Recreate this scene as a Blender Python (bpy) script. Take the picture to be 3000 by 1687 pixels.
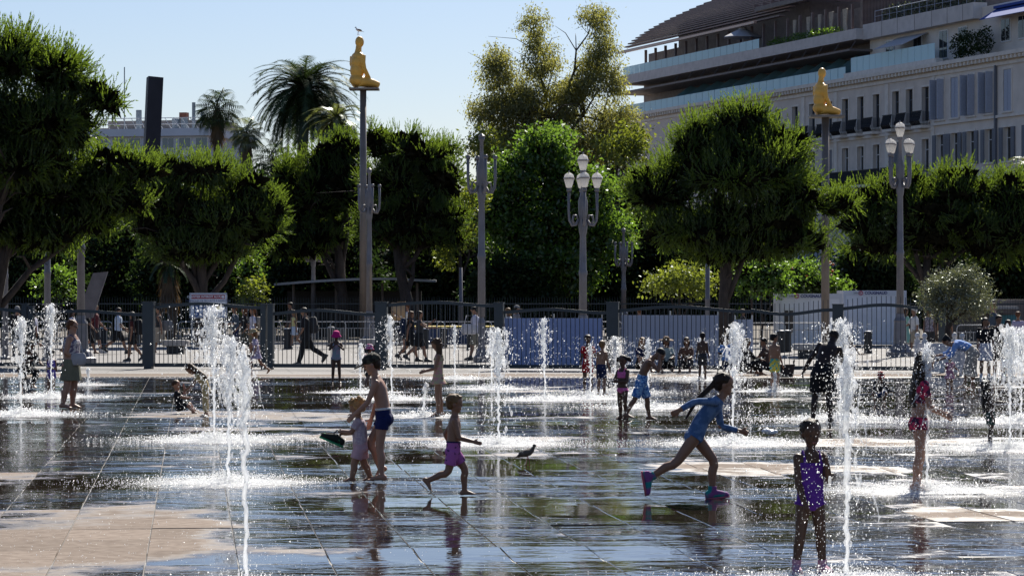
import bpy, math, random
import numpy as np
from mathutils import Vector, Matrix

# ------------------------------------------------------------------ scene, camera, sky, sun, exposure
for o in list(bpy.data.objects):
    bpy.data.objects.remove(o, do_unlink=True)
SC = bpy.context.scene
COL = SC.collection
FPX = 8500.0      # focal length in photo pixels (3000 px wide photograph)
HOR = 871.0       # horizon row
CAMH = 2.07       # camera height in metres
R = math.radians

cam_data = bpy.data.cameras.new('camera')
cam_data.sensor_width = 36.0
cam_data.lens = 36.0 * FPX / 3000.0
cam_data.shift_y = (HOR - 843.5) / 3000.0
cam_data.clip_start = 0.5
cam_data.clip_end = 6000.0
cam = bpy.data.objects.new('camera', cam_data)
cam.location = (0, 0, CAMH)
cam.rotation_euler = (R(90), 0, 0)
COL.objects.link(cam)
SC.camera = cam

SUN_AZ = R(15)      # to the right of the view direction
SUN_EL = R(40)
world = bpy.data.worlds.new('World')
SC.world = world
world.use_nodes = True
wn = world.node_tree.nodes; wl = world.node_tree.links
wn.clear()
sky = wn.new('ShaderNodeTexSky')
sky.sky_type = 'NISHITA'
sky.sun_disc = False
sky.sun_elevation = SUN_EL
sky.sun_rotation = SUN_AZ
sky.altitude = 0
sky.air_density = 1.0
sky.dust_density = 0.4
sky.ozone_density = 4.0
bg = wn.new('ShaderNodeBackground'); bg.inputs['Strength'].default_value = 0.05
wo = wn.new('ShaderNodeOutputWorld')
tint = wn.new('ShaderNodeMixRGB'); tint.blend_type = 'MULTIPLY'; tint.inputs['Fac'].default_value = 1.0; tint.inputs['Color2'].default_value = (1.0, .965, 1.05, 1)
wl.new(sky.outputs['Color'], tint.inputs['Color1']); wl.new(tint.outputs['Color'], bg.inputs['Color'])
wl.new(bg.outputs['Background'], wo.inputs['Surface'])

sun_data = bpy.data.lights.new('sun', 'SUN')
sun_data.energy = 5.0
sun_data.angle = R(0.53)
sun_data.color = (1.0, 0.94, 0.84)
sun = bpy.data.objects.new('sun', sun_data)
to_sun = Vector((math.sin(SUN_AZ) * math.cos(SUN_EL), math.cos(SUN_AZ) * math.cos(SUN_EL), math.sin(SUN_EL)))
sun.rotation_euler = to_sun.to_track_quat('Z', 'Y').to_euler()
sun.location = (20, 60, 60)
COL.objects.link(sun)

SC.render.engine = 'CYCLES'
SC.view_settings.view_transform = 'Standard'
SC.view_settings.look = 'None'
SC.view_settings.exposure = 0.88
SC.view_settings.gamma = 1.0
SC.view_settings.use_curve_mapping = False
SC.cycles.max_bounces = 8
SC.cycles.transparent_max_bounces = 24
SC.cycles.sample_clamp_indirect = 6.0
SC.cycles.caustics_reflective = False
SC.cycles.caustics_refractive = False

# ------------------------------------------------------------------ helpers
rng = np.random.default_rng(7)
rnd = random.Random(11)

def G(px, py):
    """ground point seen at photo pixel"""
    Y = FPX * CAMH / (py - HOR)
    return np.array([(px - 1500) / FPX * Y, Y, 0.0])

def P(px, py, Y):
    return np.array([(px - 1500) / FPX * Y, Y, CAMH + (HOR - py) * Y / FPX])

def tag(o, label=None, cat=None, group=None, kind=None):
    if label: o['label'] = label
    if cat: o['category'] = cat
    if group: o['group'] = group
    if kind: o['kind'] = kind
    return o

def empty(name, loc=(0, 0, 0), rz=0.0, label=None, cat=None, group=None):
    o = bpy.data.objects.new(name, None)
    o.empty_display_size = 0.2
    o.location = loc; o.rotation_euler = (0, 0, rz)
    COL.objects.link(o)
    return tag(o, label, cat, group)

def link_mesh(name, me, parent=None, mat=None):
    o = bpy.data.objects.new(name, me)
    if mat is not None and len(me.materials) == 0:
        me.materials.append(mat)
    COL.objects.link(o)
    if parent is not None: o.parent = parent
    return o

def np_mesh(name, verts, faces, smooth=False):
    """verts (N,3), faces (M,K) same-size polygons"""
    verts = np.asarray(verts, dtype=np.float32); faces = np.asarray(faces, dtype=np.int32)
    me = bpy.data.meshes.new(name)
    M, K = faces.shape
    me.vertices.add(len(verts)); me.vertices.foreach_set('co', verts.ravel())
    me.loops.add(M * K); me.loops.foreach_set('vertex_index', faces.ravel())
    me.polygons.add(M)
    me.polygons.foreach_set('loop_start', np.arange(0, M * K, K, dtype=np.int32))
    me.polygons.foreach_set('loop_total', np.full(M, K, dtype=np.int32))
    if smooth: me.polygons.foreach_set('use_smooth', np.ones(M, dtype=bool))
    me.update(calc_edges=True)
    return me

def unit(v):
    v = np.asarray(v, float); n = np.linalg.norm(v)
    return v / n if n > 1e-9 else v

_bx = np.array([[-1,-1,-1],[1,-1,-1],[1,1,-1],[-1,1,-1],[-1,-1,1],[1,-1,1],[1,1,1],[-1,1,1]], float) * .5
_bf = [(0,3,2,1),(4,5,6,7),(0,1,5,4),(1,2,6,5),(2,3,7,6),(3,0,4,7)]

class MB:
    def __init__(s): s.v = []; s.f = []
    def add(s, vs, fs):
        b = len(s.v); s.v.extend([tuple(map(float, q)) for q in vs]); s.f.extend([tuple(i + b for i in q) for q in fs]); return s
    def box(s, c, size, rz=0.0):
        q = _bx * np.array(size)
        if rz:
            c_, s_ = math.cos(rz), math.sin(rz)
            q = np.stack([q[:,0]*c_-q[:,1]*s_, q[:,0]*s_+q[:,1]*c_, q[:,2]], 1)
        return s.add(q + np.array(c), _bf)
    def b2(s, lo, hi):
        lo = np.array(lo, float); hi = np.array(hi, float)
        return s.box((lo + hi) / 2, hi - lo)
    def rings(s, rings, cap=True, closed=False):
        n = len(rings[0]); b = len(s.v)
        for r in rings: s.v.extend([tuple(map(float, q)) for q in r])
        for i in range(len(rings) - 1):
            for j in range(n):
                k = (j + 1) % n
                s.f.append((b+i*n+j, b+i*n+k, b+(i+1)*n+k, b+(i+1)*n+j))
        if cap:
            s.f.append(tuple(b + j for j in reversed(range(n))))
            s.f.append(tuple(b + (len(rings)-1)*n + j for j in range(n)))
        return s
    def tube(s, pts, rad, n=8, cap=True):
        pts = [np.asarray(p, float) for p in pts]
        if not hasattr(rad, '__len__'): rad = [rad] * len(pts)
        out = []; up = None
        for i, p in enumerate(pts):
            d = unit(pts[min(i+1, len(pts)-1)] - pts[max(i-1, 0)])
            if up is None:
                up = np.array([0,0,1.]) if abs(d[2]) < .9 else np.array([1.,0,0])
            a = unit(np.cross(d, up)); b = np.cross(a, d); up = b
            out.append([p + rad[i]*(math.cos(t)*a - math.sin(t)*b) for t in np.arange(n)*2*math.pi/n])
        out = [o_[::-1] for o_ in out]
        return s.rings(out, cap)
    def lathe(s, prof, n=12, c=(0,0,0)):
        c = np.array(c, float)
        return s.rings([[c + (r*math.cos(t), r*math.sin(t), z) for t in np.arange(n)*2*math.pi/n] for r, z in prof])
    def ell(s, c, r, M3=None, n=12, m=8):
        """ellipsoid; M3 columns are its axes"""
        c = np.array(c, float)
        rg = []
        for i in range(m + 1):
            ph = math.pi * (i + .02 * (i == 0) - .02 * (i == m)) / m
            rg.append([np.array([math.sin(ph)*math.cos(t)*r[0], math.sin(ph)*math.sin(t)*r[1], -math.cos(ph)*r[2]]) for t in np.arange(n)*2*math.pi/n])
        if M3 is not None: rg = [[M3 @ q for q in g] for g in rg]
        return s.rings([[c + q for q in g] for g in rg])
    def mesh(s, name, smooth=False):
        me = bpy.data.meshes.new(name)
        me.from_pydata(s.v, [], s.f)
        if smooth: me.polygons.foreach_set('use_smooth', np.ones(len(me.polygons), dtype=bool))
        me.update()
        return me
    def build(s, name, mat, parent=None, smooth=False):
        return link_mesh(name, s.mesh(name, smooth), parent, mat)

def dup(o, parent=None, loc=None):
    c = o.copy(); COL.objects.link(c)
    if parent is not None: c.parent = parent
    if loc is not None: c.location = loc
    return c

def dup_tree(root, loc, rz=None, label=None):
    r = dup(root, None, loc)
    if rz is not None: r.rotation_euler = (0, 0, rz)
    if label: r['label'] = label
    for ch in list(root.children):
        c = dup(ch, r)
        for g in list(ch.children): dup(g, c)
    return r

# ------------------------------------------------------------------ materials
MATS = {}
def newmat(name):
    m = bpy.data.materials.new(name); m.use_nodes = True
    return m, m.node_tree.nodes, m.node_tree.links

def pbr(name, col, rough=.6, metal=0.0, noise=0.0, scale=6.0, bump=0.0, bscale=40.0, spec=.5, col2=None, sss=0.0, coord='Object', stretch=None, thr=None):
    """principled with two-tone procedural variation and fine bump"""
    if name in MATS: return MATS[name]
    m, n, l = newmat(name)
    b = n['Principled BSDF']
    b.inputs['Roughness'].default_value = rough
    b.inputs['Metallic'].default_value = metal
    b.inputs['Specular IOR Level'].default_value = spec
    c1 = tuple(col) + (1,)
    tc = n.new('ShaderNodeTexCoord')
    src = tc.outputs[coord]
    if stretch:
        mp = n.new('ShaderNodeMapping'); mp.inputs['Scale'].default_value = stretch
        l.new(src, mp.inputs['Vector']); src = mp.outputs['Vector']
    if noise > 0 or col2 is not None:
        nz = n.new('ShaderNodeTexNoise'); nz.inputs['Scale'].default_value = scale; nz.inputs['Detail'].default_value = 5
        l.new(src, nz.inputs['Vector'])
        cr = n.new('ShaderNodeValToRGB')
        if col2 is None:
            cA = tuple(max(0, c*(1-noise)) for c in col) + (1,); cB = tuple(min(1, c*(1+noise)) for c in col) + (1,)
            cr.color_ramp.elements[0].position = .3; cr.color_ramp.elements[1].position = .7
        else:
            cA, cB = c1, tuple(col2) + (1,)
            t = thr if thr else (.45, .55)
            cr.color_ramp.elements[0].position = t[0]; cr.color_ramp.elements[1].position = t[1]
        cr.color_ramp.elements[0].color = cA; cr.color_ramp.elements[1].color = cB
        l.new(nz.outputs['Fac'], cr.inputs['Fac']); l.new(cr.outputs['Color'], b.inputs['Base Color'])
    else:
        b.inputs['Base Color'].default_value = c1
    if bump > 0:
        nb = n.new('ShaderNodeTexNoise'); nb.inputs['Scale'].default_value = bscale; nb.inputs['Detail'].default_value = 4
        l.new(src, nb.inputs['Vector'])
        bp = n.new('ShaderNodeBump'); bp.inputs['Strength'].default_value = bump; bp.inputs['Distance'].default_value = .02
        l.new(nb.outputs['Fac'], bp.inputs['Height']); l.new(bp.outputs['Normal'], b.inputs['Normal'])
    if sss > 0:
        b.inputs['Subsurface Weight'].default_value = sss
        b.inputs['Subsurface Radius'].default_value = (.012, .004, .002)
        b.inputs['Subsurface Scale'].default_value = 1.0
    MATS[name] = m
    return m

def leafmat(name, dark, light, trans, tfac=.45, gloss=.06, rough=.45):
    m, n, l = newmat(name)
    n.clear()
    out = n.new('ShaderNodeOutputMaterial')
    ge = n.new('ShaderNodeNewGeometry')
    tc = n.new('ShaderNodeTexCoord')
    nz = n.new('ShaderNodeTexNoise'); nz.inputs['Scale'].default_value = 1.3; nz.inputs['Detail'].default_value = 2
    l.new(tc.outputs['Object'], nz.inputs['Vector'])
    ad = n.new('ShaderNodeMath'); ad.operation = 'ADD'
    mu = n.new('ShaderNodeMath'); mu.operation = 'MULTIPLY'; mu.inputs[1].default_value = .55
    l.new(ge.outputs['Random Per Island'], mu.inputs[0])
    l.new(mu.outputs[0], ad.inputs[0])
    mu2 = n.new('ShaderNodeMath'); mu2.operation = 'MULTIPLY_ADD'; mu2.inputs[1].default_value = 1.3; mu2.inputs[2].default_value = -.42
    l.new(nz.outputs['Fac'], mu2.inputs[0]); l.new(mu2.outputs[0], ad.inputs[1])
    cr = n.new('ShaderNodeValToRGB')
    cr.color_ramp.elements[0].color = tuple(dark) + (1,); cr.color_ramp.elements[1].color = tuple(light) + (1,)
    cr.color_ramp.elements[0].position = .15; cr.color_ramp.elements[1].position = .85
    l.new(ad.outputs[0], cr.inputs['Fac'])
    df = n.new('ShaderNodeBsdfDiffuse'); l.new(cr.outputs['Color'], df.inputs['Color'])
    mxc = n.new('ShaderNodeMixRGB'); mxc.blend_type = 'MULTIPLY'; mxc.inputs['Fac'].default_value = 1
    gain = n.new('ShaderNodeValToRGB')
    gain.color_ramp.elements[0].color = tuple(c * .6 for c in trans) + (1,); gain.color_ramp.elements[1].color = tuple(trans) + (1,)
    l.new(ad.outputs[0], gain.inputs['Fac'])
    tr = n.new('ShaderNodeBsdfTranslucent'); l.new(gain.outputs['Color'], tr.inputs['Color'])
    gl = n.new('ShaderNodeBsdfGlossy'); gl.inputs['Roughness'].default_value = rough; gl.inputs['Color'].default_value = (.9, .95, .9, 1)
    m1 = n.new('ShaderNodeMixShader'); m1.inputs['Fac'].default_value = tfac
    l.new(df.outputs[0], m1.inputs[1]); l.new(tr.outputs[0], m1.inputs[2])
    m2 = n.new('ShaderNodeMixShader'); m2.inputs['Fac'].default_value = gloss
    l.new(m1.outputs[0], m2.inputs[1]); l.new(gl.outputs[0], m2.inputs[2])
    l.new(m2.outputs[0], out.inputs['Surface'])
    MATS[name] = m
    return m

def watermat(name, t_mid, t_edge, transl, diff, rough=.12, col=(.98, .99, 1.0)):
    """broken water: clear in the middle of a lump, scattering and mirroring towards its edges"""
    m, n, l = newmat(name)
    n.clear()
    out = n.new('ShaderNodeOutputMaterial')
    tp = n.new('ShaderNodeBsdfTransparent'); tp.inputs['Color'].default_value = (.98, .99, 1, 1)
    tl = n.new('ShaderNodeBsdfTranslucent'); tl.inputs['Color'].default_value = tuple(col) + (1,)
    df = n.new('ShaderNodeBsdfDiffuse'); df.inputs['Color'].default_value = tuple(col) + (1,)
    gl = n.new('ShaderNodeBsdfGlossy'); gl.inputs['Roughness'].default_value = rough; gl.inputs['Color'].default_value = (1, 1, 1, 1)
    m0 = n.new('ShaderNodeMixShader'); m0.inputs['Fac'].default_value = diff
    l.new(tl.outputs[0], m0.inputs[1]); l.new(df.outputs[0], m0.inputs[2])
    m1 = n.new('ShaderNodeMixShader'); m1.inputs['Fac'].default_value = transl
    l.new(gl.outputs[0], m1.inputs[1]); l.new(m0.outputs[0], m1.inputs[2])
    lw = n.new('ShaderNodeLayerWeight'); lw.inputs['Blend'].default_value = .4
    mr = n.new('ShaderNodeMapRange'); mr.inputs['To Min'].default_value = 1 - t_mid; mr.inputs['To Max'].default_value = 1 - t_edge
    l.new(lw.outputs['Facing'], mr.inputs['Value'])
    m2 = n.new('ShaderNodeMixShader'); l.new(mr.outputs[0], m2.inputs['Fac'])
    l.new(tp.outputs[0], m2.inputs[1]); l.new(m1.outputs[0], m2.inputs[2])
    l.new(m2.outputs[0], out.inputs['Surface'])
    MATS[name] = m
    return m

def ruffled_mat():
    """beaten shallow water, its pale base painting foam and sun glare, thinning out in ragged patches"""
    m, n, l = newmat('foam_glare_water')
    b = n['Principled BSDF']; b.inputs['Base Color'].default_value = (.62, .62, .63, 1); b.inputs['Roughness'].default_value = .48; b.inputs['IOR'].default_value = 1.33
    b.inputs['Specular IOR Level'].default_value = .9
    tc = n.new('ShaderNodeTexCoord'); ge = n.new('ShaderNodeNewGeometry')
    ln = n.new('ShaderNodeVectorMath'); ln.operation = 'LENGTH'; l.new(tc.outputs['Object'], ln.inputs[0])
    nz = n.new('ShaderNodeTexNoise'); nz.inputs['Scale'].default_value = 5; nz.inputs['Detail'].default_value = 5; nz.inputs['Roughness'].default_value = .7; l.new(ge.outputs['Position'], nz.inputs['Vector'])
    ad = n.new('ShaderNodeMath'); ad.operation = 'MULTIPLY_ADD'; ad.inputs[1].default_value = 1.5; l.new(nz.outputs['Fac'], ad.inputs[0]); l.new(ln.outputs['Value'], ad.inputs[2])
    mr = n.new('ShaderNodeMapRange'); mr.inputs['From Min'].default_value = .85; mr.inputs['From Max'].default_value = 1.95; mr.inputs['To Min'].default_value = .95; mr.inputs['To Max'].default_value = 0
    l.new(ad.outputs[0], mr.inputs['Value'])
    nb = n.new('ShaderNodeTexNoise'); nb.inputs['Scale'].default_value = 30; nb.inputs['Detail'].default_value = 3; l.new(ge.outputs['Position'], nb.inputs['Vector'])
    bp = n.new('ShaderNodeBump'); bp.inputs['Strength'].default_value = .6; bp.inputs['Distance'].default_value = .01; l.new(nb.outputs['Fac'], bp.inputs['Height']); l.new(bp.outputs['Normal'], b.inputs['Normal'])
    tp = n.new('ShaderNodeBsdfTransparent'); mx = n.new('ShaderNodeMixShader'); l.new(mr.outputs[0], mx.inputs['Fac']); l.new(tp.outputs[0], mx.inputs[1]); l.new(b.outputs[0], mx.inputs[2])
    l.new(mx.outputs[0], n['Material Output'].inputs['Surface'])
    return m
# ------------------------------------------------------------------ ground, wet paving
def stone_material():
    m, n, l = newmat('wet_stone_paving')
    b = n['Principled BSDF']
    ge = n.new('ShaderNodeNewGeometry'); oi = n.new('ShaderNodeObjectInfo')
    pos = ge.outputs['Position']
    # wet / dry mask: puddles with a shape of their own, plus slab-to-slab differences
    n1 = n.new('ShaderNodeTexNoise'); n1.inputs['Scale'].default_value = .27; n1.inputs['Detail'].default_value = 8; n1.inputs['Roughness'].default_value = .70
    mp = n.new('ShaderNodeMapping'); mp.inputs['Scale'].default_value = (.75, .8, 1); mp.inputs['Rotation'].default_value = (0, 0, R(-6.3)); mp.inputs['Location'].default_value = (3.1, 1.7, 0)
    l.new(pos, mp.inputs['Vector']); l.new(mp.outputs['Vector'], n1.inputs['Vector'])
    ma = n.new('ShaderNodeMath'); ma.operation = 'MULTIPLY_ADD'; ma.inputs[1].default_value = .09; ma.inputs[2].default_value = -.045
    l.new(oi.outputs['Random'], ma.inputs[0])
    ad = n.new('ShaderNodeMath'); ad.operation = 'ADD'; l.new(n1.outputs['Fac'], ad.inputs[0]); l.new(ma.outputs[0], ad.inputs[1])
    # places that dry sooner: high spots of the paving, as (x, y, half width, half depth, weight)
    for (ex, ey, ew, ed, wt) in ((-3.7, 25.2, 1.3, 4.0, .20), (-.9, 42.6, 2.6, 2.0, .16), (3.2, 35.0, 1.7, 1.5, .14), (1.0, 25.6, .9, 1.0, .14), (-4.6, 49, 3.2, 7, .085), (6.0, 40, 3.0, 6, .07), (0.3, 33.6, 1.2, .9, .12), (4.2, 27.5, 1.0, 1.6, .10)):
        sb = n.new('ShaderNodeVectorMath'); sb.operation = 'SUBTRACT'; sb.inputs[1].default_value = (ex, ey, 0); l.new(pos, sb.inputs[0])
        dv = n.new('ShaderNodeVectorMath'); dv.operation = 'DIVIDE'; dv.inputs[1].default_value = (ew, ed, 100); l.new(sb.outputs[0], dv.inputs[0])
        le = n.new('ShaderNodeVectorMath'); le.operation = 'LENGTH'; l.new(dv.outputs[0], le.inputs[0])
        fm = n.new('ShaderNodeMapRange'); fm.inputs['From Min'].default_value = .55; fm.inputs['From Max'].default_value = 1.25; fm.inputs['To Min'].default_value = wt; fm.inputs['To Max'].default_value = 0; l.new(le.outputs['Value'], fm.inputs['Value'])
        a2 = n.new('ShaderNodeMath'); a2.operation = 'ADD'; l.new(ad.outputs[0], a2.inputs[0]); l.new(fm.outputs[0], a2.inputs[1]); ad = a2
    wet = n.new('ShaderNodeMapRange'); wet.inputs['From Min'].default_value = .565; wet.inputs['From Max'].default_value = .68
    wet.inputs['To Min'].default_value = 1; wet.inputs['To Max'].default_value = 0
    l.new(ad.outputs[0], wet.inputs['Value'])
    # distance along the plaza: the far strip past the basin is dry
    sx = n.new('ShaderNodeSeparateXYZ'); l.new(pos, sx.inputs[0])
    far = n.new('ShaderNodeMapRange'); far.inputs['From Min'].default_value = 74.0; far.inputs['From Max'].default_value = 76.5
    far.inputs['To Min'].default_value = 1; far.inputs['To Max'].default_value = 0
    l.new(sx.outputs['Y'], far.inputs['Value'])
    wf = n.new('ShaderNodeMath'); wf.operation = 'MULTIPLY'; l.new(wet.outputs[0], wf.inputs[0]); l.new(far.outputs[0], wf.inputs[1])
    # stone colour
    n2 = n.new('ShaderNodeTexNoise'); n2.inputs['Scale'].default_value = 9; n2.inputs['Detail'].default_value = 6
    l.new(pos, n2.inputs['Vector'])
    cr = n.new('ShaderNodeValToRGB')
    cr.color_ramp.elements[0].color = (.17, .135, .11, 1); cr.color_ramp.elements[1].color = (.265, .22, .185, 1)
    cr.color_ramp.elements[0].position = .3; cr.color_ramp.elements[1].position = .7
    l.new(n2.outputs['Fac'], cr.inputs['Fac'])
    hs = n.new('ShaderNodeMixRGB'); hs.blend_type = 'MULTIPLY'; hs.inputs['Fac'].default_value = 1
    rr = n.new('ShaderNodeMapRange'); rr.inputs['To Min'].default_value = .82; rr.inputs['To Max'].default_value = 1.12
    l.new(oi.outputs['Random'], rr.inputs['Value'])
    l.new(cr.outputs['Color'], hs.inputs['Color1']); l.new(rr.outputs[0], hs.inputs['Color2'])
    dk = n.new('ShaderNodeMixRGB'); dk.blend_type = 'MULTIPLY'
    l.new(wf.outputs[0], dk.inputs['Fac']); l.new(hs.outputs['Color'], dk.inputs['Color1']); dk.inputs['Color2'].default_value = (.11, .10, .10, 1)
    l.new(dk.outputs['Color'], b.inputs['Base Color'])
    # roughness
    ro = n.new('ShaderNodeMapRange'); ro.inputs['To Min'].default_value = .85; ro.inputs['To Max'].default_value = .02
    l.new(wf.outputs[0], ro.inputs['Value']); l.new(ro.outputs[0], b.inputs['Roughness'])
    b.inputs['IOR'].default_value = 1.38
    sp = n.new('ShaderNodeMapRange'); sp.inputs['To Min'].default_value = .04; sp.inputs['To Max'].default_value = .85
    l.new(wf.outputs[0], sp.inputs['Value']); l.new(sp.outputs[0], b.inputs['Specular IOR Level'])
    # ripples on the film of water, grooves on the dry stone
    n3 = n.new('ShaderNodeTexNoise'); n3.inputs['Scale'].default_value = 1.15; n3.inputs['Detail'].default_value = 4; n3.inputs['Roughness'].default_value = .5
    mp3 = n.new('ShaderNodeMapping'); mp3.inputs['Scale'].default_value = (.6, 1.0, 1)
    l.new(pos, mp3.inputs['Vector']); l.new(mp3.outputs['Vector'], n3.inputs['Vector'])
    bp = n.new('ShaderNodeBump'); bp.inputs['Strength'].default_value = 1.0; bp.inputs['Distance'].default_value = .06
    # calm mirror stretches alternate with ruffled ones
    n5 = n.new('ShaderNodeTexNoise'); n5.inputs['Scale'].default_value = .33; n5.inputs['Detail'].default_value = 3
    mp5 = n.new('ShaderNodeMapping'); mp5.inputs['Scale'].default_value = (.7, 1.1, 1); mp5.inputs['Location'].default_value = (11, 4, 0)
    l.new(pos, mp5.inputs['Vector']); l.new(mp5.outputs['Vector'], n5.inputs['Vector'])
    ca = n.new('ShaderNodeMapRange'); ca.inputs['From Min'].default_value = .42; ca.inputs['From Max'].default_value = .62; ca.inputs['To Min'].default_value = .08; ca.inputs['To Max'].default_value = 1
    l.new(n5.outputs['Fac'], ca.inputs['Value'])
    n6 = n.new('ShaderNodeTexNoise'); n6.inputs['Scale'].default_value = 9; n6.inputs['Detail'].default_value = 3
    l.new(mp3.outputs['Vector'], n6.inputs['Vector'])
    mm = n.new('ShaderNodeMath'); mm.operation = 'MULTIPLY_ADD'; mm.inputs[1].default_value = .12; l.new(n6.outputs['Fac'], mm.inputs[0]); l.new(n3.outputs['Fac'], mm.inputs[2])
    l.new(ca.outputs[0], bp.inputs['Strength'])
    l.new(mm.outputs[0], bp.inputs['Height'])
    n4 = n.new('ShaderNodeTexNoise'); n4.inputs['Scale'].default_value = 60; n4.inputs['Detail'].default_value = 3
    l.new(pos, n4.inputs['Vector'])
    drym = n.new('ShaderNodeMath'); drym.operation = 'SUBTRACT'; drym.inputs[0].default_value = 1.0; l.new(wf.outputs[0], drym.inputs[1])
    hm = n.new('ShaderNodeMath'); hm.operation = 'MULTIPLY'; l.new(n4.outputs['Fac'], hm.inputs[0]); l.new(drym.outputs[0], hm.inputs[1])
    bp2 = n.new('ShaderNodeBump'); bp2.inputs['Strength'].default_value = .5; bp2.inputs['Distance'].default_value = .004
    l.new(hm.outputs[0], bp2.inputs['Height']); l.new(bp.outputs['Normal'], bp2.inputs['Normal'])
    l.new(bp2.outputs['Normal'], b.inputs['Normal'])
    MATS['stone'] = m
    return m
STONE = stone_material()
DRY = pbr('dry_pale_paving', (.20, .19, .183), .85, noise=.12, scale=2.5, bump=.15, bscale=25, coord='Object')
EARTH = pbr('park_soil', (.07, .055, .04), .9, noise=.4, scale=1.2, bump=.3)
JOINT = pbr('dark_joint_mortar', (.07, .06, .05), .6, noise=.2, scale=5)

TH = R(6.3)                       # paving grid turned a little to the left
UX = np.array([math.cos(TH), math.sin(TH), 0]); VX = np.array([-math.sin(TH), math.cos(TH), 0])
def sheet(name, pts, z, mat, kind='structure'):
    m = MB(); m.add([(x, y, z) for x, y in pts], [tuple(range(len(pts)))])
    return tag(m.build(name, mat), kind=kind)
sheet('ground', [(-3000, -200), (3000, -200), (3000, 5000), (-3000, 5000)], -.05, EARTH)
plaza = sheet('plaza', [(-30, 8), (30, 8), (30, 78.2), (-30, 78.2)], -.012, JOINT)
sheet('pavement', [(-60, 78.2), (60, 78.2), (60, 127), (-60, 127)], -.008, DRY)
# fine joints of the dry pavement beyond the basin
m = MB()
for i in range(0, 56):
    m.box((0, 79 + i * .85 if i >= 0 else 79, -.0045), (110, .02, .002)) if i >= 0 else None
for i in range(-30, 31):
    c = np.array([i * 1.7, 102.0, -.0040]); m.box(c, (.02, 46, .002), TH)
tag(m.build('pavement_joints', JOINT, bpy.data.objects['pavement']), kind='stuff')

SW, SD, GAP = .72, 1.2, .009
slab_me = []
for k in range(6):
    mb = MB(); hx, hy = (SW - GAP) / 2, (SD - GAP) / 2
    mb.rings([[(-hx, -hy, -.03), (hx, -hy, -.03), (hx, hy, -.03), (-hx, hy, -.03)],
              [(-hx, -hy, -.004), (hx, -hy, -.004), (hx, hy, -.004), (-hx, hy, -.004)],
              [(-hx+.004, -hy+.004, 0), (hx-.004, -hy+.004, 0), (hx-.004, hy-.004, 0), (-hx+.004, hy-.004, 0)]])
    me = mb.mesh('paving_slab'); me.materials.append(STONE); slab_me.append(me)
cand = []
for j in range(8, 66):
    for i in range(-46, 46):
        off = .36 * (j % 2) * 0
        c = UX * (i * SW + off) + VX * (j * SD + 4)
        x, y = c[0], c[1]
        if y < 14 or y > 78.0: continue
        if abs(x) > .182 * y + 4: continue
        cand.append((i, j, c, abs(x) < .1765 * y + .5 and y > 20.4))
near = sorted([c for c in cand if c[3]], key=lambda c: c[2][1])[:300]
nearset = {(c[0], c[1]) for c in near}
rest = MB()
rowt = {j: rnd.gauss(0, .007) for j in range(0, 80)}
for (i, j, c, vis) in cand:
    tx, ty = (.0055 if c[1] < 29 else .0125) + rowt[j] + rnd.gauss(0, .003), rnd.gauss(0, .003)
    dz = rnd.uniform(-.0012, .0006)
    if (i, j) in nearset:
        o = bpy.data.objects.new('paving_slab', slab_me[(i * 7 + j * 3) % 6])
        o.location = (c[0], c[1], dz); o.rotation_euler = (tx, ty, TH)
        COL.objects.link(o); o.parent = plaza
    else:
        hx, hy = (SW - GAP) / 2, (SD - GAP) / 2
        q = []
        for a, b_ in ((-hx, -hy), (hx, -hy), (hx, hy), (-hx, hy)):
            p = c + UX * a + VX * b_
            q.append((p[0], p[1], dz - ty * a + tx * b_))
        rest.add(q, [(0, 1, 2, 3)])
tag(rest.build('far_paving_slabs', STONE, plaza), kind='stuff')
# drain grille line at the far edge of the basin
dm = pbr('dark_steel_grille', (.03, .03, .035), .5, .6)
m = MB()
for i in range(220): m.box((-14 + i * .13, 75.4 + (i * .13 - 14) * .02, .004), (.09, .12, .012))
tag(m.build('drain_grille', dm), 'dark slotted drain grille running across the paving before the fence', 'drain')
# ------------------------------------------------------------------ trees and shrubs
PINE = leafmat('pine_needles', (.008, .019, .005), (.028, .058, .011), (.22, .33, .028), .42, .03, .5)
BROAD = leafmat('broad_leaves', (.018, .045, .008), (.06, .13, .018), (.22, .38, .034), .48, .05, .4)
DARKL = leafmat('dark_laurel_leaves', (.008, .018, .006), (.022, .042, .010), (.06, .11, .02), .28, .02, .5)
EUCA = leafmat('olive_brown_leaves', (.06, .075, .022), (.17, .175, .05), (.46, .45, .09), .5, .06, .5)
OLIVE = leafmat('silver_olive_leaves', (.045, .055, .03), (.14, .15, .09), (.20, .22, .08), .35, .12, .35)
YELLOW = leafmat('yellow_green_leaves', (.05, .08, .01), (.16, .20, .02), (.26, .31, .028), .5, .05, .45)
PALML = leafmat('palm_leaflets', (.018, .035, .014), (.038, .065, .022), (.07, .11, .026), .3, .03, .5)
PALMY = leafmat('pale_palm_leaflets', (.04, .06, .02), (.11, .14, .04), (.28, .32, .07), .4, .12, .4)
DEADP = leafmat('dry_palm_skirt', (.09, .055, .025), (.22, .14, .07), (.25, .15, .06), .3, .05, .6)
SHADEFILL = pbr('dark_shade_filler', (.016, .015, .009), 1.0, noise=.3, scale=4, spec=0)  # near-black filler added inside crowns to keep the sun out
FLOWER = pbr('orange_flowers', (.55, .16, .04), .6)
BARK = pbr('pine_bark', (.045, .034, .029), .9, noise=.45, scale=7, bump=.8, bscale=14, stretch=(1, 1, .35))
BARKP = pbr('palm_bark', (.10, .08, .06), .95, noise=.5, scale=9, bump=.8, bscale=10, stretch=(1, 1, 2.5))

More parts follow.
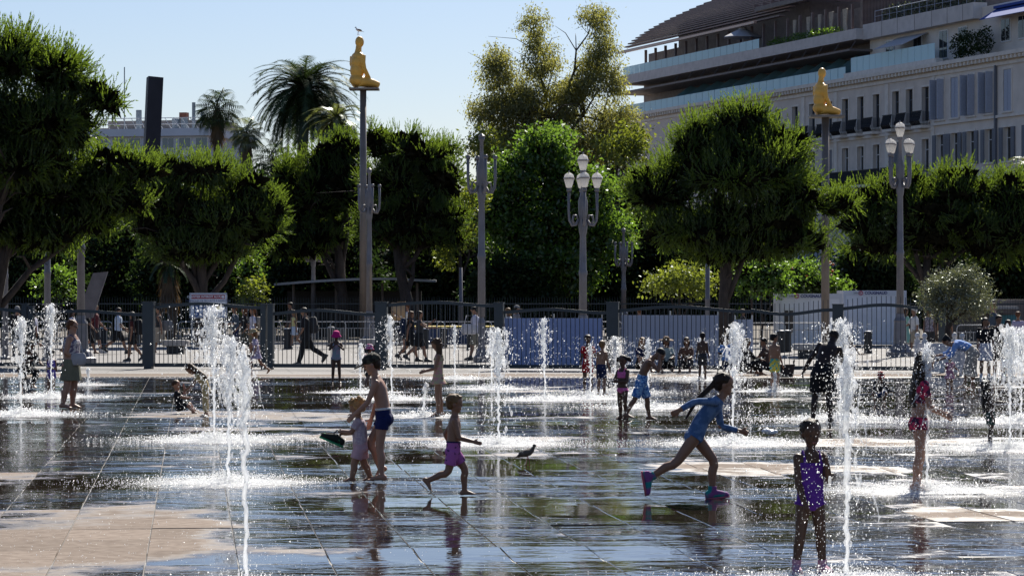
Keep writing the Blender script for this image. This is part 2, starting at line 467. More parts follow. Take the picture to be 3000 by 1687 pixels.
def lobes_world(lobes, d, origin, depth=.9, shrink=0):
    out = []
    for (cx, cy, rx, ry) in lobes:
        s = d / FPX
        rx, ry = max(18, rx - shrink / s), max(16, ry - shrink / s)
        c = P(cx, cy, d) - origin
        out.append((c, np.array([rx * s, max(rx, ry) * s * depth, ry * s])))
    return out

def sample_lobes(lb, n, r, inner=.72, keep_in=.35, zmin=-.97, jitter_depth=True):
    """points near lobe surfaces with outward normals"""
    vol = np.array([(q[1][0] * q[1][1] + q[1][0] * q[1][2] + q[1][1] * q[1][2]) for q in lb]); vol = vol / vol.sum()
    pts = []; nor = []; tot = 0
    while tot < n:
        m = n
        k = r.choice(len(lb), m, p=vol)
        C = np.array([q[0] for q in lb])[k]; RR = np.array([q[1] for q in lb])[k]
        u = r.normal(size=(m, 3)); u /= np.linalg.norm(u, axis=1)[:, None]
        rad = inner + (1.03 - inner) * r.random(m) ** .6
        # lumpy surface
        lump = 1 + .10 * np.sin(u[:, 0] * 7 + k * 2.1) * np.sin(u[:, 2] * 6 + k) + .08 * np.sin(u[:, 1] * 9 + 1.3 * k)
        p = C + u * RR * (rad * lump)[:, None]
        nn = u / RR; nn /= np.linalg.norm(nn, axis=1)[:, None]
        ok = u[:, 2] > zmin
        inside = np.zeros(m, bool)
        for j, (c2, r2) in enumerate(lb):
            inside |= (k != j) & ((((p - c2) / r2) ** 2).sum(1) < .62)
        ok &= (~inside) | (r.random(m) < keep_in * .5)
        pts.append(p[ok]); nor.append(nn[ok]); tot += ok.sum()
    return np.concatenate(pts)[:n], np.concatenate(nor)[:n]

def perp(a, r):
    v = r.normal(size=a.shape); v -= (v * a).sum(1)[:, None] * a
    return v / np.linalg.norm(v, axis=1)[:, None]

def nrm(v): return v / np.maximum(np.linalg.norm(v, axis=1), 1e-9)[:, None]

def sublobes(lb, r, k=8):
    """break each bough mass into uneven cushions"""
    out = []
    for c, rr in lb:
        out.append((c, rr * .68))
        for j in range(k):
            u = r.normal(size=3); u /= np.linalg.norm(u)
            if u[2] < -.5: u[2] *= .4
            f = r.uniform(.34, .52)
            out.append((c + u * rr * r.uniform(.5, .68), rr * f * np.array([1.1, 1.1, .85])))
    return out

def pine_crown(lb, n, r, L=.46, nl=.125, K=12, w=.021, up=1.0):
    n = int(n * .95)
    # shoots stand in fans at the branch tips, with dark gaps between the fans
    nc = max(10, n // 7)
    c, cn = sample_lobes(lb, nc, r, inner=.8)
    k = np.repeat(np.arange(nc), 7); n = len(k)
    no = cn[k]
    upw = np.clip(.25 + .85 * (no[:, 2] + .45), .0, 1.1)[:, None]
    cax = nrm(no * .8 + np.array([0, 0, up]) * upw + (r.normal(size=c.shape) * .30)[k])
    off = perp(cax, r) * (.05 + .17 * r.random(n))[:, None]
    p = c[k] + off + cax * (r.normal(size=n) * .07)[:, None] - cax * .12
    ax = nrm(cax + off * 2.6 + r.normal(size=p.shape) * .10)
    ln = L * (.55 + .6 * r.random(n)) * (1 + .5 * np.clip(no[:, 2], 0, 1))
    V = []
    # needles
    P_ = np.repeat(p, K, 0); A = np.repeat(ax, K, 0); LN = np.repeat(ln, K)
    u = np.tile((np.arange(K) + .5) / K, n)
    rad = perp(A, r)
    ang = .62 - .38 * u
    d = nrm(A * np.cos(ang)[:, None] + rad * np.sin(ang)[:, None])
    b0 = P_ + A * (u * LN)[:, None]
    nlen = nl * (.75 + .5 * r.random(len(u))) * (1.05 - .3 * u)
    side = nrm(np.cross(d, perp(d, r)))
    ww = w * (.7 + .6 * r.random(len(u)))
    v0 = b0 - side * ww[:, None]; v1 = b0 + side * ww[:, None]; v2 = b0 + d * nlen[:, None]
    V.append(np.stack([v0, v1, v2], 1).reshape(-1, 3))
    V = np.concatenate(V)
    return V, np.arange(len(V)).reshape(-1, 3)

def shade_filler(lb, n, r, size, pull):  # opaque triangles added inside the lobes to block sunlight
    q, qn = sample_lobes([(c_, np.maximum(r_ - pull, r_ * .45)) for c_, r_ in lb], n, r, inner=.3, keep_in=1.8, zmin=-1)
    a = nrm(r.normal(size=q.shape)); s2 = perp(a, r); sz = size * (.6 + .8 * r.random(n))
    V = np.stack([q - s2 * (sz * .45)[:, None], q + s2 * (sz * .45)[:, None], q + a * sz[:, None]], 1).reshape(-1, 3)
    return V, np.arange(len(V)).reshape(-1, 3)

def leaf_crown(lb, n, r, size=.13, inner=.5, droop=.35, aspect=.55, keep=.6, zmin=-.95, clump=0):
    if clump:
        nc = max(8, n // clump)
        c, cn = sample_lobes(lb, nc, r, inner=inner, keep_in=keep, zmin=zmin)
        k = r.integers(0, nc, n)
        p = c[k] + r.normal(size=(n, 3)) * size * np.array([1.5, 1.5, 1.1]); no = cn[k]
    else:
        p, no = sample_lobes(lb, n, r, inner=inner, keep_in=keep, zmin=zmin)
    a = nrm(r.normal(size=p.shape) + np.array([0, 0, -droop]) + no * .4)
    s = perp(a, r)
    sz = size * (.6 + .8 * r.random(n))
    nn = np.cross(a, s)
    v0 = p; v1 = p + a * (sz * .5)[:, None] + s * (sz * aspect * .5)[:, None] + nn * (sz * .08)[:, None]
    v2 = p + a * sz[:, None]; v3 = p + a * (sz * .5)[:, None] - s * (sz * aspect * .5)[:, None] + nn * (sz * .08)[:, None]
    V = np.stack([v0, v1, v2, v3], 1).reshape(-1, 3)
    return V, np.arange(len(V)).reshape(-1, 4)

def limbs(base_pts, base_r, targets, r, n=7, taper=.25):
    """tapered trunk and limbs reaching to lobe centres"""
    m = MB()
    m.tube(base_pts, base_r, 10)
    b = MB()
    top = base_pts[-1]; tr = base_r[-1]
    for t in targets:
        t = np.asarray(t, float)
        k = rnd.randint(max(1, len(base_pts) - 3), len(base_pts) - 1)
        s = np.asarray(base_pts[k], float); sr = base_r[k] * .7
        L = np.linalg.norm(t - s)
        pts = []; rr = []
        for i in range(6):
            f = i / 5
            q = s * (1 - f) + t * f + np.array([rnd.gauss(0, .05), rnd.gauss(0, .05), .10 * math.sin(f * 3.14)]) * L * .6 * (0 < i)
            pts.append(q); rr.append(max(.012, sr * (1 - f) ** .8 * .8 + .015))
        b.tube(pts, rr, 6)
        for i in (2, 3, 4):
            for _ in range(2):
                e = pts[i] + np.array([rnd.gauss(0, .3), rnd.gauss(0, .3), rnd.uniform(0, .35)]) * L * .7
                mid = (pts[i] + e) / 2 + np.array([0, 0, .05 * L])
                b.tube([pts[i], mid, e], [rr[i] * .6, rr[i] * .4, .008], 5)
    return m, b

def tree(name, label, lobes, d, trunk_px, mat, kind, n, group, size=.13, trunk_r=.22, seed=1, bark=None, lean=None, depth=.9, **kw):
    r = np.random.default_rng(seed)
    base = np.array([(trunk_px - 1500) / FPX * d, d, -.05])
    t = empty(name, base, 0, label, 'tree' if 'shrub' not in name and 'bush' not in name else 'shrub', group)
    lb = lobes_world(lobes, d, base, depth, (.10 if d > 110 else .20) if kind == 'pine' else 0); lb0 = lb
    if kind == 'pine':
        lb = sublobes(lb, r)
        V, F = pine_crown(lb, n, r, **kw)
    else:
        if mat in (BROAD, YELLOW, EUCA) and n > 1000: lb = sublobes([(c_, r_ * (1.18 if mat is EUCA else 1)) for c_, r_ in lb], r, 7)
        V, F = leaf_crown(lb, n, r, size, **kw)
    link_mesh('crown', np_mesh('crown', V, F), t, mat)
    if kind == 'pine' or mat in (BROAD, DARKL):
        V, F = shade_filler(lb, int(n * (2.7 if kind == 'pine' else (.35 if mat is DARKL else .08))), r, .34 if kind == 'pine' else .34, .40 if kind == 'pine' else .45)
        tag(link_mesh('shade_filler', np_mesh('shade_filler', V, F), t, SHADEFILL), kind='stuff')
    zc = min(q[0][2] for q in lb0); zt = max(q[0][2] for q in lb0)
    cx = np.mean([q[0] for q in lb0], 0)
    zb = max(.4, (zc * .75 + zt * .25))
    bp = [np.array([0, 0, 0.]), np.array([cx[0] * .05 + .05, 0, zb * .35]), np.array([cx[0] * .2, cx[1] * .2, zb * .75]), np.array([cx[0] * .45, cx[1] * .45, zb])]
    if lean is not None: bp = [np.array(q, float) for q in lean]
    br = [trunk_r * 1.25, trunk_r, trunk_r * .85, trunk_r * .65]
    m, b = limbs(bp, br, [q[0] for q in lb0], r)
    m.build('trunk', bark or BARK, t, True)
    b.build('branches', bark or BARK, t, True)
    return t

PG = 'round-crowned pines around the square'
tree('pine_tree', 'tall dark pine at the left edge of the picture, its crown highest', [(20, 170, 170, 125), (190, 220, 120, 110), (290, 290, 85, 75), (90, 350, 190, 130), (210, 390, 120, 75), (-90, 420, 160, 260), (60, 480, 170, 120)], 87, -110, PINE, 'pine', 6800, PG, trunk_r=.26, seed=3, L=.52)
tree('pine_tree', 'low spreading pine with sunlit boughs hanging over the three left poles', [(340, 490, 130, 68), (190, 560, 190, 100), (50, 650, 160, 95), (-60, 600, 140, 130), (430, 500, 62, 50), (260, 645, 120, 66), (370, 590, 85, 62), (120, 700, 150, 50)], 88.5, -40, PINE, 'pine', 5000, PG, trunk_r=.22, seed=4, L=.44)
tree('pine_tree', 'wide dark pine behind the red-banded notice board', [(590, 500, 150, 70), (720, 560, 95, 100), (510, 600, 130, 115), (650, 640, 170, 115), (480, 500, 70, 60), (560, 710, 150, 70), (740, 670, 95, 95), (460, 650, 90, 90), (610, 735, 190, 48), (410, 590, 85, 85), (790, 600, 60, 80)], 124, 590, PINE, 'pine', 6200, PG, trunk_r=.24, seed=5)
tree('pine_tree', 'dark pine just left of the taller statue column', [(950, 480, 105, 85), (930, 580, 110, 120), (1020, 430, 70, 65), (880, 600, 75, 95), (940, 690, 130, 65), (1030, 560, 75, 115), (850, 540, 60, 100), (890, 730, 110, 42)], 148, 1005, PINE, 'pine', 4200, PG, trunk_r=.26, seed=6)
tree('pine_tree', 'dark pine with a bent trunk just right of the taller statue column', [(1230, 440, 135, 75), (1150, 530, 110, 125), (1300, 530, 95, 120), (1210, 620, 150, 85), (1110, 430, 65, 75), (1120, 660, 100, 75), (1320, 650, 90, 65), (1220, 700, 160, 48)], 142, 1200, PINE, 'pine', 5600, PG, trunk_r=.3, seed=7,
     lean=[(0, 0, 0), (-.05, 0, 1.6), (-.45, 0, 3.4), (-.75, 0, 5.4)])
tree('pine_tree', 'big round pine with lit upright shoots, right of the white-globed middle lamp', [(2175, 365, 120, 75), (2050, 420, 125, 95), (2280, 440, 115, 100), (2130, 500, 250, 130), (1935, 560, 115, 120), (2330, 590, 120, 95), (2445, 600, 75, 62), (2150, 670, 240, 100), (1970, 680, 130, 80), (2320, 710, 130, 65), (2120, 740, 170, 50)], 106, 2113, PINE, 'pine', 9000, PG, trunk_r=.2, seed=8, L=.52)
tree('pine_tree', 'broad dark pine behind the right-hand lamp post', [(2640, 570, 150, 85), (2810, 555, 160, 80), (2960, 580, 120, 105), (2700, 680, 220, 120), (2900, 700, 170, 115), (2530, 650, 85, 75), (3060, 640, 110, 140)], 128, 2730, PINE, 'pine', 7000, PG, trunk_r=.26, seed=9,
     lean=[(0, 0, 0), (-.1, 0, 1.2), (-.3, 0, 2.6), (-.2, 0, 3.8)])
tree('leafy_tree', 'bright green leafy tree behind the middle lamp post', [(1620, 430, 105, 80), (1550, 520, 130, 105), (1700, 540, 120, 105), (1600, 650, 180, 140), (1480, 640, 95, 110), (1760, 680, 105, 140), (1640, 800, 200, 90)], 152, 1640, BROAD, 'leaf', 36000, 'leafy park trees', size=.22, trunk_r=.2, seed=10, inner=.35, clump=16)
tree('leafy_tree', 'yellowing leafy tree beside the bare lamp post in the middle', [(1335, 690, 75, 80), (1390, 590, 55, 70), (1300, 760, 45, 50)], 146, 1350, YELLOW, 'leaf', 2200, 'leafy park trees', size=.2, trunk_r=.12, seed=11)
tree('tall_wispy_tree', 'tall olive-brown wispy tree standing above the park against the sky', [(1448, 170, 38, 60), (1460, 260, 55, 80), (1425, 330, 45, 70), (1565, 95, 42, 65), (1590, 180, 50, 85), (1560, 280, 60, 90), (1510, 360, 90, 80), (1505, 310, 60, 80), (1665, 280, 55, 85), (1745, 55, 38, 55), (1760, 140, 42, 80), (1735, 230, 50, 90), (1660, 330, 70, 100), (1800, 260, 35, 70), (1790, 350, 60, 80), (1450, 430, 80, 70), (1600, 430, 130, 90), (1760, 430, 90, 80), (1840, 380, 40, 60)], 196, 1640, EUCA, 'leaf', 74000, 'leafy park trees', size=.20, trunk_r=.30, seed=12, inner=.3, droop=1.4, aspect=.36, keep=1.6, clump=34)
tree('leafy_tree', 'yellow-green tree at the foot of the tall wispy tree, in front of the hotel', [(1840, 400, 55, 55), (1800, 450, 80, 60), (1870, 450, 40, 40), (1430, 430, 70, 60)], 190, 1800, YELLOW, 'leaf', 3800, 'leafy park trees', size=.25, trunk_r=.15, seed=13, clump=20, inner=.3)
# dark park shrubs under the pines
dk = [(90, 790, 150, 110, 150), (330, 770, 150, 130, 156), (560, 760, 160, 140, 150), (780, 700, 150, 190, 162), (960, 750, 150, 160, 158), (1130, 760, 160, 160, 166), (1320, 780, 150, 130, 160), (1500, 830, 130, 80, 150), (1720, 760, 150, 140, 158), (1900, 740, 140, 140, 160), (2060, 780, 130, 110, 158), (2560, 800, 120, 120, 140), (2760, 800, 130, 130, 150), (2960, 780, 130, 150, 146)]
names = ['at the far left behind the bare poles', 'behind the first fence gates at left', 'behind the notice board', 'left of the taller statue column above the thin canopy', 'behind the thin curved canopy', 'right of the taller statue column above the canopy end', 'behind the man in the white shirt', 'low under the bright green tree', 'behind the middle lamp post foot', 'left of the big round pine trunk', 'behind the big round pine trunk', 'behind the white site cabins at their right end', 'behind the small olive tree', 'at the far right behind the two men in black']
for i, ((cx, cy, rx, ry, d), nm) in enumerate(zip(dk, names)):
    tree('dark_shrub', 'dense dark evergreen shrub ' + nm, [(cx, cy, rx, ry), (cx - rx * .5, cy + ry * .45, rx * .7, ry * .6), (cx + rx * .55, cy + ry * .5, rx * .7, ry * .55), (cx, 905, rx * .9, 70)], d, cx, DARKL, 'leaf', 6500, 'dark shrubs of the park', size=.24, trunk_r=.1, seed=40 + i, inner=.55)
lit = [((165, 830, 55, 55, 139), 'small sunlit shrub between the two left poles', BROAD, 1500), ((740, 850, 35, 45, 138), 'small lit shrub right of the notice board', YELLOW, 700),
       ((735, 780, 30, 60, 140), 'narrow lit sapling above the notice board shrub', BROAD, 800),
       ((1990, 820, 95, 55, 122), 'yellow-green lit shrub left of the big pine trunk', YELLOW, 2600), ((2230, 810, 80, 60, 120), 'sunlit shrub right of the big pine trunk', BROAD, 2400),
       ((2360, 820, 115, 60, 135), 'flowering green bush above the white site cabins', BROAD, 4200), ((2200, 750, 50, 60, 124), 'bright yellow-green bush under the big pine crown', YELLOW, 1500)]
for i, ((cx, cy, rx, ry, d), lab, mt, n) in enumerate(lit):
    t = tree('lit_shrub', lab, [(cx, cy, rx, ry), (cx - rx * .5, cy + ry * .35, rx * .6, ry * .6), (cx + rx * .5, cy + ry * .4, rx * .6, ry * .55)], d, cx, mt, 'leaf', n, 'sunlit shrubs of the park', size=.17, trunk_r=.05, seed=70 + i, inner=.25, clump=14)
    if i == 5:
        fm = MB(); s = d / FPX
        for _ in range(12):
            q = P(cx + rnd.uniform(-.9, .9) * rx, cy + rnd.uniform(-.9, .1) * ry, d - 1.2) - np.array(t.location)
            fm.ell(q, (.07, .07, .06), n=6, m=4)
        tag(fm.build('blossoms', FLOWER, t), kind='stuff')
# far wood closing the view behind the park
r = np.random.default_rng(99)
lbw = [(np.array([x, 236 + rnd.uniform(-8, 8), rnd.uniform(3, 5) + (3.2 if -32 < x < 12 else 0)]), np.array([5.0, 4, rnd.uniform(4.5, 6.5)])) for x in np.arange(-54, 20, 3.4)]
lbw += [(np.array([x, 228, 2.0]), np.array([4.5, 3, 3.5])) for x in np.arange(-54, 50, 4.0)]
V, F = leaf_crown(lbw, 34000, r, .5, inner=.6, keep=1.2)
V2, F2 = shade_filler(lbw, 14000, r, 1.0, 1.0); F = np.concatenate([F, np.concatenate([F2 + len(V), (F2 + len(V))[:, 2:]], 1)]) if False else F
fw_ = np_mesh('far_wood', V, F)
fwo = tag(link_mesh('far_wood', fw_, None, DARKL), 'dark wood far behind the park shrubs', 'trees', kind='stuff')

tag(link_mesh('shade_filler', np_mesh('shade_filler', V2, F2), fwo, SHADEFILL), kind='stuff')

# palms
def palm(name, label, px, py, d, flen, nf, mat, seed, kind='feather', tr=.3, skirt=False):
    r = np.random.default_rng(seed)
    base = np.array([(px - 1500) / FPX * d, d, -.05]); top = P(px, py, d) - base
    t = empty(name, base, 0, label, 'tree', 'palms above the park')
    pts = [np.array([.15 * math.sin(i * .7) * (i < 7), 0, top[2] * i / 8]) for i in range(9)]; pts[-1] = top
    MB().tube(pts, [tr * (1.15 - .2 * i / 8) for i in range(9)], 10).build('trunk', BARKP, t, True)
    V = []
    stem = MB()
    for k in range(nf):
        az = k * 2.39996 + r.normal() * .12
        el = 1.45 - 2.25 * ((k + .5) / nf) ** .85 + r.normal() * .06
        L = flen * (.85 + .25 * r.random())
        h = np.array([math.cos(az), math.sin(az), 0])
        if kind == 'feather':
            n_ = 34; p = top.copy(); q = [p.copy()]; e = el
            for i in range(n_):
                e -= (1.25 / n_) * (1.0 + .4 * math.sin(el))
                p = p + (h * math.cos(e) + np.array([0, 0, 1]) * math.sin(e)) * L / n_
                q.append(p.copy())
            stem.tube(q[::6], [.035, .03, .025, .018, .012, .008][:len(q[::6])], 4)
            side = np.cross(h, [0, 0, 1.])
            for i in range(4, n_ + 1):
                u = i / n_; ll = L * .20 * math.sin(min(1, u * 1.15 + .12) * 2.7) + .06
                tng = unit(q[i] - q[i-1])
                for sg in (-1, 1):
                    for rep in (0, .5):
                        o_ = q[i] - tng * rep * L / n_
                        dd = unit(side * sg * .8 + tng * .75 + np.array([0, 0, .12 - .35 * r.random()]))
                        wv = tng * .032
                        V += [o_ - wv, o_ + wv, o_ + dd * ll * (.85 + .3 * r.random())]
        else:
            st = L * .45
            tip = top + (h * math.cos(el) + np.array([0, 0, math.sin(el)])) * st
            stem.tube([top, (top + tip) / 2 + [0, 0, .04], tip], [.022, .018, .014], 4)
            fwd = unit(h * math.cos(el - .35) + np.array([0, 0, math.sin(el - .35)])); side = unit(np.cross(fwd, [0, 0, 1.0]))
            for i in range(26):
                a_ = -1.9 + 3.8 * i / 25
                dd = unit(fwd * math.cos(a_) + side * math.sin(a_) + np.array([0, 0, -.12]))
                e1 = tip + dd * L * .42; e2 = tip + dd * L * .55 + np.array([0, 0, -.16 * L])
                w_ = unit(np.cross(dd, [0.1, 0, 1.])) * .03
                V += [tip, e1 - w_, e1 + w_]
                V += [e1 - w_, e2, e1 + w_]
    V = np.array(V)
    link_mesh('fronds', np_mesh('fronds', V, np.arange(len(V)).reshape(-1, 3)), t, mat)
    stem.build('frond_stems', BARKP, t)
    if skirt:
        V = []
        for k in range(420):
            az = r.random() * 6.28; z0 = top[2] - .1 - r.random() * 1.5; rr = tr + .12 + .35 * r.random()
            o_ = np.array([math.cos(az) * tr, math.sin(az) * tr, z0]); e = np.array([math.cos(az) * rr, math.sin(az) * rr, z0 - .7 - .5 * r.random()])
            w_ = np.array([-math.sin(az), math.cos(az), 0]) * .05
            V += [o_ - w_, o_ + w_, e]
        V = np.array(V)
        link_mesh('dry_skirt', np_mesh('dry_skirt', V, np.arange(len(V)).reshape(-1, 3)), t, DEADP)
    return t
palm('date_palm', 'large feathery date palm left of the taller statue', 892, 262, 178, 4.1, 120, PALML, 5, tr=.34)
palm('fan_palm', 'fan palm with a dry skirt above the white building', 637, 322, 176, 1.75, 34, PALML, 6, 'fan', tr=.2, skirt=True)
palm('fan_palm', 'smaller fan palm with dry leaves, right of the skirted fan palm', 722, 395, 172, 1.3, 30, PALMY, 7, 'fan', tr=.16, skirt=True)
palm('date_palm', 'pale young palm close against the taller statue column', 985, 352, 165, 2.1, 40, PALMY, 8, tr=.2)
palm('fan_palm', 'low fan palm in the dip left of the date palm', 800, 470, 168, 1.6, 26, PALML, 9, 'fan', tr=.18)
palm('date_palm', 'palm at the far right edge over the broad pine', 3020, 490, 150, 1.7, 30, PALMY, 10, tr=.2, skirt=True)
palm('date_palm', 'rusty-based palm under the wide pine, behind the notice board', 495, 775, 140, 1.2, 20, PALML, 12, tr=.22, skirt=True)
# ------------------------------------------------------------------ the hotel at the right
WALL = pbr('cream_render', (.70, .62, .55), .85, noise=.10, scale=.8, bump=.15, bscale=8)
WALL2 = pbr('beige_render', (.74, .67, .60), .85, noise=.10, scale=.7, bump=.15, bscale=8)
TRIM = pbr('pale_stone_trim', (.76, .70, .63), .8, noise=.1, scale=2)
CONC = pbr('grey_concrete_band', (.60, .56, .54), .8, noise=.1, scale=1.5)
SHUT = pbr('grey_blue_shutter', (.42, .46, .56), .6, noise=.08, scale=8)
SHUTL = pbr('pale_blue_shutter', (.33, .42, .47), .6, noise=.08, scale=8)
SHUTD = pbr('dark_slate_shutter', (.13, .145, .18), .6, noise=.08, scale=8)
GLASSD = pbr('dark_window_glass', (.02, .025, .03), .06, spec=.8)
IRON = pbr('black_wrought_iron', (.012, .013, .018), .5, .3)
BRN = pbr('brown_cladding', (.16, .135, .13), .6, noise=.2, scale=3)
LOUV = pbr('dark_copper_louvre', (.17, .125, .12), .55, noise=.25, scale=2)
GUT = pbr('pale_copper_edge', (.5, .36, .30), .4, .3)
AWN = pbr('grey_awning_cloth', (.42, .42, .44), .8)
AWNB = pbr('deep_blue_awning_cloth', (.02, .06, .28), .8)
WHITEP = pbr('white_paint', (.75, .75, .75), .5, noise=.04, scale=3)
CURT = pbr('beige_curtain_cloth', (.5, .45, .38), .9, noise=.2, scale=6)
PART = pbr('teal_glass_partition', (.16, .30, .35), .35, spec=.5, noise=.1, scale=1)
def glassmat():
    m, n, l = newmat('sky_bright_balustrade_glass')
    b = n['Principled BSDF']; b.inputs['Base Color'].default_value = (.66, .93, 1.0, 1); b.inputs['Roughness'].default_value = .18  # pale cyan base paints sky light into the glass
    tl = n.new('ShaderNodeBsdfTranslucent'); tl.inputs['Color'].default_value = (.80, .95, .98, 1)
    tp = n.new('ShaderNodeBsdfTransparent')
    a = n.new('ShaderNodeMixShader'); a.inputs['Fac'].default_value = .35
    l.new(b.outputs[0], a.inputs[1]); l.new(tl.outputs[0], a.inputs[2])
    c = n.new('ShaderNodeMixShader'); c.inputs['Fac'].default_value = .06
    l.new(a.outputs[0], c.inputs[1]); l.new(tp.outputs[0], c.inputs[2])
    l.new(c.outputs[0], n['Material Output'].inputs['Surface'])
    return m
BGLASS = glassmat()

def fY(px): return 108.96 / (.335 + (px - 1500) / FPX)
FO = np.array([37.6, 213.0])                       # facade foot at photo column 3000
FD = unit(np.array([-.335, 1.0, 0]))[:2]           # along the facade, away from the camera
def S(px):
    Y = fY(px); X = (px - 1500) / FPX * Y
    return float((np.array([X, Y]) - FO) @ FD)
# local frame: +x runs along the facade away from the camera, +y points INTO the building
rzb = math.atan2(FD[1], FD[0])
# into-building direction = local y ; rotation by rzb maps local y to (-sin, cos) which points left/out, so depth is negative y
IN = -1.0
def yb(depth): return IN * depth
hotel = empty('hotel_building', (FO[0], FO[1], 0), rzb, 'long cream hotel block with shutters, balconies and louvred roof terrace at the right', 'building')
def hb(name, mat, parent=None, boxes=(), **k):
    m = MB()
    for (s0, s1, d0, d1, z0, z1) in boxes: m.b2((min(s0, s1), min(yb(d0), yb(d1)), z0), (max(s0, s1), max(yb(d0), yb(d1)), z1))
    return m.build(name, mat, parent or hotel, **k)
sA, sB = S(3000) - 14, S(2735)      # near section
sC = S(1800)
# main walls (openings are recessed window units standing in reveals)
hb('wall', WALL2, None, [(sA, sB, .45, 14, 0, 20.0)])
hb('wall', WALL, None, [(sB, sC, .45, 14, 0, 20.0)])
wins = []
# columns as photo pixels (centre) and half widths in metres
right_cols = [3020, 2952, 2898, 2845, 2797, 2755]
left_cols = [2712, 2665, 2625, 2568, 2522, 2477, 2430, 2380, 2330, 2280, 2230, 2185]
def window(px, z0, z1, w, shut, panel=True, arch=False):
    s = S(px)
    W = empty('window', (s, 0, 0)); W.parent = hotel
    return s, W
hw = .62
def facade(cols, s0, s1, wallmat, zlev, shutmat, tagname, shut_on):
    """front wall 0.45 m thick built as piers and spandrels around the openings, with windows set in the reveals"""
    ss = sorted([S(c) for c in cols]); piers = []
    prev = s0
    for s in ss:
        piers.append((prev, s - hw)); prev = s + hw
    piers.append((prev, s1))
    for a, b in piers:
        if b > a: hb('pier', wallmat, None, [(a, b, 0, .45, 0, 20.0)])
    for s in ss:
        sp = []
        z = 0
        for (z0, z1) in zlev:
            sp.append((s - hw, s + hw, 0, .45, z, z0)); z = z1
        sp.append((s - hw, s + hw, 0, .45, z, 20.0))
        for q in sp: hb('spandrel', wallmat, None, [q])
    for i, s in enumerate(ss):
        for lev, (z0, z1) in enumerate(zlev):
            if z1 < 3: continue
            fr = hb('window', TRIM, None, [(s - hw - .16, s - hw, -.05, .03, z0, z1 + .16), (s + hw, s + hw + .16, -.05, .03, z0, z1 + .16), (s - hw, s + hw, -.05, .03, z1, z1 + .16), (s - hw - .25, s + hw + .25, -.14, .03, z0 - .14, z0)])
            hb('pane', GLASSD, fr, [(s - hw, s + hw, .34, .36, z0, z1)])
            hb('sash', WHITEP if lev % 2 else SHUTD, fr, [(s - .04, s + .04, .28, .34, z0, z1), (s - hw, s - hw + .07, .28, .34, z0, z1), (s + hw - .07, s + hw, .28, .34, z0, z1), (s - hw, s + hw, .28, .34, z0 + (z1 - z0) * .68, z0 + (z1 - z0) * .68 + .06)])
            mode = shut_on(i, lev)
            if mode:
                mt = shutmat(i, lev)
                for sg in (-1, 1):
                    sh = MB()
                    if mode == 1:      # open, flat against the wall
                        a, b = (s - hw - .60, s - hw - .02) if sg < 0 else (s + hw + .02, s + hw + .60); d0, d1 = -.11, -.06
                        pr = [(a, b, d0, d1, z0, z1)]
                        slats = [(a + .06, b - .06, d0 - .02, d0, z0 + .1 + k * .2, z0 + .22 + k * .2) for k in range(int((z1 - z0 - .2) / .2))]
                    elif mode == 2:    # closed
                        a, b = (s - hw, s - .02) if sg < 0 else (s + .02, s + hw); d0, d1 = .02, .07
                        pr = [(a, b, d0, d1, z0, z1)]
                        slats = [(a + .06, b - .06, d0 - .02, d0, z0 + .1 + k * .2, z0 + .22 + k * .2) for k in range(int((z1 - z0 - .2) / .2))]
                    else:              # half open, standing out from the wall
                        a = s - hw if sg < 0 else s + hw
                        pr = [(a - .03, a + .03, -.62, -.06, z0, z1)]
                        slats = [(a - .05, a + .05, -.56, -.12, z0 + .1 + k * .2, z0 + .2 + k * .2) for k in range(int((z1 - z0 - .2) / .2))]
                    hb('shutter', mt, fr, pr + slats)
facade(right_cols, sA, sB, WALL2, [(.2, 3.2), (4.2, 6.2), (8.0, 10.3), (12.2, 14.7), (15.9, 19.0)], lambda i, l: SHUT if l > 3 else SHUTD, 'r',
       lambda i, l: (2 if i in (0, 1) else 3 if i in (2, 3) else 2 if i == 4 else 3) if l == 4 else (1 if l == 3 else 1))
facade(left_cols, sB, sC, WALL, [(.2, 3.2), (4.2, 6.0), (7.9, 10.3), (11.9, 14.5), (15.9, 18.6)], lambda i, l: SHUTL if l < 2 else SHUTD, 'l',
       lambda i, l: 0 if l == 4 else (1 if l < 2 else (2 if i % 4 == 2 else 0)))
# mouldings
hb('cornice', TRIM, None, [(sA, sC, -.55, .5, 20.0, 20.3), (sA, sC, -.35, -.02, 19.75, 20.0), (sA, sC, -.12, -.02, 19.35, 19.6), (sA, sB, -.18, -.02, 15.45, 15.65), (sB, sC, -.14, -.02, 15.1, 15.28), (sA, sC, -.16, -.02, 11.0, 11.25)])
co = hb('cornice_bracket', TRIM, None, [(sA + .1, sA + .28, -.5, -.36, 19.7, 19.98)])
for k in range(1, int((sC - sA) / .62)):
    dup(co, hotel, (k * .62, 0, 0))
pl = hb('pilaster', TRIM, None, [(sB - .3, sB + .3, -.10, -.001, 0, 19.3)])
for px in (2600, 2450, 2355, 2255): dup(pl, hotel, (S(px) - sB, 0, 0))
hb('drain_pipe', SHUTD, None, [(S(2921) - .09, S(2921) + .09, -.22, -.05, 3, 19.4)])
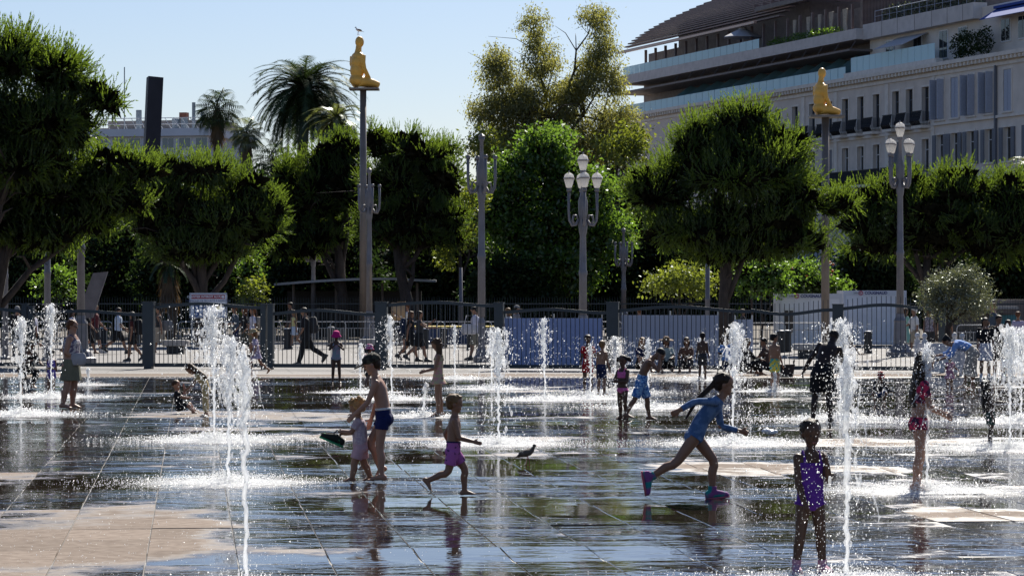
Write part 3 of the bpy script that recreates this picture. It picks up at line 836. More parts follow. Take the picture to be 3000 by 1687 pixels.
# balconies, bellied iron
def balcony(s0, s1, z, hgt):
    b = hb('balcony', TRIM, None, [(s0, s1, -.85, -.001, z - .22, z)])
    m = MB(); nb = max(6, int((s1 - s0) / .13))
    for k in range(nb + 1):
        s = s0 + .05 + (s1 - s0 - .1) * k / nb
        pts = [(s, yb(-.80), z), (s, yb(-1.0), z + hgt * .3), (s, yb(-.86), z + hgt * .65), (s, yb(-.78), z + hgt)]
        m.tube(pts, .03, 4)
    m.b2((s0, yb(-.74), z + hgt), (s1, yb(-.84), z + hgt + .05)); m.b2((s0, yb(-.93), z + hgt * .45), (s1, yb(-.90), z + hgt * .5))
    for s in (s0 + .03, s1 - .03):
        for k in range(6): m.tube([(s, yb(-.1 - .12 * k), z), (s, yb(-.1 - .12 * k), z + hgt)], .02, 4)
    m.build('iron_railing', IRON, b)
for px in left_cols[:9]:
    balcony(S(px) - .82, S(px) + .82, 15.55, 1.1)
balcony(S(2600), S(2450), 11.3, 1.15); balcony(S(2722), S(2605), 11.3, 1.15); balcony(S(2440), S(2300), 11.3, 1.15)
# set-back upper storeys
sM = S(2485)
hb('attic_wall', WALL2, None, [(sA, sM, 2.0, 14, 20.3, 24.4)])
hb('attic_wall', BRN, None, [(sM, sC, 3.2, 14, 20.3, 23.6)])
hb('parapet', CONC, None, [(S(2810), sM - .3, 1.2, 2.4, 23.5, 24.75), (sM - .3, sC, .6, 3.4, 23.55, 24.45)])
cap = hb('parapet_joint', BRN, None, [(S(2780), S(2780) + .06, 1.19, 1.205, 23.5, 24.75)])
for px in (2735, 2690, 2640, 2590, 2545): dup(cap, hotel, (S(px) - S(2780), 0, 0))
hb('overhang', BRN, None, [(sM - .5, sC, -.1, 3.3, 22.55, 22.72)])
br = MB(); br.tube([(sM, yb(.2), 22.75), (sM, yb(.75), 23.5)], .03, 4)
b0 = br.build('overhang_tie', BRN, hotel)
for k in range(1, 13): dup(b0, hotel, (k * 3.3, 0, 0))
g0 = hb('glass_pane', BGLASS, None, [(sM + .6, sM + .6 + 1.42, .02, .04, 20.35, 21.3)])
for k in range(1, int((sC - sM - 1) / 1.5)): dup(g0, hotel, (k * 1.5, 0, 0))
g1 = hb('glass_pane', BGLASS, None, [(S(2735), S(2735) + 1.12, .1, .12, 20.75, 21.95)])
for k in range(1, int((S(2478) - S(2735)) / 1.18)): dup(g1, hotel, (k * 1.18, 0, 0))
hb('terrace_kerb', TRIM, None, [(S(2745), S(2475), -.1, .5, 20.31, 20.72)])
g2 = hb('glass_pane', BGLASS, None, [(S(2205), S(2205) + 1.42, .62, .64, 24.46, 25.3)])
for k in range(1, int((sC - S(2205)) / 1.5)): dup(g2, hotel, (k * 1.5, 0, 0))
pm = MB(); s = sM + 3
pm.add([(s, yb(.6), 20.32), (s, yb(3.2), 20.32), (s, yb(3.2), 22.3), (s, yb(2.2), 22.5), (s, yb(.6), 21.4), (s + .08, yb(.6), 20.32), (s + .08, yb(3.2), 20.32), (s + .08, yb(3.2), 22.3), (s + .08, yb(2.2), 22.5), (s + .08, yb(.6), 21.4)],
       [(0, 1, 2, 3, 4), (9, 8, 7, 6, 5), (0, 5, 6, 1), (1, 6, 7, 2), (2, 7, 8, 3), (3, 8, 9, 4), (4, 9, 5, 0)])
p0 = pm.build('terrace_partition', PART, hotel)
for k in range(1, 12): dup(p0, hotel, (k * 3.4, 0, 0))
for px, z0 in ((2700, 20.9), (2755, 20.9), (2625, 20.9), (2545, 20.9), (2930, 21.4), (2880, 21.4)):
    s = S(px)
    f = hb('terrace_window', WHITEP, None, [(s - .75, s + .75, 1.90, 1.995, z0, 23.2)])
    hb('pane', GLASSD, f, [(s - .65, s - .05, 1.87, 1.90, z0 + .1, 23.1), (s + .05, s + .65, 1.87, 1.90, z0 + .1, 23.1)])
def slant(name, mat, s0, s1, za, da, zb_, db, th=.05):
    m = MB()
    q = [(s0, yb(da), za), (s1, yb(da), za), (s1, yb(db), zb_), (s0, yb(db), zb_)]
    m.add(q + [(x, y, z + th) for x, y, z in q], [(3, 2, 1, 0), (4, 5, 6, 7), (0, 1, 5, 4), (1, 2, 6, 5), (2, 3, 7, 6), (3, 0, 4, 7)])
    return m.build(name, mat, hotel)
slant('awning', AWN, S(2655), S(2570), 23.2, 1.9, 22.2, -.3)
slant('awning', AWNB, S(3000) - 12, S(2855), 24.0, 1.95, 23.1, .4)
hb('blue_awning_box', AWNB, None, [(S(3000) - 12, S(2855), 1.6, 1.99, 24.0, 24.2)])
# upper terrace: colonnade, curtains, umbrella, louvred roof
hb('roof_terrace_wall', BRN, None, [(S(2420), sC + 2, 4.5, 14, 24.45, 27.0), (S(2780), S(2420), 3.2, 14, 24.45, 28.3)])
c0 = hb('terrace_post', LOUV, None, [(S(2420), S(2420) + .22, 2.4, 2.62, 24.45, 27.0)])
for k in range(1, 19): dup(c0, hotel, (k * 2.7, 0, 0))
rib = hb('cladding_rib', LOUV, None, [(S(2760), S(2760) + .09, 3.08, 3.19, 25.0, 28.2)])
for k in range(1, int((S(2425) - S(2760)) / .28)): dup(rib, hotel, (k * .28, 0, 0))
hb('eave', GUT, None, [(S(2170), sC + 2.5, 1.3, 1.6, 26.95, 27.15)])
hb('eave', BRN, None, [(S(2800), S(2170), 1.4, 1.8, 28.0, 28.4)])
for px, w in ((2240, .5), (2280, .7), (2312, .5), (2345, .8), (2385, .9)):
    s = S(px); m = MB()
    for k in range(8): m.tube([(s + w * (k / 7 - .5), yb(2.9 + .1 * (k % 2)), 24.5), (s + w * .5 * (k / 7 - .5), yb(2.9), 25.6), (s + w * (k / 7 - .5), yb(2.9 + .08 * (k % 2)), 26.8)], .09, 5)
    m.build('curtain', CURT, hotel)
nl = 26
for k in range(nl):     # louvre blades stepping up and back, each a slat of its own
    f = k / (nl - 1)
    hb('roof_louvre', LOUV, None, [(S(2235) - 10 * f, sC + 2.4 - 22 * f ** 2.2, 1.6 + 9 * f, 2.12 + 9 * f, 27.15 + 6.2 * f ** .82, 27.27 + 6.2 * f ** .82)])
hb('roof_shell', BRN, None, [(S(2235), sC - 6, 4.6, 14, 27.0, 28.6), (S(2235), sC - 14, 7.5, 14, 28.6, 30.6)])
pf = hb('pergola_beam', LOUV, None, [(S(2440), S(2440) + .14, 1.8, 9, 28.5, 28.75)])
for k in range(1, 12): dup(pf, hotel, (k * 1.9, 0, 0))
for k in range(11): hb('pergola_slat', LOUV, None, [(S(2480), S(2235), 1.8 + k * .65, 1.95 + k * .65, 28.76 + k * .2, 28.84 + k * .2)])
# planting and rail on the roof
m = MB()
for k in range(14):
    s = S(2810) + (S(2520) - S(2810)) * k / 13
    m.tube([(s, yb(1.35), 24.75), (s, yb(1.35), 25.7)], .025, 4)
m.tube([(S(2810), yb(1.35), 25.7), (S(2520), yb(1.35), 25.7)], .03, 4); m.tube([(S(2810), yb(1.35), 25.25), (S(2520), yb(1.35), 25.25)], .02, 4)
m.build('roof_rail', SHUT, hotel)
rp = np.random.default_rng(21)
def roofplant(name, px0, px1, dep, z, h, n, mat):
    lb = [(np.array([s, yb(dep), z + h * .5]), np.array([.9, .5, h * (.45 + .2 * rnd.random())])) for s in np.arange(S(px0), S(px1), 1.1)]
    V, F = leaf_crown(lb, n, rp, .2, inner=.5)
    return link_mesh(name, np_mesh(name, V, F), hotel, mat)
tag(roofplant('roof_hedge', 2800, 2530, 1.9, 24.6, 1.3, 3500, OLIVE), kind='stuff')
tag(roofplant('terrace_hedge', 2400, 2215, 1.6, 24.3, .9, 1800, BROAD), kind='stuff')
tag(roofplant('terrace_bush', 2855, 2770, .9, 20.6, 1.9, 1800, DARKL), kind='stuff')
um = MB(); s = S(2118)
um.lathe([(.05, 24.5), (.05, 26.3)], 6, (s, yb(2.0), 0)); um.lathe([(1.9, 26.0), (1.85, 26.08), (.5, 26.75), (.45, 26.8), (.4, 26.95), (.02, 27.05)], 8, (s, yb(2.0), 0))
um.build('terrace_parasol', AWN, hotel)
# white building at the left, behind the pines
WB = pbr('white_modern_render', (.68, .70, .76), .8, noise=.06, scale=.6)
wb = empty('white_building', P(450, 871, 262) * [1, 1, 0], R(-14), 'low white modern block with roof railing and aerials at the left', 'building')
def wbx(name, mat, boxes, par=None):
    m = MB()
    for lo, hi in boxes: m.b2(lo, hi)
    return m.build(name, mat, par or wb)
s = 262 / FPX
def zz(py): return CAMH + (HOR - py) * s
wbx('wall', WB, [((-9, 0, 0), (5, 12, zz(400)))])
wbx('cornice', WB, [((-9.4, -.5, zz(400)), (5.4, 12.4, zz(378)))])
wg = pbr('grey_blue_pane', (.10, .14, .18), .1, spec=.8)
for k in range(9):
    x = -8.2 + k * 1.6
    f = wbx('window', WHITEP, [((x - .62, -.06, zz(436)), (x + .62, -.001, zz(404)))])
    wbx('pane', wg, [((x - .52, -.09, zz(434)), (x - .04, -.061, zz(406))), ((x + .04, -.09, zz(434)), (x + .52, -.061, zz(406)))], f)
wbx('penthouse', pbr('grey_brown_render', (.22, .2, .19), .9, noise=.2, scale=1), [((-6, 4, zz(378)), (4.5, 10, zz(345))), ((-8, 6, zz(378)), (-6, 10, zz(362)))])
m = MB()
for k in range(18): m.tube([(-9.2 + k * .85, -.35, zz(378)), (-9.2 + k * .8, -.35, zz(378) + .95)], .03, 4)
for h in (.4, .95): m.tube([(-9.2, -.35, zz(378) + h), (5.2, -.35, zz(378) + h)], .035, 4)
m.build('roof_railing', WHITEP, wb)
for x, ytop, r_ in ((-2.2, 318, .28), (-3.6, 190, .05), (3.1, 298, .17), (3.9, 318, .15), (-1.0, 300, .05), (1.4, 345, .4), (2.2, 344, .35)):
    m = MB(); m.tube([(x, 2, zz(378)), (x, 2, zz(ytop))], r_, 8); m.build('roof_mast', pbr('weathered_mast', (.2, .24, .27), .6), wb)
m = MB(); m.b2((.2, 6, zz(345)), (.9, 6.7, zz(318))); m.build('chimney', pbr('brick_red', (.25, .10, .07), .9, noise=.2, scale=4), wb)
# dark leaning stele
st = MB(); dS = 200; s = dS / FPX
w1 = np.array([26 * s, 26 * s * 1.2, 0]); 
b = P(436, 640, dS); t_ = P(454, 228, dS)
ax1 = np.array([37 * s, 1.4, 0]) * .98; ax2 = np.array([-15 * s, 1.6, 0])
def ring(c): return [c - ax1 * .5 - ax2 * .5, c + ax1 * .5 - ax2 * .5, c + ax1 * .5 + ax2 * .5, c - ax1 * .5 + ax2 * .5]
b = np.array([P(420, 871, dS)[0], dS, 0]); 
st.rings([ring(b), ring(b * .5 + t_ * .5), ring(t_)])
tag(st.build('leaning_stele', pbr('dark_patinated_steel', (.022, .022, .032), .65, noise=.3, scale=.6)), 'dark square pillar leaning right above the left pines', 'sculpture')
# ------------------------------------------------------------------ street furniture
FENCE = pbr('blue_grey_fence_paint', (.020, .032, .042), .5, noise=.15, scale=3)
LAMPM = pbr('grey_lamp_paint', (.16, .155, .17), .45, .2, noise=.15, scale=4)
STEEL = pbr('galvanised_steel', (.42, .42, .43), .35, .8, noise=.1, scale=5)
POLEM = pbr('dull_bronze_grey_steel', (.20, .17, .15), .5, .4, noise=.15, scale=2)
GLOBE, n_, l_ = newmat('frosted_lantern_glass'); MATS['globe'] = GLOBE
b_ = n_['Principled BSDF']; b_.inputs['Base Color'].default_value = (.85, .84, .82, 1); b_.inputs['Roughness'].default_value = .3
t_ = n_.new('ShaderNodeBsdfTranslucent'); t_.inputs['Color'].default_value = (.95, .93, .9, 1)
x_ = n_.new('ShaderNodeMixShader'); x_.inputs['Fac'].default_value = .6; l_.new(b_.outputs[0], x_.inputs[1]); l_.new(t_.outputs[0], x_.inputs[2]); l_.new(x_.outputs[0], n_['Material Output'].inputs['Surface'])
CAPM = pbr('lantern_cap_metal', (.30, .27, .25), .35, .6)
BOARD = pbr('shaded_white_site_board', (.40, .44, .56), .5, noise=.04, scale=1.2)  # white boards, with grey-blue shade put into the colour
BOARD2 = pbr('blue_shaded_site_board', (.25, .33, .60), .5, noise=.05, scale=1.2)  # also a white board, bluish shade painted into its colour
BOLM = pbr('black_bollard_iron', (.018, .019, .022), .5, .2, noise=.2, scale=5)
STONEB = pbr('pale_bench_stone', (.36, .34, .32), .8, noise=.12, scale=5, bump=.2)
GOLD = pbr('golden_resin', (.72, .40, .07), .45, noise=.10, scale=1.5, bump=.1, bscale=6, sss=.0)

def fy(px): return 85.3 - (px / 3000.0) * 5.6       # the fence line comes a little nearer to the right
def fence_panel(px0, px1, ztop, wave, label, over=0.0, boards=None):
    Y0, Y1 = fy(px0), fy(px1)
    a = np.array([(px0 - 1500) / FPX * Y0, Y0, 0]); b = np.array([(px1 - 1500) / FPX * Y1, Y1, 0])
    L = np.linalg.norm(b - a); rz = math.atan2(b[1] - a[1], b[0] - a[0])
    t = empty('fence_gate', a, rz, label, 'fence', 'gates of the blue-grey fence across the square')
    def zt(u): return ztop + wave * math.sin((u - .15) * 2 * math.pi * .9)
    m = MB()
    N = 26
    pts = [(L * k / N, 0, zt(k / N)) for k in range(N + 1)]
    for k in range(N):
        p, q = pts[k], pts[k + 1]
        m.add([(p[0], -.03, p[2] - .045), (q[0], -.03, q[2] - .045), (q[0], .03, q[2] - .045), (p[0], .03, p[2] - .045), (p[0], -.03, p[2] + .045), (q[0], -.03, q[2] + .045), (q[0], .03, q[2] + .045), (p[0], .03, p[2] + .045)],
              [(0, 3, 2, 1), (4, 5, 6, 7), (0, 1, 5, 4), (2, 3, 7, 6)])
    m.build('top_rail', FENCE, t)
    MB().b2((0, -.035, .05), (L, .035, .16)).build('bottom_rail', FENCE, t)
    n = max(2, int(round(L / .131)))
    bar = None
    for k in range(1, n):
        x = L * k / n
        h = zt(k / n) + over - .10
        if bar is None:
            me = MB().tube([(0, 0, 0), (0, 0, .5), (0, 0, 1)], .0105, 6).mesh('bar'); me.materials.append(FENCE); bar = me
        o = bpy.data.objects.new('bar', bar); COL.objects.link(o); o.parent = t; o.location = (x, 0, .12); o.scale = (1, 1, h - .03)
    return t, a, b, L, rz
def fence_post(px, w, h, label):
    Y = fy(px)
    t = empty('fence_post', ((px - 1500) / FPX * Y, Y - .01, 0), math.atan2(-5.6, 30), label, 'post', 'posts of the blue-grey fence across the square')
    MB().b2((-w / 2, -.10, .06), (w / 2, .10, h)).build('shaft', FENCE, t)
    MB().b2((-w / 2 - .015, -.115, h), (w / 2 + .015, .115, h + .03)).build('cap', FENCE, t)
    MB().b2((-w / 3, -.12, -.1), (w / 3, .12, .06)).build('foot', FENCE, t)
    return t
POSTS = [(-92, .2, 1.83, 'left of the picture edge'), (74, .16, 1.86, 'thin, behind the leftmost water jet'), (92, .16, 1.80, 'thin, just right of the leftmost jet'), (436, .34, 1.92, 'broad, left of the notice board'), (773, .16, 1.86, 'left of the close pair by the sun-hatted child'), (794, .16, 1.86, 'right of the close pair by the sun-hatted child'),
         (1118, .34, 1.92, 'broad, behind the boy in the dark cap'), (1462, .26, 1.90, 'broad, beside the blue-shaded board'), (1795, .34, 1.92, 'broad, between the blue-shaded board and the grey-shaded board'), (2455, .30, 1.86, 'broad, left of the right-hand lamp post'), (2760, .2, 1.80, 'behind the small olive tree')]
for px, w, h, l in POSTS: fence_post(px, w, h, 'blue-grey steel fence post, ' + l)
PAN = [(-80, 66, 1.70, .03, 0, 'at the left picture edge'), (100, 418, 1.62, .05, 0, 'behind the woman in sunglasses'), (454, 765, 1.83, .055, 0, 'in front of the notice board'), (802, 1100, 1.64, .06, 0, 'in front of the man walking in black'),
       (1136, 1448, 1.88, .05, 0, 'in front of the man in the white shirt'), (1476, 1777, 1.68, .05, 0, 'carrying the blue-shaded board'), (1813, 2200, 1.74, .07, 0, 'carrying the grey-shaded boards'), (2200, 2440, 1.66, -.06, .30, 'in front of the left site cabin'), (2470, 2752, 1.80, .06, .26, 'in front of the right site cabin')]
FP = {}
for p in PAN: FP[p[0]] = fence_panel(p[0], p[1], p[2], p[3], 'wavy-topped blue-grey steel fence gate ' + p[5], p[4])
def board(px0, px1, zt, zb, mat, label):
    Y0, Y1 = fy(px0) + .07, fy(px1) + .07
    a = np.array([(px0 - 1500) / FPX * Y0, Y0, 0]); b = np.array([(px1 - 1500) / FPX * Y1, Y1, 0]); L = np.linalg.norm(b - a)
    t = empty('site_board', a, math.atan2(b[1] - a[1], b[0] - a[0]), label, 'board')
    n = max(1, round(L / 1.4))
    for k in range(n): MB().b2((L * k / n + .004, 0, zb), (L * (k + 1) / n - .004, .02, zt)).build('panel', mat, t)
    for k in range(n + 1):
        x = min(max(L * k / n, .03), L - .03)
        MB().b2((x - .02, .021, 0.0), (x + .02, .06, zt + .12)).build('batten', STEEL, t)
board(1478, 1766, 1.48, .06, BOARD2, 'white board coloured in blue shade, fixed behind the fence bars in the middle')
board(1821, 2106, 1.57, .10, BOARD, 'white board coloured in grey shade behind the fence bars under the big pine')
board(2150, 2206, 1.45, .08, BOARD, 'narrow white board coloured in grey shade beside the crowd barriers')

# park railing further back
r0 = empty('park_railing', (-26, 133, 0), 0, 'dark spiked park railing in the shade behind the crowd barriers', 'railing')
m = MB()
for k in range(430): m.tube([(k * .12, 0, .1), (k * .12, 0, 2.0), (k * .12, 0, 2.1)], [.009, .009, .002], 4)
tag(m.build('spikes', FENCE, r0), kind='stuff')
MB().b2((0, -.02, .15), (52, .02, .2)).b2((0, -.02, 1.75), (52, .02, 1.8)).build('rails', FENCE, r0)
# kerb of the park
tag(MB().b2((-60, 127, -.05), (60, 127.4, .12)).build('kerb', STONEB), kind='structure')

# crowd barriers
def barrier():
    t = empty('crowd_barrier', (0, 0, 0), 0, 'x', 'barrier', 'galvanised crowd barriers in a row')
    L, h = 2.3, 1.08
    pts = [(0.04, 0, .0), (.04, 0, h - .12), (.075, 0, h - .035), (.16, 0, h), (L - .16, 0, h), (L - .075, 0, h - .035), (L - .04, 0, h - .12), (L - .04, 0, 0)]
    MB().tube(pts, .021, 6).build('frame', STEEL, t, True)
    MB().tube([(.05, 0, .82), (L - .05, 0, .82)], .014, 6).build('rail', STEEL, t); MB().tube([(.05, 0, .17), (L - .05, 0, .17)], .014, 6).build('rail', STEEL, t)
    me = None
    for k in range(1, 18):
        if me is None:
            o = MB().tube([(0, 0, .17), (0, 0, .82)], .008, 5).build('bar', STEEL, t); me = o.data
        else:
            o = bpy.data.objects.new('bar', me); COL.objects.link(o); o.parent = t
        o.location = (L * k / 18, 0, 0)
    for x in (.3, L - .3): MB().tube([(x, -.3, .015), (x, 0, .06), (x, .3, .015)], .015, 5).build('foot', STEEL, t)
    return t
b0 = barrier()
bl = ['leftmost in the row', 'second from the left picture edge', 'behind the maroon-shirted woman', 'behind the stone bench', 'behind the notice board', 'behind the three standing walkers', 'behind the man walking in black', 'right of the man walking in black', 'behind the boxes', 'behind the two women walking', 'behind the small middle jet', 'behind the man in the white shirt', 'left one in the gap between boards and cabin', 'right one in the gap between boards and cabin', 'behind the small olive tree', 'behind the two men in black', 'at the far right', 'beside the bins']
bx = [-12, 165, 345, 520, 660, 760, 850, 965, 1080, 1140, 1278, 1385, 2128, 2245, 2800, 2890, 2990, 1660]
for i, (px, lb) in enumerate(zip(bx, bl)):
    Y = 118.0 if px < 2000 else 112.0
    if px > 2700: Y = 104
    loc = P(px, 871, Y) * [1, 1, 0]
    lab = 'galvanised crowd barrier ' + lb
    if i == 0: b0.location = loc; b0['label'] = lab
    else: dup_tree(b0, loc, rnd.uniform(-.06, .06), lab)
# bollards
def bollard():
    t = empty('bollard', (0, 0, 0), 0, 'x', 'bollard', 'squat black bollards on the pavement')
    MB().lathe([(.17, 0), (.17, .03), (.15, .05), (.15, .70), (.165, .71), (.165, .78), (.15, .80)], 14).build('shaft', BOLM, t)
    MB().lathe([(.15, .80), (.13, .825), (.05, .835)], 14).build('cap', STEEL, t)
    return t
bo = bollard()
for i, (px, py, lb) in enumerate([(13, 1018, 'at the far left edge'), (50, 1018, 'behind the leftmost jet'), (271, 1015, 'left of the pair beside the red-shirted man'), (302, 1019, 'right of the pair beside the red-shirted man'), (404, 1015, 'behind the maroon-shirted woman'), (842, 1022, 'in front of the woman in the yellow top'), (1168, 1012, 'left of the two women walking'), (1245, 1022, 'right of the two women walking'), (1300, 1019, 'behind the long-haired girl'), (1378, 1025, 'beside the man in the white shirt'), (2288, 1032, 'left of the pair behind the boy in green trunks'), (2307, 1031, 'right of the pair behind the boy in green trunks'), (2543, 1035, 'in front of the right site cabin'), (970, 1014, 'left of the taller statue column')]):
    loc = G(px, py); lab = 'squat black bollard ' + lb
    if i == 0: bo.location = loc; bo['label'] = lab
    else: dup_tree(bo, loc, 0, lab)
# stone benches
def bench(px, py, w, label):
    t = empty('stone_bench', G(px, py), 0, label, 'bench', 'stone benches on the pavement')
    rg = []
    for z, k in ((.28, .9), (.31, .98), (.44, 1.0), (.48, .99), (.5, .95)):
        rg.append([(w / 2 * k * abs(math.cos(a)) ** .55 * math.copysign(1, math.cos(a)), .42 * k * abs(math.sin(a)) ** .7 * math.copysign(1, math.sin(a)), z) for a in np.arange(24) * 2 * math.pi / 24])
    MB().rings(rg).build('seat', STONEB, t)
    MB().b2((-w * .3, -.28, 0), (w * .3, .28, .28)).build('base', BOLM, t)
bench(515, 1036, 1.0, 'pale stone bench on a dark base behind the second gate'); bench(1092, 1032, 1.05, 'pale stone bench behind the taller statue column foot'); bench(2368, 1050, 1.1, 'pale stone bench behind the man in black shorts')

# lamp posts
def lamp(px, Y, h, label, lit=True, rot=.35, base=True):
    t = empty('street_lamp', P(px, 871, Y) * [1, 1, 0], rot, label, 'street lamp', 'ornate lamp posts of the square')
    dz = h - 8.2; bk_ = 1.0 if base else .55
    MB().lathe([(q[0] * bk_, q[1]) for q in [(.50, 0), (.50, .16), (.40, .20), (.32, .36), (.24, .44), (.21, 1.2), (.23, 1.25), (.16, 1.38), (.14, 1.5)]], 12).build('plinth', LAMPM, t)
    zm = 1.45 + (5.6 + dz - 1.45) * .5
    pr = [(.13, 1.45), (.12, zm), (.14, zm + .05), (.14, zm + .15), (.115, zm + .2)] + [(r_, z_ + dz) for r_, z_ in ((.10, 5.6), (.125, 5.7), (.15, 5.95), (.115, 6.1), (.15, 6.35), (.155, 6.7), (.09, 6.9), (.065, 7.1), (.06, 7.56), (.10, 7.62), (.10, 7.68))]
    MB().lathe(pr, 12).build('pole', LAMPM, t, True)
    for i in range(4):
        a = i * math.pi / 2
        dx, dy = math.cos(a), math.sin(a)
        def q(rr, z): return (dx * rr * .75, dy * rr * .75, z + .58 + dz)
        arm = MB()
        arm.tube([q(.16, 5.55), q(.30, 5.36), q(.46, 5.34), q(.58, 5.5), q(.61, 5.8), q(.60, 6.45)], [.05, .05, .05, .045, .045, .05], 6)
        arm.tube([q(.36, 5.36), q(.45, 5.50), q(.40, 5.66), q(.26, 5.66), q(.22, 5.55)], .035, 5)
        arm.lathe([(.07, 7.0 + dz), (.08, 7.06 + dz), (.05, 7.12 + dz)], 8, (dx * .45, dy * .45, 0))
        arm.build('arm', LAMPM, t, True)
        if lit: lantern(t, dx * .45, dy * .45, 7.12 + dz, .70)
    if lit: lantern(t, 0, 0, 7.68 + dz, .74)
    else: MB().lathe([(.10, 7.68 + dz), (.12, 7.74 + dz), (.02, 7.82 + dz)], 8).build('finial', LAMPM, t)
    return t
def lantern(t, x, y, z, k):
    ln = MB().lathe([(.07 * k, 0), (.13 * k, .02 * k), (.235 * k, .40 * k), (.235 * k, .405 * k)], 8, (x, y, z)).build('lantern', GLOBE, t)
    MB().lathe([(.25 * k, .405 * k), (.265 * k, .44 * k), (.255 * k, .47 * k)], 8, (x, y, z)).build('rim', CAPM, ln)
    MB().lathe([(.235 * k, .47 * k), (.20 * k, .60 * k), (.10 * k, .68 * k), (.03 * k, .70 * k)], 8, (x, y, z)).build('dome', GLOBE, ln)
    MB().lathe([(.03 * k, .70 * k), (.04 * k, .74 * k), (.01 * k, .80 * k)], 6, (x, y, z)).build('finial', CAPM, ln)
lamp(2637, 101.7, 8.2, 'grey lamp post with four white lanterns in front of the right site cabin', rot=.55)
lamp(1708, 93, 6.65, 'grey lamp post with white lanterns in the middle, before the bright green tree', rot=.08)
lamp(1411, 93, 7.7, 'bare-armed grey lamp post without lanterns, behind the man in the white shirt', False, .3, False)
lamp(1082, 122, 7.9, 'bare-armed grey lamp post half hidden by the taller statue column', False)
lamp(918, 149, 6.2, 'bare-armed grey lamp post in front of the thin canopy', False, base=False)
lamp(1827, 144, 5.9, 'bare-armed slender lamp post left of the big round pine', False)
lamp(237, 91.6, 8.2, 'grey lamp post rising into the low pine, behind the woman in sunglasses', False)
def pole(px, Y, h, r, label):
    t = empty('pole', P(px, 871, Y) * [1, 1, 0], 0, label, 'pole')
    MB().lathe([(r * 1.1, 0), (r, .3), (r, h * .45), (r * 1.12, h * .455), (r * 1.12, h * .47), (r * .95, h * .475), (r * .85, h)], 12).build('shaft', LAMPM, t, True)
    MB().lathe([(r * 2.0, 0), (r * 2.0, .06), (r * 1.3, .12), (r * 1.15, .4)], 12).build('base_collar', LAMPM, t)
pole(16, 97, 6, .09, 'plain grey pole at the far left edge'); pole(139, 95, 6.2, .105, 'plain grey pole behind the tall left jet'); pole(2073, 118, 4.3, .10, 'plain grey pole beside the big pine trunk')
pole(1350, 139, 3.5, .09, 'thin dark signal pole under the yellowing tree')

# gilt figures kneeling on columns: plain smooth stand-in figures
def remesh_later(o, vox, smooth=6, fac=.5):
    md = o.modifiers.new('r', 'REMESH'); md.mode = 'VOXEL'; md.voxel_size = vox; md.use_smooth_shade = True
    ms = o.modifiers.new('s', 'SMOOTH'); ms.factor = fac; ms.iterations = smooth
    dm_ = o.modifiers.new('d', 'DECIMATE'); dm_.ratio = .28 if vox < .02 else .6
    BAKE.append(o)
BAKE = []
def statue(px, Y, zplate, hs, yaw, label):
    t = empty('column', P(px, 871, Y) * [1, 1, 0], 0, 'tall slender steel column carrying ' + label, 'column', 'columns with seated golden figures')
    MB().lathe([(.165, 0), (.155, zplate * .5), (.145, zplate - .08)], 18).build('shaft', POLEM, t, True)
    MB().b2((-.62, -.55, zplate - .08), (.72, .55, zplate)).build('plate', POLEM, t)
    f = empty('kneeling_figure', P(px, 871, Y) * [1, 1, 0] + np.array([0, 0, zplate]), yaw, label, 'statue', 'golden figures on columns')
    k = hs / 2.4
    m = MB()
    # plain smooth figure without face or hands
    m.ell((-.34, 0, .36), (.32, .40, .28)); m.ell((-.32, 0, .78), (.31, .36, .40)); m.ell((-.29, 0, 1.14), (.31, .40, .36)); m.ell((-.29, 0, 1.40), (.22, .42, .22))
    for s in (-1, 1):
        m.tube([(-.36, s * .17, .28), (.0, s * .19, .29), (.35, s * .19, .24), (.70, s * .17, .17)], [.26, .23, .19, .14], 12)
        m.tube([(-.28, s * .42, 1.44), (-.30, s * .45, 1.10), (-.22, s * .43, .84), (.0, s * .34, .58), (.16, s * .24, .44)], [.14, .125, .11, .10, .09], 10)
    m.tube([(-.28, 0, 1.45), (-.25, 0, 1.72), (-.22, 0, 1.92)], [.19, .14, .13], 12)
    m.ell((-.19, 0, 2.06), (.21, .18, .26))
    m.v = [(x * k, y * k, z * k) for x, y, z in m.v]
    o = m.build('figure', GOLD, f, True); remesh_later(o, .022, 5)
    return f
statue(1064, 131, 11.5, 2.42, R(35), 'smooth golden kneeling figure high on the left column, a gull on its head')
statue(2418, 113, 9.14, 1.92, R(26), 'smooth golden kneeling figure high on the right column before the hotel')

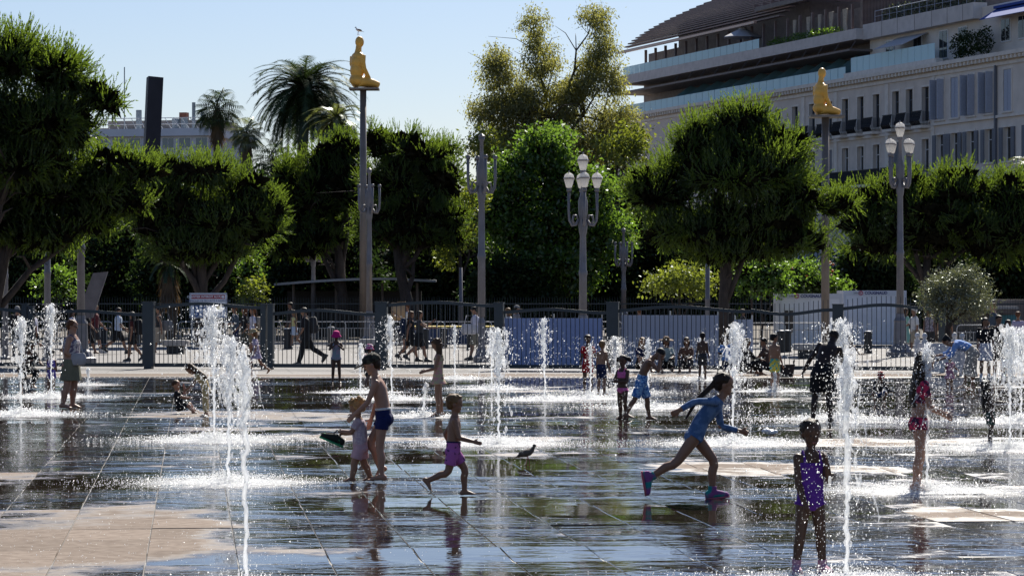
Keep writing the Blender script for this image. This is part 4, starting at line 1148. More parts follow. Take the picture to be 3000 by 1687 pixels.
# birds
def bird(name, loc, L, yaw, label, body, wing, head, leg, cat='bird', upright=.35):
    t = empty(name, loc, yaw, label, cat)
    c, s = math.cos(upright), math.sin(upright)
    h = L * .5
    m = MB()
    pts = [(-L * .42, 0, h - L * .12), (-L * .28, 0, h - L * .06), (-L * .1, 0, h), (L * .08, 0, h + L * .05), (L * .2, 0, h + L * .13), (L * .25, 0, h + L * .24), (L * .28, 0, h + L * .31), (L * .34, 0, h + L * .32)]
    m.tube(pts, [L * .03, L * .09, L * .15, L * .15, L * .1, L * .062, L * .065, L * .03], 10)
    m.build('body', body, t, True)
    w = MB()
    for sg in (-1, 1):
        w.ell((-L * .1, sg * L * .11, h + L * .03), (L * .27, L * .045, L * .10), np.array([[math.cos(.25), 0, math.sin(.25)], [0, 1, 0], [-math.sin(.25), 0, math.cos(.25)]]).T)
    w.build('wings', wing, t, True)
    MB().rings([[(-L * .35, -L * .05, h - L * .1), (-L * .35, L * .05, h - L * .1), (-L * .35, L * .05, h - L * .07), (-L * .35, -L * .05, h - L * .07)], [(-L * .62, -L * .06, h - L * .2), (-L * .62, L * .06, h - L * .2), (-L * .62, L * .06, h - L * .185), (-L * .62, -L * .06, h - L * .185)]]).build('tail', wing, t)
    MB().ell((L * .285, 0, h + L * .315), (L * .075, L * .062, L * .065)).build('head', head, t, True)
    MB().tube([(L * .34, 0, h + L * .31), (L * .43, 0, h + L * .285)], [L * .022, L * .006], 6).build('beak', leg, t)
    for sg, dx in ((-1, .06), (1, -.05)):
        g = MB(); g.tube([(0, sg * L * .05, h - L * .1), (L * (.03 + dx), sg * L * .05, h * .3), (L * dx, sg * L * .05, .006)], L * .016, 5)
        for a in (-.5, 0, .5, 3.1): g.tube([(L * dx, sg * L * .05, .006), (L * dx + L * .09 * math.cos(a), sg * L * .05 + L * .09 * math.sin(a), .004)], L * .011, 4)
        g.build('leg', leg, t)
    return t
BG = pbr('grey_brown_feathers', (.09, .075, .06), .8, noise=.35, scale=30); BW = pbr('dusky_wing_feathers', (.12, .10, .08), .8, noise=.4, scale=25); BH = pbr('dark_neck_feathers', (.03, .035, .035), .6); BL = pbr('red_bird_leg', (.25, .06, .05), .6)
bird('pigeon', G(1545, 1363), .30, R(5), 'grey-brown pigeon walking on the wet paving in the middle', BG, BW, BH, BL)
GW = pbr('white_gull_feathers', (.7, .7, .7), .8); GG = pbr('grey_gull_wing', (.12, .12, .13), .8)
bird('gull', P(1050, 100, 131) + np.array([0, 0, -.05]), .42, R(185), 'gull perched on the head of the left golden figure', GW, GG, GG, BL)

# notice board
def text(s, size, loc, mat, parent, name='lettering', rx=90, align='CENTER', ext=.002, bold=0.0, sx=1.0):
    cu = bpy.data.curves.new(name, 'FONT'); cu.body = s; cu.size = size; cu.align_x = align; cu.align_y = 'CENTER'; cu.extrude = ext; cu.offset = bold; cu.resolution_u = 3
    o = bpy.data.objects.new(name, cu); COL.objects.link(o); o.location = loc; o.rotation_euler = (R(rx), 0, 0); o.scale = (sx, 1, 1)
    cu.materials.append(mat); o.parent = parent
    return o
REDP = pbr('red_print', (.35, .03, .05), .5); BLUEP = pbr('blue_print', (.05, .12, .32), .5); YELP = pbr('yellow_print', (.7, .5, .04), .5); BLKP = pbr('black_print', (.02, .02, .025), .5); NAVYP = pbr('navy_print', (.03, .04, .16), .5)
NB = pbr('white_notice_sheet', (.78, .80, .86), .5)
Yn = 121; s = Yn / FPX
nb = empty('notice_board', P(610, 871, Yn) * [1, 1, 0], 0, 'white safety notice board with a red title band on the park railing', 'sign')
zt, zb = CAMH + (HOR - 858) * s, CAMH + (HOR - 931) * s; hw_ = 55 * s
MB().b2((-hw_, 0, zb), (hw_, .03, zt)).build('sheet', NB, nb)
m = MB()
for k in range(34):
    x = -hw_ + .02 + (2 * hw_ - .04) * k / 33
    m.b2((x, -.006, zt - .05), (x + .02, -.002, zt - .012)); m.b2((x, -.006, zb + .012), (x + .02, -.002, zb + .05))
for k in range(22):
    z = zb + .06 + (zt - zb - .12) * k / 21
    m.b2((-hw_ + .012, -.006, z), (-hw_ + .05, -.002, z + .02)); m.b2((hw_ - .05, -.006, z), (hw_ - .012, -.002, z + .02))
tag(m.build('hatched_border', NAVYP, nb), kind='stuff')
MB().b2((-hw_ + .08, -.006, zt - .25), (hw_ - .08, -.002, zt - .08)).build('title_band', REDP, nb)
text('CHANTIER INTERDIT AU PUBLIC', .115, (-.04, -.010, zt - .165), NB, nb, bold=.003)
text('CONSIGNES DE SÉCURITÉ À RESPECTER', .105, (0, -.008, zt - .335), NAVYP, nb)
for i, (x, z) in enumerate(((-.5, .58), (-.18, .58), (-.5, .88), (-.18, .88))):
    MB().tube([(x, -.002, zt - z), (x, -.008, zt - z)], .11, 18).build('mandatory_disc', BLUEP, nb)
    MB().tube([(x, -.008, zt - z), (x, -.011, zt - z)], .045, 12).build('symbol', NB, nb)
MB().add([(.30, -.006, zt - .68), (.56, -.006, zt - .68), (.43, -.006, zt - .45), (.30, -.002, zt - .68), (.56, -.002, zt - .68), (.43, -.002, zt - .45)], [(0, 1, 2), (0, 3, 4, 1), (1, 4, 5, 2), (2, 5, 3, 0)]).build('warning_triangle', YELP, nb)
MB().tube([(hw_ - .16, -.007, zt - .165), (hw_ - .16, -.011, zt - .165)], .055, 14).build('round_emblem', NB, nb)
for x in (-hw_ + .1, hw_ - .1): MB().b2((x - .03, .03, 0), (x + .03, .08, zt)).build('support', STEEL, nb)

# white site cabins
CABW = pbr('white_cabin_panel', (.74, .75, .80), .55, noise=.05, scale=1.5); CABF = pbr('cabin_frame', (.62, .63, .68), .5)
LOGO = pbr('crimson_logo', (.45, .03, .09), .5)
def cabin(px0, px1, pyt, Y, label, win, logo_px, code):
    s = Y / FPX; x0, x1 = (px0 - 1500) * s, (px1 - 1500) * s; L = x1 - x0; zt = CAMH + (HOR - pyt) * s
    t = empty('site_cabin', (x0, Y, 0), 0, label, 'cabin', 'white site cabins side by side')
    MB().b2((.05, .02, .12), (L - .05, 2.4, zt - .03)).build('wall', CABW, t)
    for lo, hi in (((0, 0, .05), (.12, 2.42, zt)), ((L - .12, 0, .05), (L, 2.42, zt))): MB().b2(lo, hi).build('corner_frame', CABF, t)
    MB().b2((.12, -.01, zt - .22), (L - .12, 2.43, zt)).build('top_rail', CABF, t); MB().b2((.12, -.01, .05), (L - .12, 2.43, .17)).build('bottom_rail', CABF, t)
    for k in range(1, 4): MB().b2((L * k / 4 - .008, .012, .2), (L * k / 4 + .008, .019, zt - .24)).build('panel_joint', CABF, t)
    if win:
        a = (win[0] - px0) * s; b = (win[1] - px0) * s
        w = MB().b2((a, -.03, zt - 1.7), (b, .015, zt - .6)).build('window', WHITEP, t)
        for f0, f1 in ((.08, .47), (.53, .92)): MB().b2((a + (b - a) * f0, -.04, zt - 1.62), (a + (b - a) * f1, -.031, zt - .70)).build('pane', GLASSD, w)
    lx = (logo_px - px0) * s; lz = zt - .11
    hx = [(lx + .095 * math.cos(R(60 * k + 30)), 0, lz + .095 * math.sin(R(60 * k + 30))) for k in range(7)]
    MB().tube([(q[0], -.018, q[2]) for q in hx[:-1]] + [(hx[0][0], -.018, hx[0][2])], .016, 5).build('hexagon_logo', LOGO, t)
    text('C', .14, (lx, -.02, lz), LOGO, t, bold=.006)
    text('COUGNAUD', .165, (lx + .16, -.02, lz), NAVYP, t, align='LEFT', bold=.007)
    for q in code: text(q[1], .12, ((q[0] - px0) * s, -.02, lz), SHUTD, t, align='LEFT')
    return t
cabin(2281, 2468, 860, 121, 'left white site cabin with small window behind the fence', (2295, 2326), 2334, [(2284, '2202'), (2311, '24616')])
cabin(2470, 2656, 851, 124, 'right white site cabin, taller, behind the lamp post', None, 2522, [(2500, '24603')])
sg = empty('street_sign', P(2568, 871, 140) * [1, 1, 0], 0, 'small beige direction sign above the right site cabin', 'sign'); s = 140 / FPX
SGN = pbr('beige_sign_enamel', (.50, .42, .30), .6, noise=.06, scale=4)
MB().b2((-27 * s, 0, CAMH + (HOR - 850) * s), (27 * s, .04, CAMH + (HOR - 835) * s)).build('plate', SGN, sg)
m = MB()
for k in range(12): m.b2((-18 * s + k * 3.0 * s, -.006, CAMH + 27.5 * s), (-16 * s + k * 3.0 * s, -.001, CAMH + 30.5 * s - .02 * (k % 3)))
m.build('faded_lettering', BLKP, sg); MB().b2((-.05, .04, 0), (.05, .09, CAMH + (HOR - 836) * s)).build('post', STEEL, sg)
# thin curved canopy in the park
cn = empty('park_canopy', P(1040, 871, 150) * [1, 1, 0], 0, 'thin pale canopy roof in the park behind the taller statue column', 'shelter'); s = 150 / FPX
CANM = pbr('pale_canopy_edge', (.36, .36, .37), .5)
m = MB(); up = []; 
N = 24
for k in range(N + 1):
    px = 805 + (1278 - 805) * k / N; u = k / N
    py = 833 - 16 * math.sin(min(1, u * 1.15) * 1.9) + (10 * max(0, u - .75) * 2)
    z = CAMH + (HOR - py) * s; x = (px - 1040) * s; dep = 2.8 * math.sin(math.pi * (.06 + .88 * u))
    up.append([(x, -dep, z - .07), (x, dep, z - .02), (x, dep, z + .06), (x, -dep, z + .05)])
m.rings(up).build('roof', CANM, cn)
for x in (-3.2, -1.0, 1.4, 3.2): MB().tube([(x, .3, 0), (x, .3, CAMH + 42 * s)], .07, 8).build('column', BRN, cn)
MB().b2((-3.6, 1.2, 0), (3.4, 1.4, 2.4)).build('dark_backing', pbr('dark_canopy_backing', (.03, .026, .024), .8, noise=.3, scale=3), cn)  # dark panel filling the space beneath the canopy
# slanted plank / grey buttress left, reddish park wall
tag(MB().rings([[(P(248, 880, 100) + q) for q in ((-.28, -.1, -.6), (.28, -.1, -.6), (.28, .1, -.6), (-.28, .1, -.6))], [(P(295, 800, 100) + q) for q in ((-.25, -.1, 0), (.25, -.1, .05), (.25, .1, .05), (-.25, .1, 0))]]).build('leaning_slab', pbr('grey_weathered_panel', (.13, .12, .13), .8, noise=.2, scale=3)), 'grey stone slab leaning to the right behind the left lamp post', 'slab')

# planter and olive tree
PLW = pbr('white_planter_paint', (.60, .61, .64), .6, noise=.06, scale=3)
pt = empty('planter', G(2764, 1101), R(3), 'large square white planter with ball finials under the olive tree', 'planter')
MB().b2((-.50, 0, .10), (.52, 1.0, .86)).build('box', PLW, pt)
for x, y in ((-.50, 0.0), (.50, 0.0), (-.50, 1.0), (.50, 1.0)):
    MB().b2((x - .07, y - .07, 0), (x + .07, y + .07, .95)).build('corner_post', PLW, pt); MB().lathe([(.035, .95), (.045, .98), (.07, 1.03), (.07, 1.07), (.045, 1.12), (.01, 1.14)], 10, (x, y, 0)).build('finial', PLW, pt)
MB().b2((-.46, .04, .80), (.48, .96, .865)).build('soil', EARTH, pt)
tr = tree('olive_tree', 'small round olive tree with grey-green leaves in the white planter', [(2800, 850, 85, 55), (2740, 880, 50, 50), (2860, 880, 60, 50), (2800, 900, 90, 45), (2830, 820, 55, 40), (2750, 840, 40, 45)], 76.7, 2778, OLIVE, 'leaf', 11000, None, size=.075, trunk_r=.075, seed=31, inner=.2, keep=1.4, aspect=.35, lean=[(0, 0, .86), (-.02, 0, 1.2), (.03, 0, 1.5), (.06, 0, 1.75)], clump=16)
tr.location = (tr.location[0], 76.7, 0)
# market stall awning at far right
ks = empty('kiosk', P(2900, 871, 135) * [1, 1, 0], 0, 'dark kiosk with a pale flat awning at the far right', 'kiosk'); s = 135 / FPX
MB().b2((-1.7, .4, 0), (2.6, 2.6, CAMH - .1)).build('counter_wall', BRN, ks); MB().b2((-2.0, -.8, CAMH + (HOR - 905) * s), (1.2, 2.6, CAMH + (HOR - 897) * s)).build('awning', AWN, ks); MB().b2((-1.95, -.75, CAMH + (HOR - 917) * s), (1.1, -.70, CAMH + (HOR - 905) * s)).build('valance', BRN, ks)
MB().b2((.5, .38, .5), (1.5, .395, 1.25)).build('blue_poster', pbr('turquoise_poster', (.08, .28, .34), .6), ks)
MB().b2((-1.4, .38, .55), (-.2, .395, 1.5)).build('menu_poster', pbr('faded_menu', (.18, .16, .15), .6, noise=.3, scale=9), ks)
# blue site bin with yellow edge behind the crowd
bc = empty('blue_container', P(1318, 871, 121) * [1, 1, 0], 0, 'blue skip with a yellow rim behind the crowd barriers', 'container')
MB().rings([[(-1.7, -.6, .15), (1.7, -.6, .15), (1.7, .6, .15), (-1.7, .6, .15)], [(-1.9, -.75, .82), (1.9, -.75, .82), (1.9, .75, .82), (-1.9, .75, .82)]]).build('tub', pbr('blue_skip_paint', (.03, .06, .15), .5, noise=.2, scale=3), bc)
MB().b2((-1.95, -.80, .82), (1.95, .80, .88)).build('rim', YELP, bc)
for x in (-1.2, 1.2): MB().b2((x - .1, -.5, 0), (x + .1, .5, .15)).build('skid', BOLM, bc)

# scrap of plastic on the paving
pb = empty('plastic_bag', G(2256, 1275), 0, 'small crumpled white plastic bag lying on the wet paving', 'bag')
m = MB(); rr = np.random.default_rng(5)
for k in range(9): m.ell((rr.normal() * .05, rr.normal() * .03, .04 + rr.random() * .05), (.045, .035, .035), n=8, m=6)
o = m.build('sheet', pbr('thin_white_plastic', (.75, .75, .75), .3), pb, True); remesh_later(o, .01, 1)
MB().tube([(.04, 0, .09), (.07, .01, .13), (.10, .0, .10)], .006, 5).build('handle', WHITEP, pb)
# ------------------------------------------------------------------ people
SKINS = {'fair': (.34, .19, .13), 'tan': (.25, .135, .085), 'olive': (.18, .095, .06), 'brown': (.085, .045, .028), 'dark': (.03, .017, .013)}
def skin(k): return pbr('skin_' + k, SKINS[k], .5, noise=.07, scale=14, sss=.12, spec=.3)
HAIRS = {'black': (.012, .010, .010), 'darkbrown': (.028, .017, .011), 'brown': (.07, .038, .02), 'auburn': (.10, .04, .018), 'sandy': (.16, .09, .04), 'blond': (.34, .20, .08), 'white': (.6, .57, .5), 'grey': (.25, .24, .23)}
def hairmat(k): return pbr('hair_' + k, HAIRS[k], .55, noise=.4, scale=26, bump=.5, bscale=90, stretch=(1, 1, .2), spec=.18)
_cl = {}
def cloth(name, col, col2=None, scale=12, thr=None, rough=.85):
    return pbr('cloth_' + name, col, rough, noise=.10 if col2 is None else 0, scale=scale, bump=.25, bscale=60, col2=col2, thr=thr, spec=.25)
EYEW = pbr('eye_white', (.6, .58, .55), .2); EYED = pbr('eye_dark', (.02, .012, .008), .1); LIP = pbr('lips', (.30, .11, .09), .4)
KIND = {
 'man':   dict(ratio=7.4, leg=.505, sh=.118, hj=.050, chest=(.098, .066), waist=(.083, .058), hip=(.094, .064), th=.050, kn=.034, ca=.034, an=.022, ua=.030, el=.024, wr=.017, nk=.036),
 'woman': dict(ratio=7.2, leg=.505, sh=.103, hj=.052, chest=(.090, .066), waist=(.075, .056), hip=(.101, .070), th=.054, kn=.034, ca=.034, an=.021, ua=.027, el=.022, wr=.015, nk=.031),
 'stout': dict(ratio=7.0, leg=.495, sh=.110, hj=.058, chest=(.112, .085), waist=(.105, .085), hip=(.122, .088), th=.066, kn=.042, ca=.042, an=.024, ua=.036, el=.028, wr=.018, nk=.036),
 'child': dict(ratio=6.4, leg=.49, sh=.100, hj=.046, chest=(.082, .058), waist=(.072, .053), hip=(.082, .060), th=.045, kn=.033, ca=.031, an=.022, ua=.025, el=.021, wr=.016, nk=.029),
 'kid':   dict(ratio=5.6, leg=.46, sh=.102, hj=.046, chest=(.088, .064), waist=(.080, .062), hip=(.086, .064), th=.049, kn=.036, ca=.033, an=.025, ua=.028, el=.024, wr=.018, nk=.031),
 'toddler': dict(ratio=4.8, leg=.415, sh=.104, hj=.048, chest=(.096, .075), waist=(.096, .078), hip=(.098, .078), th=.060, kn=.045, ca=.041, an=.031, ua=.034, el=.029, wr=.023, nk=.033),
}
F_ = np.array([1., 0, 0]); L_ = np.array([0, 1., 0]); U_ = np.array([0, 0, 1.])
def sdir(p, roll=0): return unit(np.array([math.sin(R(p)), -math.sin(R(roll)), math.cos(R(p)) * math.cos(R(roll))]))

class Tube:
    """sampled limb: centres, radii, optional elliptical axes; cut() gives rings of a stretch, swollen by infl"""
    def __init__(s, pts, rad, A=None, B=None):
        s.p = np.array(pts, float); s.t = np.linspace(0, 1, len(pts))
        seg = np.r_[0, np.cumsum(np.linalg.norm(np.diff(s.p, axis=0), axis=1))]; s.t = seg / seg[-1]
        rad = np.array(rad, float); s.ra = rad if rad.ndim == 1 else rad[:, 0]; s.rb = rad if rad.ndim == 1 else rad[:, 1]
        s.A = None if A is None else np.array(A, float); s.B = None if B is None else np.array(B, float)
    def at(s, t): return np.array([np.interp(t, s.t, s.p[:, k]) for k in range(3)])
    def cut(s, t0=0., t1=1., infl=0., n=9, m=14, flare=0., power=2.0):
        rg = []; up = None
        for t in np.linspace(t0, t1, n):
            c = s.at(t); ra = np.interp(t, s.t, s.ra) + infl + flare * (t - t0) / max(1e-6, t1 - t0); rb = np.interp(t, s.t, s.rb) + infl + flare * (t - t0) / max(1e-6, t1 - t0)
            if s.A is not None:
                a = unit([np.interp(t, s.t, s.A[:, k]) for k in range(3)]); b = unit([np.interp(t, s.t, s.B[:, k]) for k in range(3)])
            else:
                d = unit(s.at(min(1, t + .02)) - s.at(max(0, t - .02)))
                if up is None: up = np.array([0, 1., 0]) if abs(d[1]) < .9 else np.array([1., 0, 0])
                a = unit(np.cross(up, d)); b = np.cross(d, a); up = b
            rg.append([c + a * ra * math.copysign(abs(math.cos(q)) ** (2 / power), math.cos(q)) + b * rb * math.copysign(abs(math.sin(q)) ** (2 / power), math.sin(q)) for q in np.arange(m) * 2 * math.pi / m])
        return rg

PEOPLE = []
def person(label, px, py, yaw, H, kind, pose=None, sk='tan', hair=('short', 'darkbrown'), wear=(), group=None, vox=None, ground=True, dz=0.0, hat=None, glasses=False, face=True, dY=0.0):
    pose = pose or {}
    g = KIND[kind]; hh = H / g['ratio']
    loc = G(px, py); loc = loc + np.array([loc[0] / loc[1] * dY, dY, 0])
    dist = loc[1]
    if vox is None: vox = .0065 if dist < 36 else .0085 if dist < 62 else .0165
    vox *= .85 + .15 * min(1.6, H) / 1.6
    body = MB()
    lean = pose.get('lean', 2); bend = pose.get('bend', 0); roll = pose.get('roll', 0); tw = R(pose.get('twist', 0))
    TL = H * (1 - g['leg'] - .035) - hh
    P0 = np.zeros(3)
    d1, d2, d3 = sdir(lean * .6, roll * .6), sdir(lean + bend * .5, roll), sdir(lean + bend, roll)
    P1 = P0 + d1 * TL * .36; P2 = P1 + d2 * TL * .38; P3 = P2 + d3 * TL * .26
    latS = np.array([-math.sin(tw), math.cos(tw), 0]); latS = unit(latS - (latS @ d3) * d3)
    lat0 = np.array([0, 1., 0])
    cr = P0 - d1 * .055 * H
    fw = lambda d, lt: unit(np.cross(lt, d))
    hip, wa, ch = g['hip'], g['waist'], g['chest']
    tp = [cr, P0 - d1 * .02 * H, P0 + d1 * .03 * H, P1, P1 * .5 + P2 * .5, P2, P3 - d3 * .045 * H, P3 - d3 * .012 * H, P3 + d3 * .01 * H]
    tr_ = [(hip[0] * .55, hip[1] * .6), (hip[0] * .96, hip[1]), (hip[0] * .98, hip[1] * .98), wa, ((wa[0] + ch[0]) / 2, (wa[1] + ch[1]) / 2), ch, (g['sh'] * .86, ch[1] * .86), (g['sh'] * .58, ch[1] * .66), (g['nk'] * 1.2, g['nk'] * 1.2)]
    latm = [lat0] * 3 + [unit(lat0 * .7 + latS * .3)] + [unit(lat0 + latS)] + [latS] * 4
    dd = [d1, d1, d1, d1, d2, d2, d3, d3, d3]
    torso = Tube(tp, np.array(tr_) * H, latm, [fw(d, lt) for d, lt in zip(dd, latm)])
    body.rings(torso.cut(0, 1, 0, 16, 20, power=2.3))
    for s in (-1, 1):
        b0 = P0 + np.array([-.024 * H, s * hip[0] * .46 * H, -.012 * H]); body.ell(b0, (hip[1] * .80 * H, hip[0] * .5 * H, .052 * H))
    # head
    neck = P3 + d3 * .035 * H
    hp, hy, hr = R(pose.get('hp', 4)), R(pose.get('hy', 0)), R(pose.get('hr', 0))
    M = Matrix.Rotation(hy, 3, 'Z') @ Matrix.Rotation(hp, 3, 'Y') @ Matrix.Rotation(hr, 3, 'X')
    M3 = np.array(M)
    HO = neck + d3 * .0 - M3 @ np.array([.02 * hh, 0, 0.02 * hh])
    def hpnt(x, y, z): return HO + M3 @ (np.array([x, y, z]) * hh)
    body.tube([P3 - d3 * .03 * H, neck, hpnt(-.04, 0, .30)], [g['nk'] * H * 1.12, g['nk'] * H, g['nk'] * H], 12)
    body.ell(hpnt(-.015, 0, .615), np.array([.435, .355, .375]) * hh, M3, 18, 12)
    body.ell(hpnt(.085, 0, .34), np.array([.275, .265, .33]) * hh, M3, 14, 10)
    body.ell(hpnt(.255, 0, .085), np.array([.085, .11, .075]) * hh, M3, 10, 6)
    body.tube([hpnt(.355, 0, .50), hpnt(.395, 0, .42), hpnt(.43, 0, .345)], [.028 * hh, .038 * hh, .052 * hh], 8)
    body.ell(hpnt(.305, 0, .535), np.array([.085, .20, .045]) * hh, M3, 10, 6)
    body.ell(hpnt(.33, 0, .235), np.array([.045, .095, .022]) * hh, M3, 10, 6); body.ell(hpnt(.325, 0, .19), np.array([.045, .085, .024]) * hh, M3, 10, 6)
    for s in (-1, 1): body.ell(hpnt(-.03, s * .345, .43), np.array([.075, .035, .115]) * hh, M3, 8, 6)
    # arms
    ual, fal, hl = .165 * H, .138 * H, .098 * H
    if kind in ('toddler',): ual, fal, hl = .15 * H, .122 * H, .092 * H
    arms = {}; hands = {}
    for s, key in ((1, 'aL'), (-1, 'aR')):
        fl, ab, elb, inr = (list(pose.get(key, (4, 8, 14, 0))) + [0])[:4]
        fl, ab, elb, inr = R(fl), R(ab), R(elb), R(inr)
        S0 = P3 - d3 * .042 * H + latS * s * (g['sh'] - g['ua'] * .55) * H
        u = unit(np.array([math.sin(fl) * math.cos(ab), s * math.sin(ab), -math.cos(fl) * math.cos(ab)]))
        p = np.array([math.cos(fl), 0, math.sin(fl)]); p = unit(p - (p @ u) * u)
        q = unit(np.cross(u, p)); 
        if q[1] * s > 0: q = -q
        pp = p * math.cos(inr) + q * math.sin(inr)
        E = S0 + u * ual
        f = u * math.cos(elb) + pp * math.sin(elb)
        W = E + f * fal
        c0 = g['ua'] * H
        tb = Tube([S0, S0 + u * ual * .35, S0 + u * ual * .8, E, E + f * fal * .28, E + f * fal * .75, W], [c0 * 1.12, c0, g['el'] * H * 1.02, g['el'] * H * .98, g['el'] * H * 1.0, g['wr'] * H * 1.15, g['wr'] * H])
        arms[s] = tb
        body.ell(S0, (c0 * 1.18, c0 * 1.18, c0 * 1.18)); body.rings(tb.cut(0, 1, 0, 14, 12))
        # hand: palm, four fingers, thumb
        a = f; thumb = unit(pp * math.cos(elb) - u * math.sin(elb)); n = unit(np.cross(a, thumb))
        if n[1] * s > 0: n = -n
        cu = R(pose.get('curl', 28) if key not in pose.get('fist', ()) else 82)
        lw = W + a * hl * .5
        body.rings([[W + a * hl * x + thumb * hl * wd * math.copysign(abs(math.cos(k)) ** .7, math.cos(k)) + n * hl * th * math.sin(k) for k in np.arange(10) * 2 * math.pi / 10] for x, wd, th in ((-.05, .15, .12), (.12, .19, .12), (.34, .215, .105), (.50, .205, .09))])
        if vox < .0125:
            for off, ln in ((.165, .40), (.055, .46), (-.055, .42), (-.16, .33)):
                q0 = W + a * hl * .44 + thumb * off * hl; dr = a; pts = [q0]; ang = 0
                for sg_ in (.44, .32, .24):
                    ang += cu * .7; dr = a * math.cos(ang) + n * math.sin(ang); pts.append(pts[-1] + dr * hl * ln * sg_ * 1.15)
                body.tube(pts, [.058 * hl, .054 * hl, .050 * hl, .042 * hl], 7)
            q0 = W + a * hl * .14 + thumb * hl * .15
            body.tube([q0, q0 + unit(a * .62 + thumb * .75 + n * .2) * hl * .22, q0 + unit(a * .62 + thumb * .75 + n * .2) * hl * .22 + unit(a * .9 + thumb * .3 + n * .35) * hl * .2], [.075 * hl, .065 * hl, .05 * hl], 7)
        else:
            body.rings([[W + a * hl * x + n * hl * (.25 * math.sin(cu)) * max(0, x - .4) + thumb * hl * wd * math.cos(k) + n * hl * th * math.sin(k) for k in np.arange(8) * 2 * math.pi / 8] for x, wd, th in ((.45, .2, .1), (.75, .18, .08), (1.0, .1, .05))])
        hands[s] = dict(w=W, a=a, n=n, t=thumb, hl=hl)
    # legs
    legl = (g['leg'] - .042) * H; tl, sl = legl * .515, legl * .485
    legs = {}; feet = {}; zs = []
    for s, key in ((1, 'lL'), (-1, 'lR')):
        v = list(pose.get(key, (2, 2, 4))); fl, ab, kn = R(v[0]), R(v[1]), R(v[2]); fp = v[3] if len(v) > 3 else None
        J = P0 + np.array([0, s * g['hj'] * H, 0])
        u = unit(np.array([math.sin(fl) * math.cos(ab), s * math.sin(ab), -math.cos(fl) * math.cos(ab)]))
        p = np.array([math.cos(fl), 0, math.sin(fl)]); p = unit(p - (p @ u) * u)
        K_ = J + u * tl
        f = u * math.cos(kn) - p * math.sin(kn)
        A_ = K_ + f * sl
        fp_ = R(0 if fp is None else fp)
        fd = np.array([math.cos(fp_), 0, math.sin(fp_)]); yawf = R(pose.get('toe', 8)) * s
        fd = np.array([fd[0] * math.cos(yawf), fd[0] * math.sin(yawf), fd[2]]); fd = unit(fd)
        lat = unit(np.cross(U_, fd) if abs(fd[2]) < .95 else L_); fu = np.cross(fd, lat)
        calf = -unit(p * math.cos(kn) + u * math.sin(kn))
        tb = Tube([J, J + u * tl * .2, J + u * tl * .6, K_ - u * .02 * H, K_ + f * .03 * H, K_ + f * sl * .33 + calf * .010 * H, K_ + f * sl * .7 + calf * .002 * H, A_], np.array([g['th'] * 1.02, g['th'], (g['th'] + g['kn']) * .5, g['kn'], g['kn'] * .97, g['ca'] * 1.06, (g['ca'] + g['an']) * .48, g['an']]) * H)
        legs[s] = tb
        body.rings(tb.cut(0, 1, 0, 20, 14))
        fl_ = .148 * H; ah = .042 * H
        def fpnt(x, y, z, A_=A_, fd=fd, lat=lat, fu=fu, fl_=fl_, ah=ah): return A_ + fd * x * fl_ + lat * y * fl_ + fu * (z * H - ah)
        def fring(x, w, z0, z1, fpnt=fpnt): return [fpnt(x, w * math.cos(k), (z0 + z1) / 2 + (z1 - z0) / 2 * math.copysign(abs(math.sin(k)) ** .8, math.sin(k))) for k in np.arange(12) * 2 * math.pi / 12]
        prof = [(-.30, .07, .010, .03), (-.27, .13, .002, .042), (-.12, .155, 0, .058), (.05, .15, .004, .058), (.25, .16, .004, .046), (.45, .19, 0, .032), (.56, .185, 0, .024)]
        body.rings([fring(*q) for q in prof])
        for i, (yo, ln, rr) in enumerate(((.115, .17, .052), (.05, .17, .038), (-.01, .15, .036), (-.068, .125, .034), (-.12, .09, .032))):
            yo = yo * -s
            body.tube([fpnt(.5, yo, .012), fpnt(.56 + ln * .6, yo, .011), fpnt(.56 + ln, yo, .009)], [rr * fl_, rr * fl_, rr * fl_ * .7], 7)
        feet[s] = (fpnt, fring, prof, fl_); zs.append(min(fpnt(-.2, 0, 0)[2], fpnt(.65, 0, 0)[2]))
    V = np.array(body.v)
    zmin = V[:, 2].min()
    t = empty('person', (loc[0], loc[1], dz), R(yaw), label, 'person', group)
    sh3 = np.array([0, 0, -zmin + .001])
    def fin(mb, name, mat, vx=None, smooth=4, parent=t, rem=True, fac=.5):
        mb.v = [(x + sh3[0], y + sh3[1], z + sh3[2]) for x, y, z in mb.v]
        o = mb.build(name, mat, parent, True)
        if rem: remesh_later(o, vx or vox, smooth, fac)
        return o
    fin(body, 'body', skin(sk), vox, 3)
    # eyes
    if face and dist < 62:
        for s in (-1, 1):
            e = MB(); e.ell(hpnt(.325, s * .135, .465), np.array([.035, .055, .032]) * hh, M3, 8, 6); fin(e, 'eye', EYED, rem=False)
        if dist < 40:
            e = MB(); e.ell(hpnt(.345, 0, .215), np.array([.035, .085, .022]) * hh, M3, 8, 6); fin(e, 'mouth', LIP, rem=False)
    # hair
    st, hc = hair
    hm = MB(); hv = vox * 1.0
    cap = lambda k=1.0, zc=.665, xb=-.07: hm.ell(hpnt(xb, 0, zc), np.array([.435, .385, .375]) * hh * k, M3, 18, 12)
    if st != 'bald':
        cap(1.0 if st not in ('buzz',) else .97, .66 if st != 'buzz' else .64, -.07 if st != 'buzz' else -.04)
        for k in range(16):
            a = rnd.uniform(0, 6.28); z = rnd.uniform(.55, 1.0)
            rr = math.sqrt(max(0, 1 - ((z - .66) / .38) ** 2))
            if st != 'buzz' and not (math.cos(a) > .55 and z < .85): hm.ell(hpnt(-.08 + .40 * rr * math.cos(a), .36 * rr * math.sin(a), z), np.array([.08, .08, .06]) * hh, M3, 7, 5)
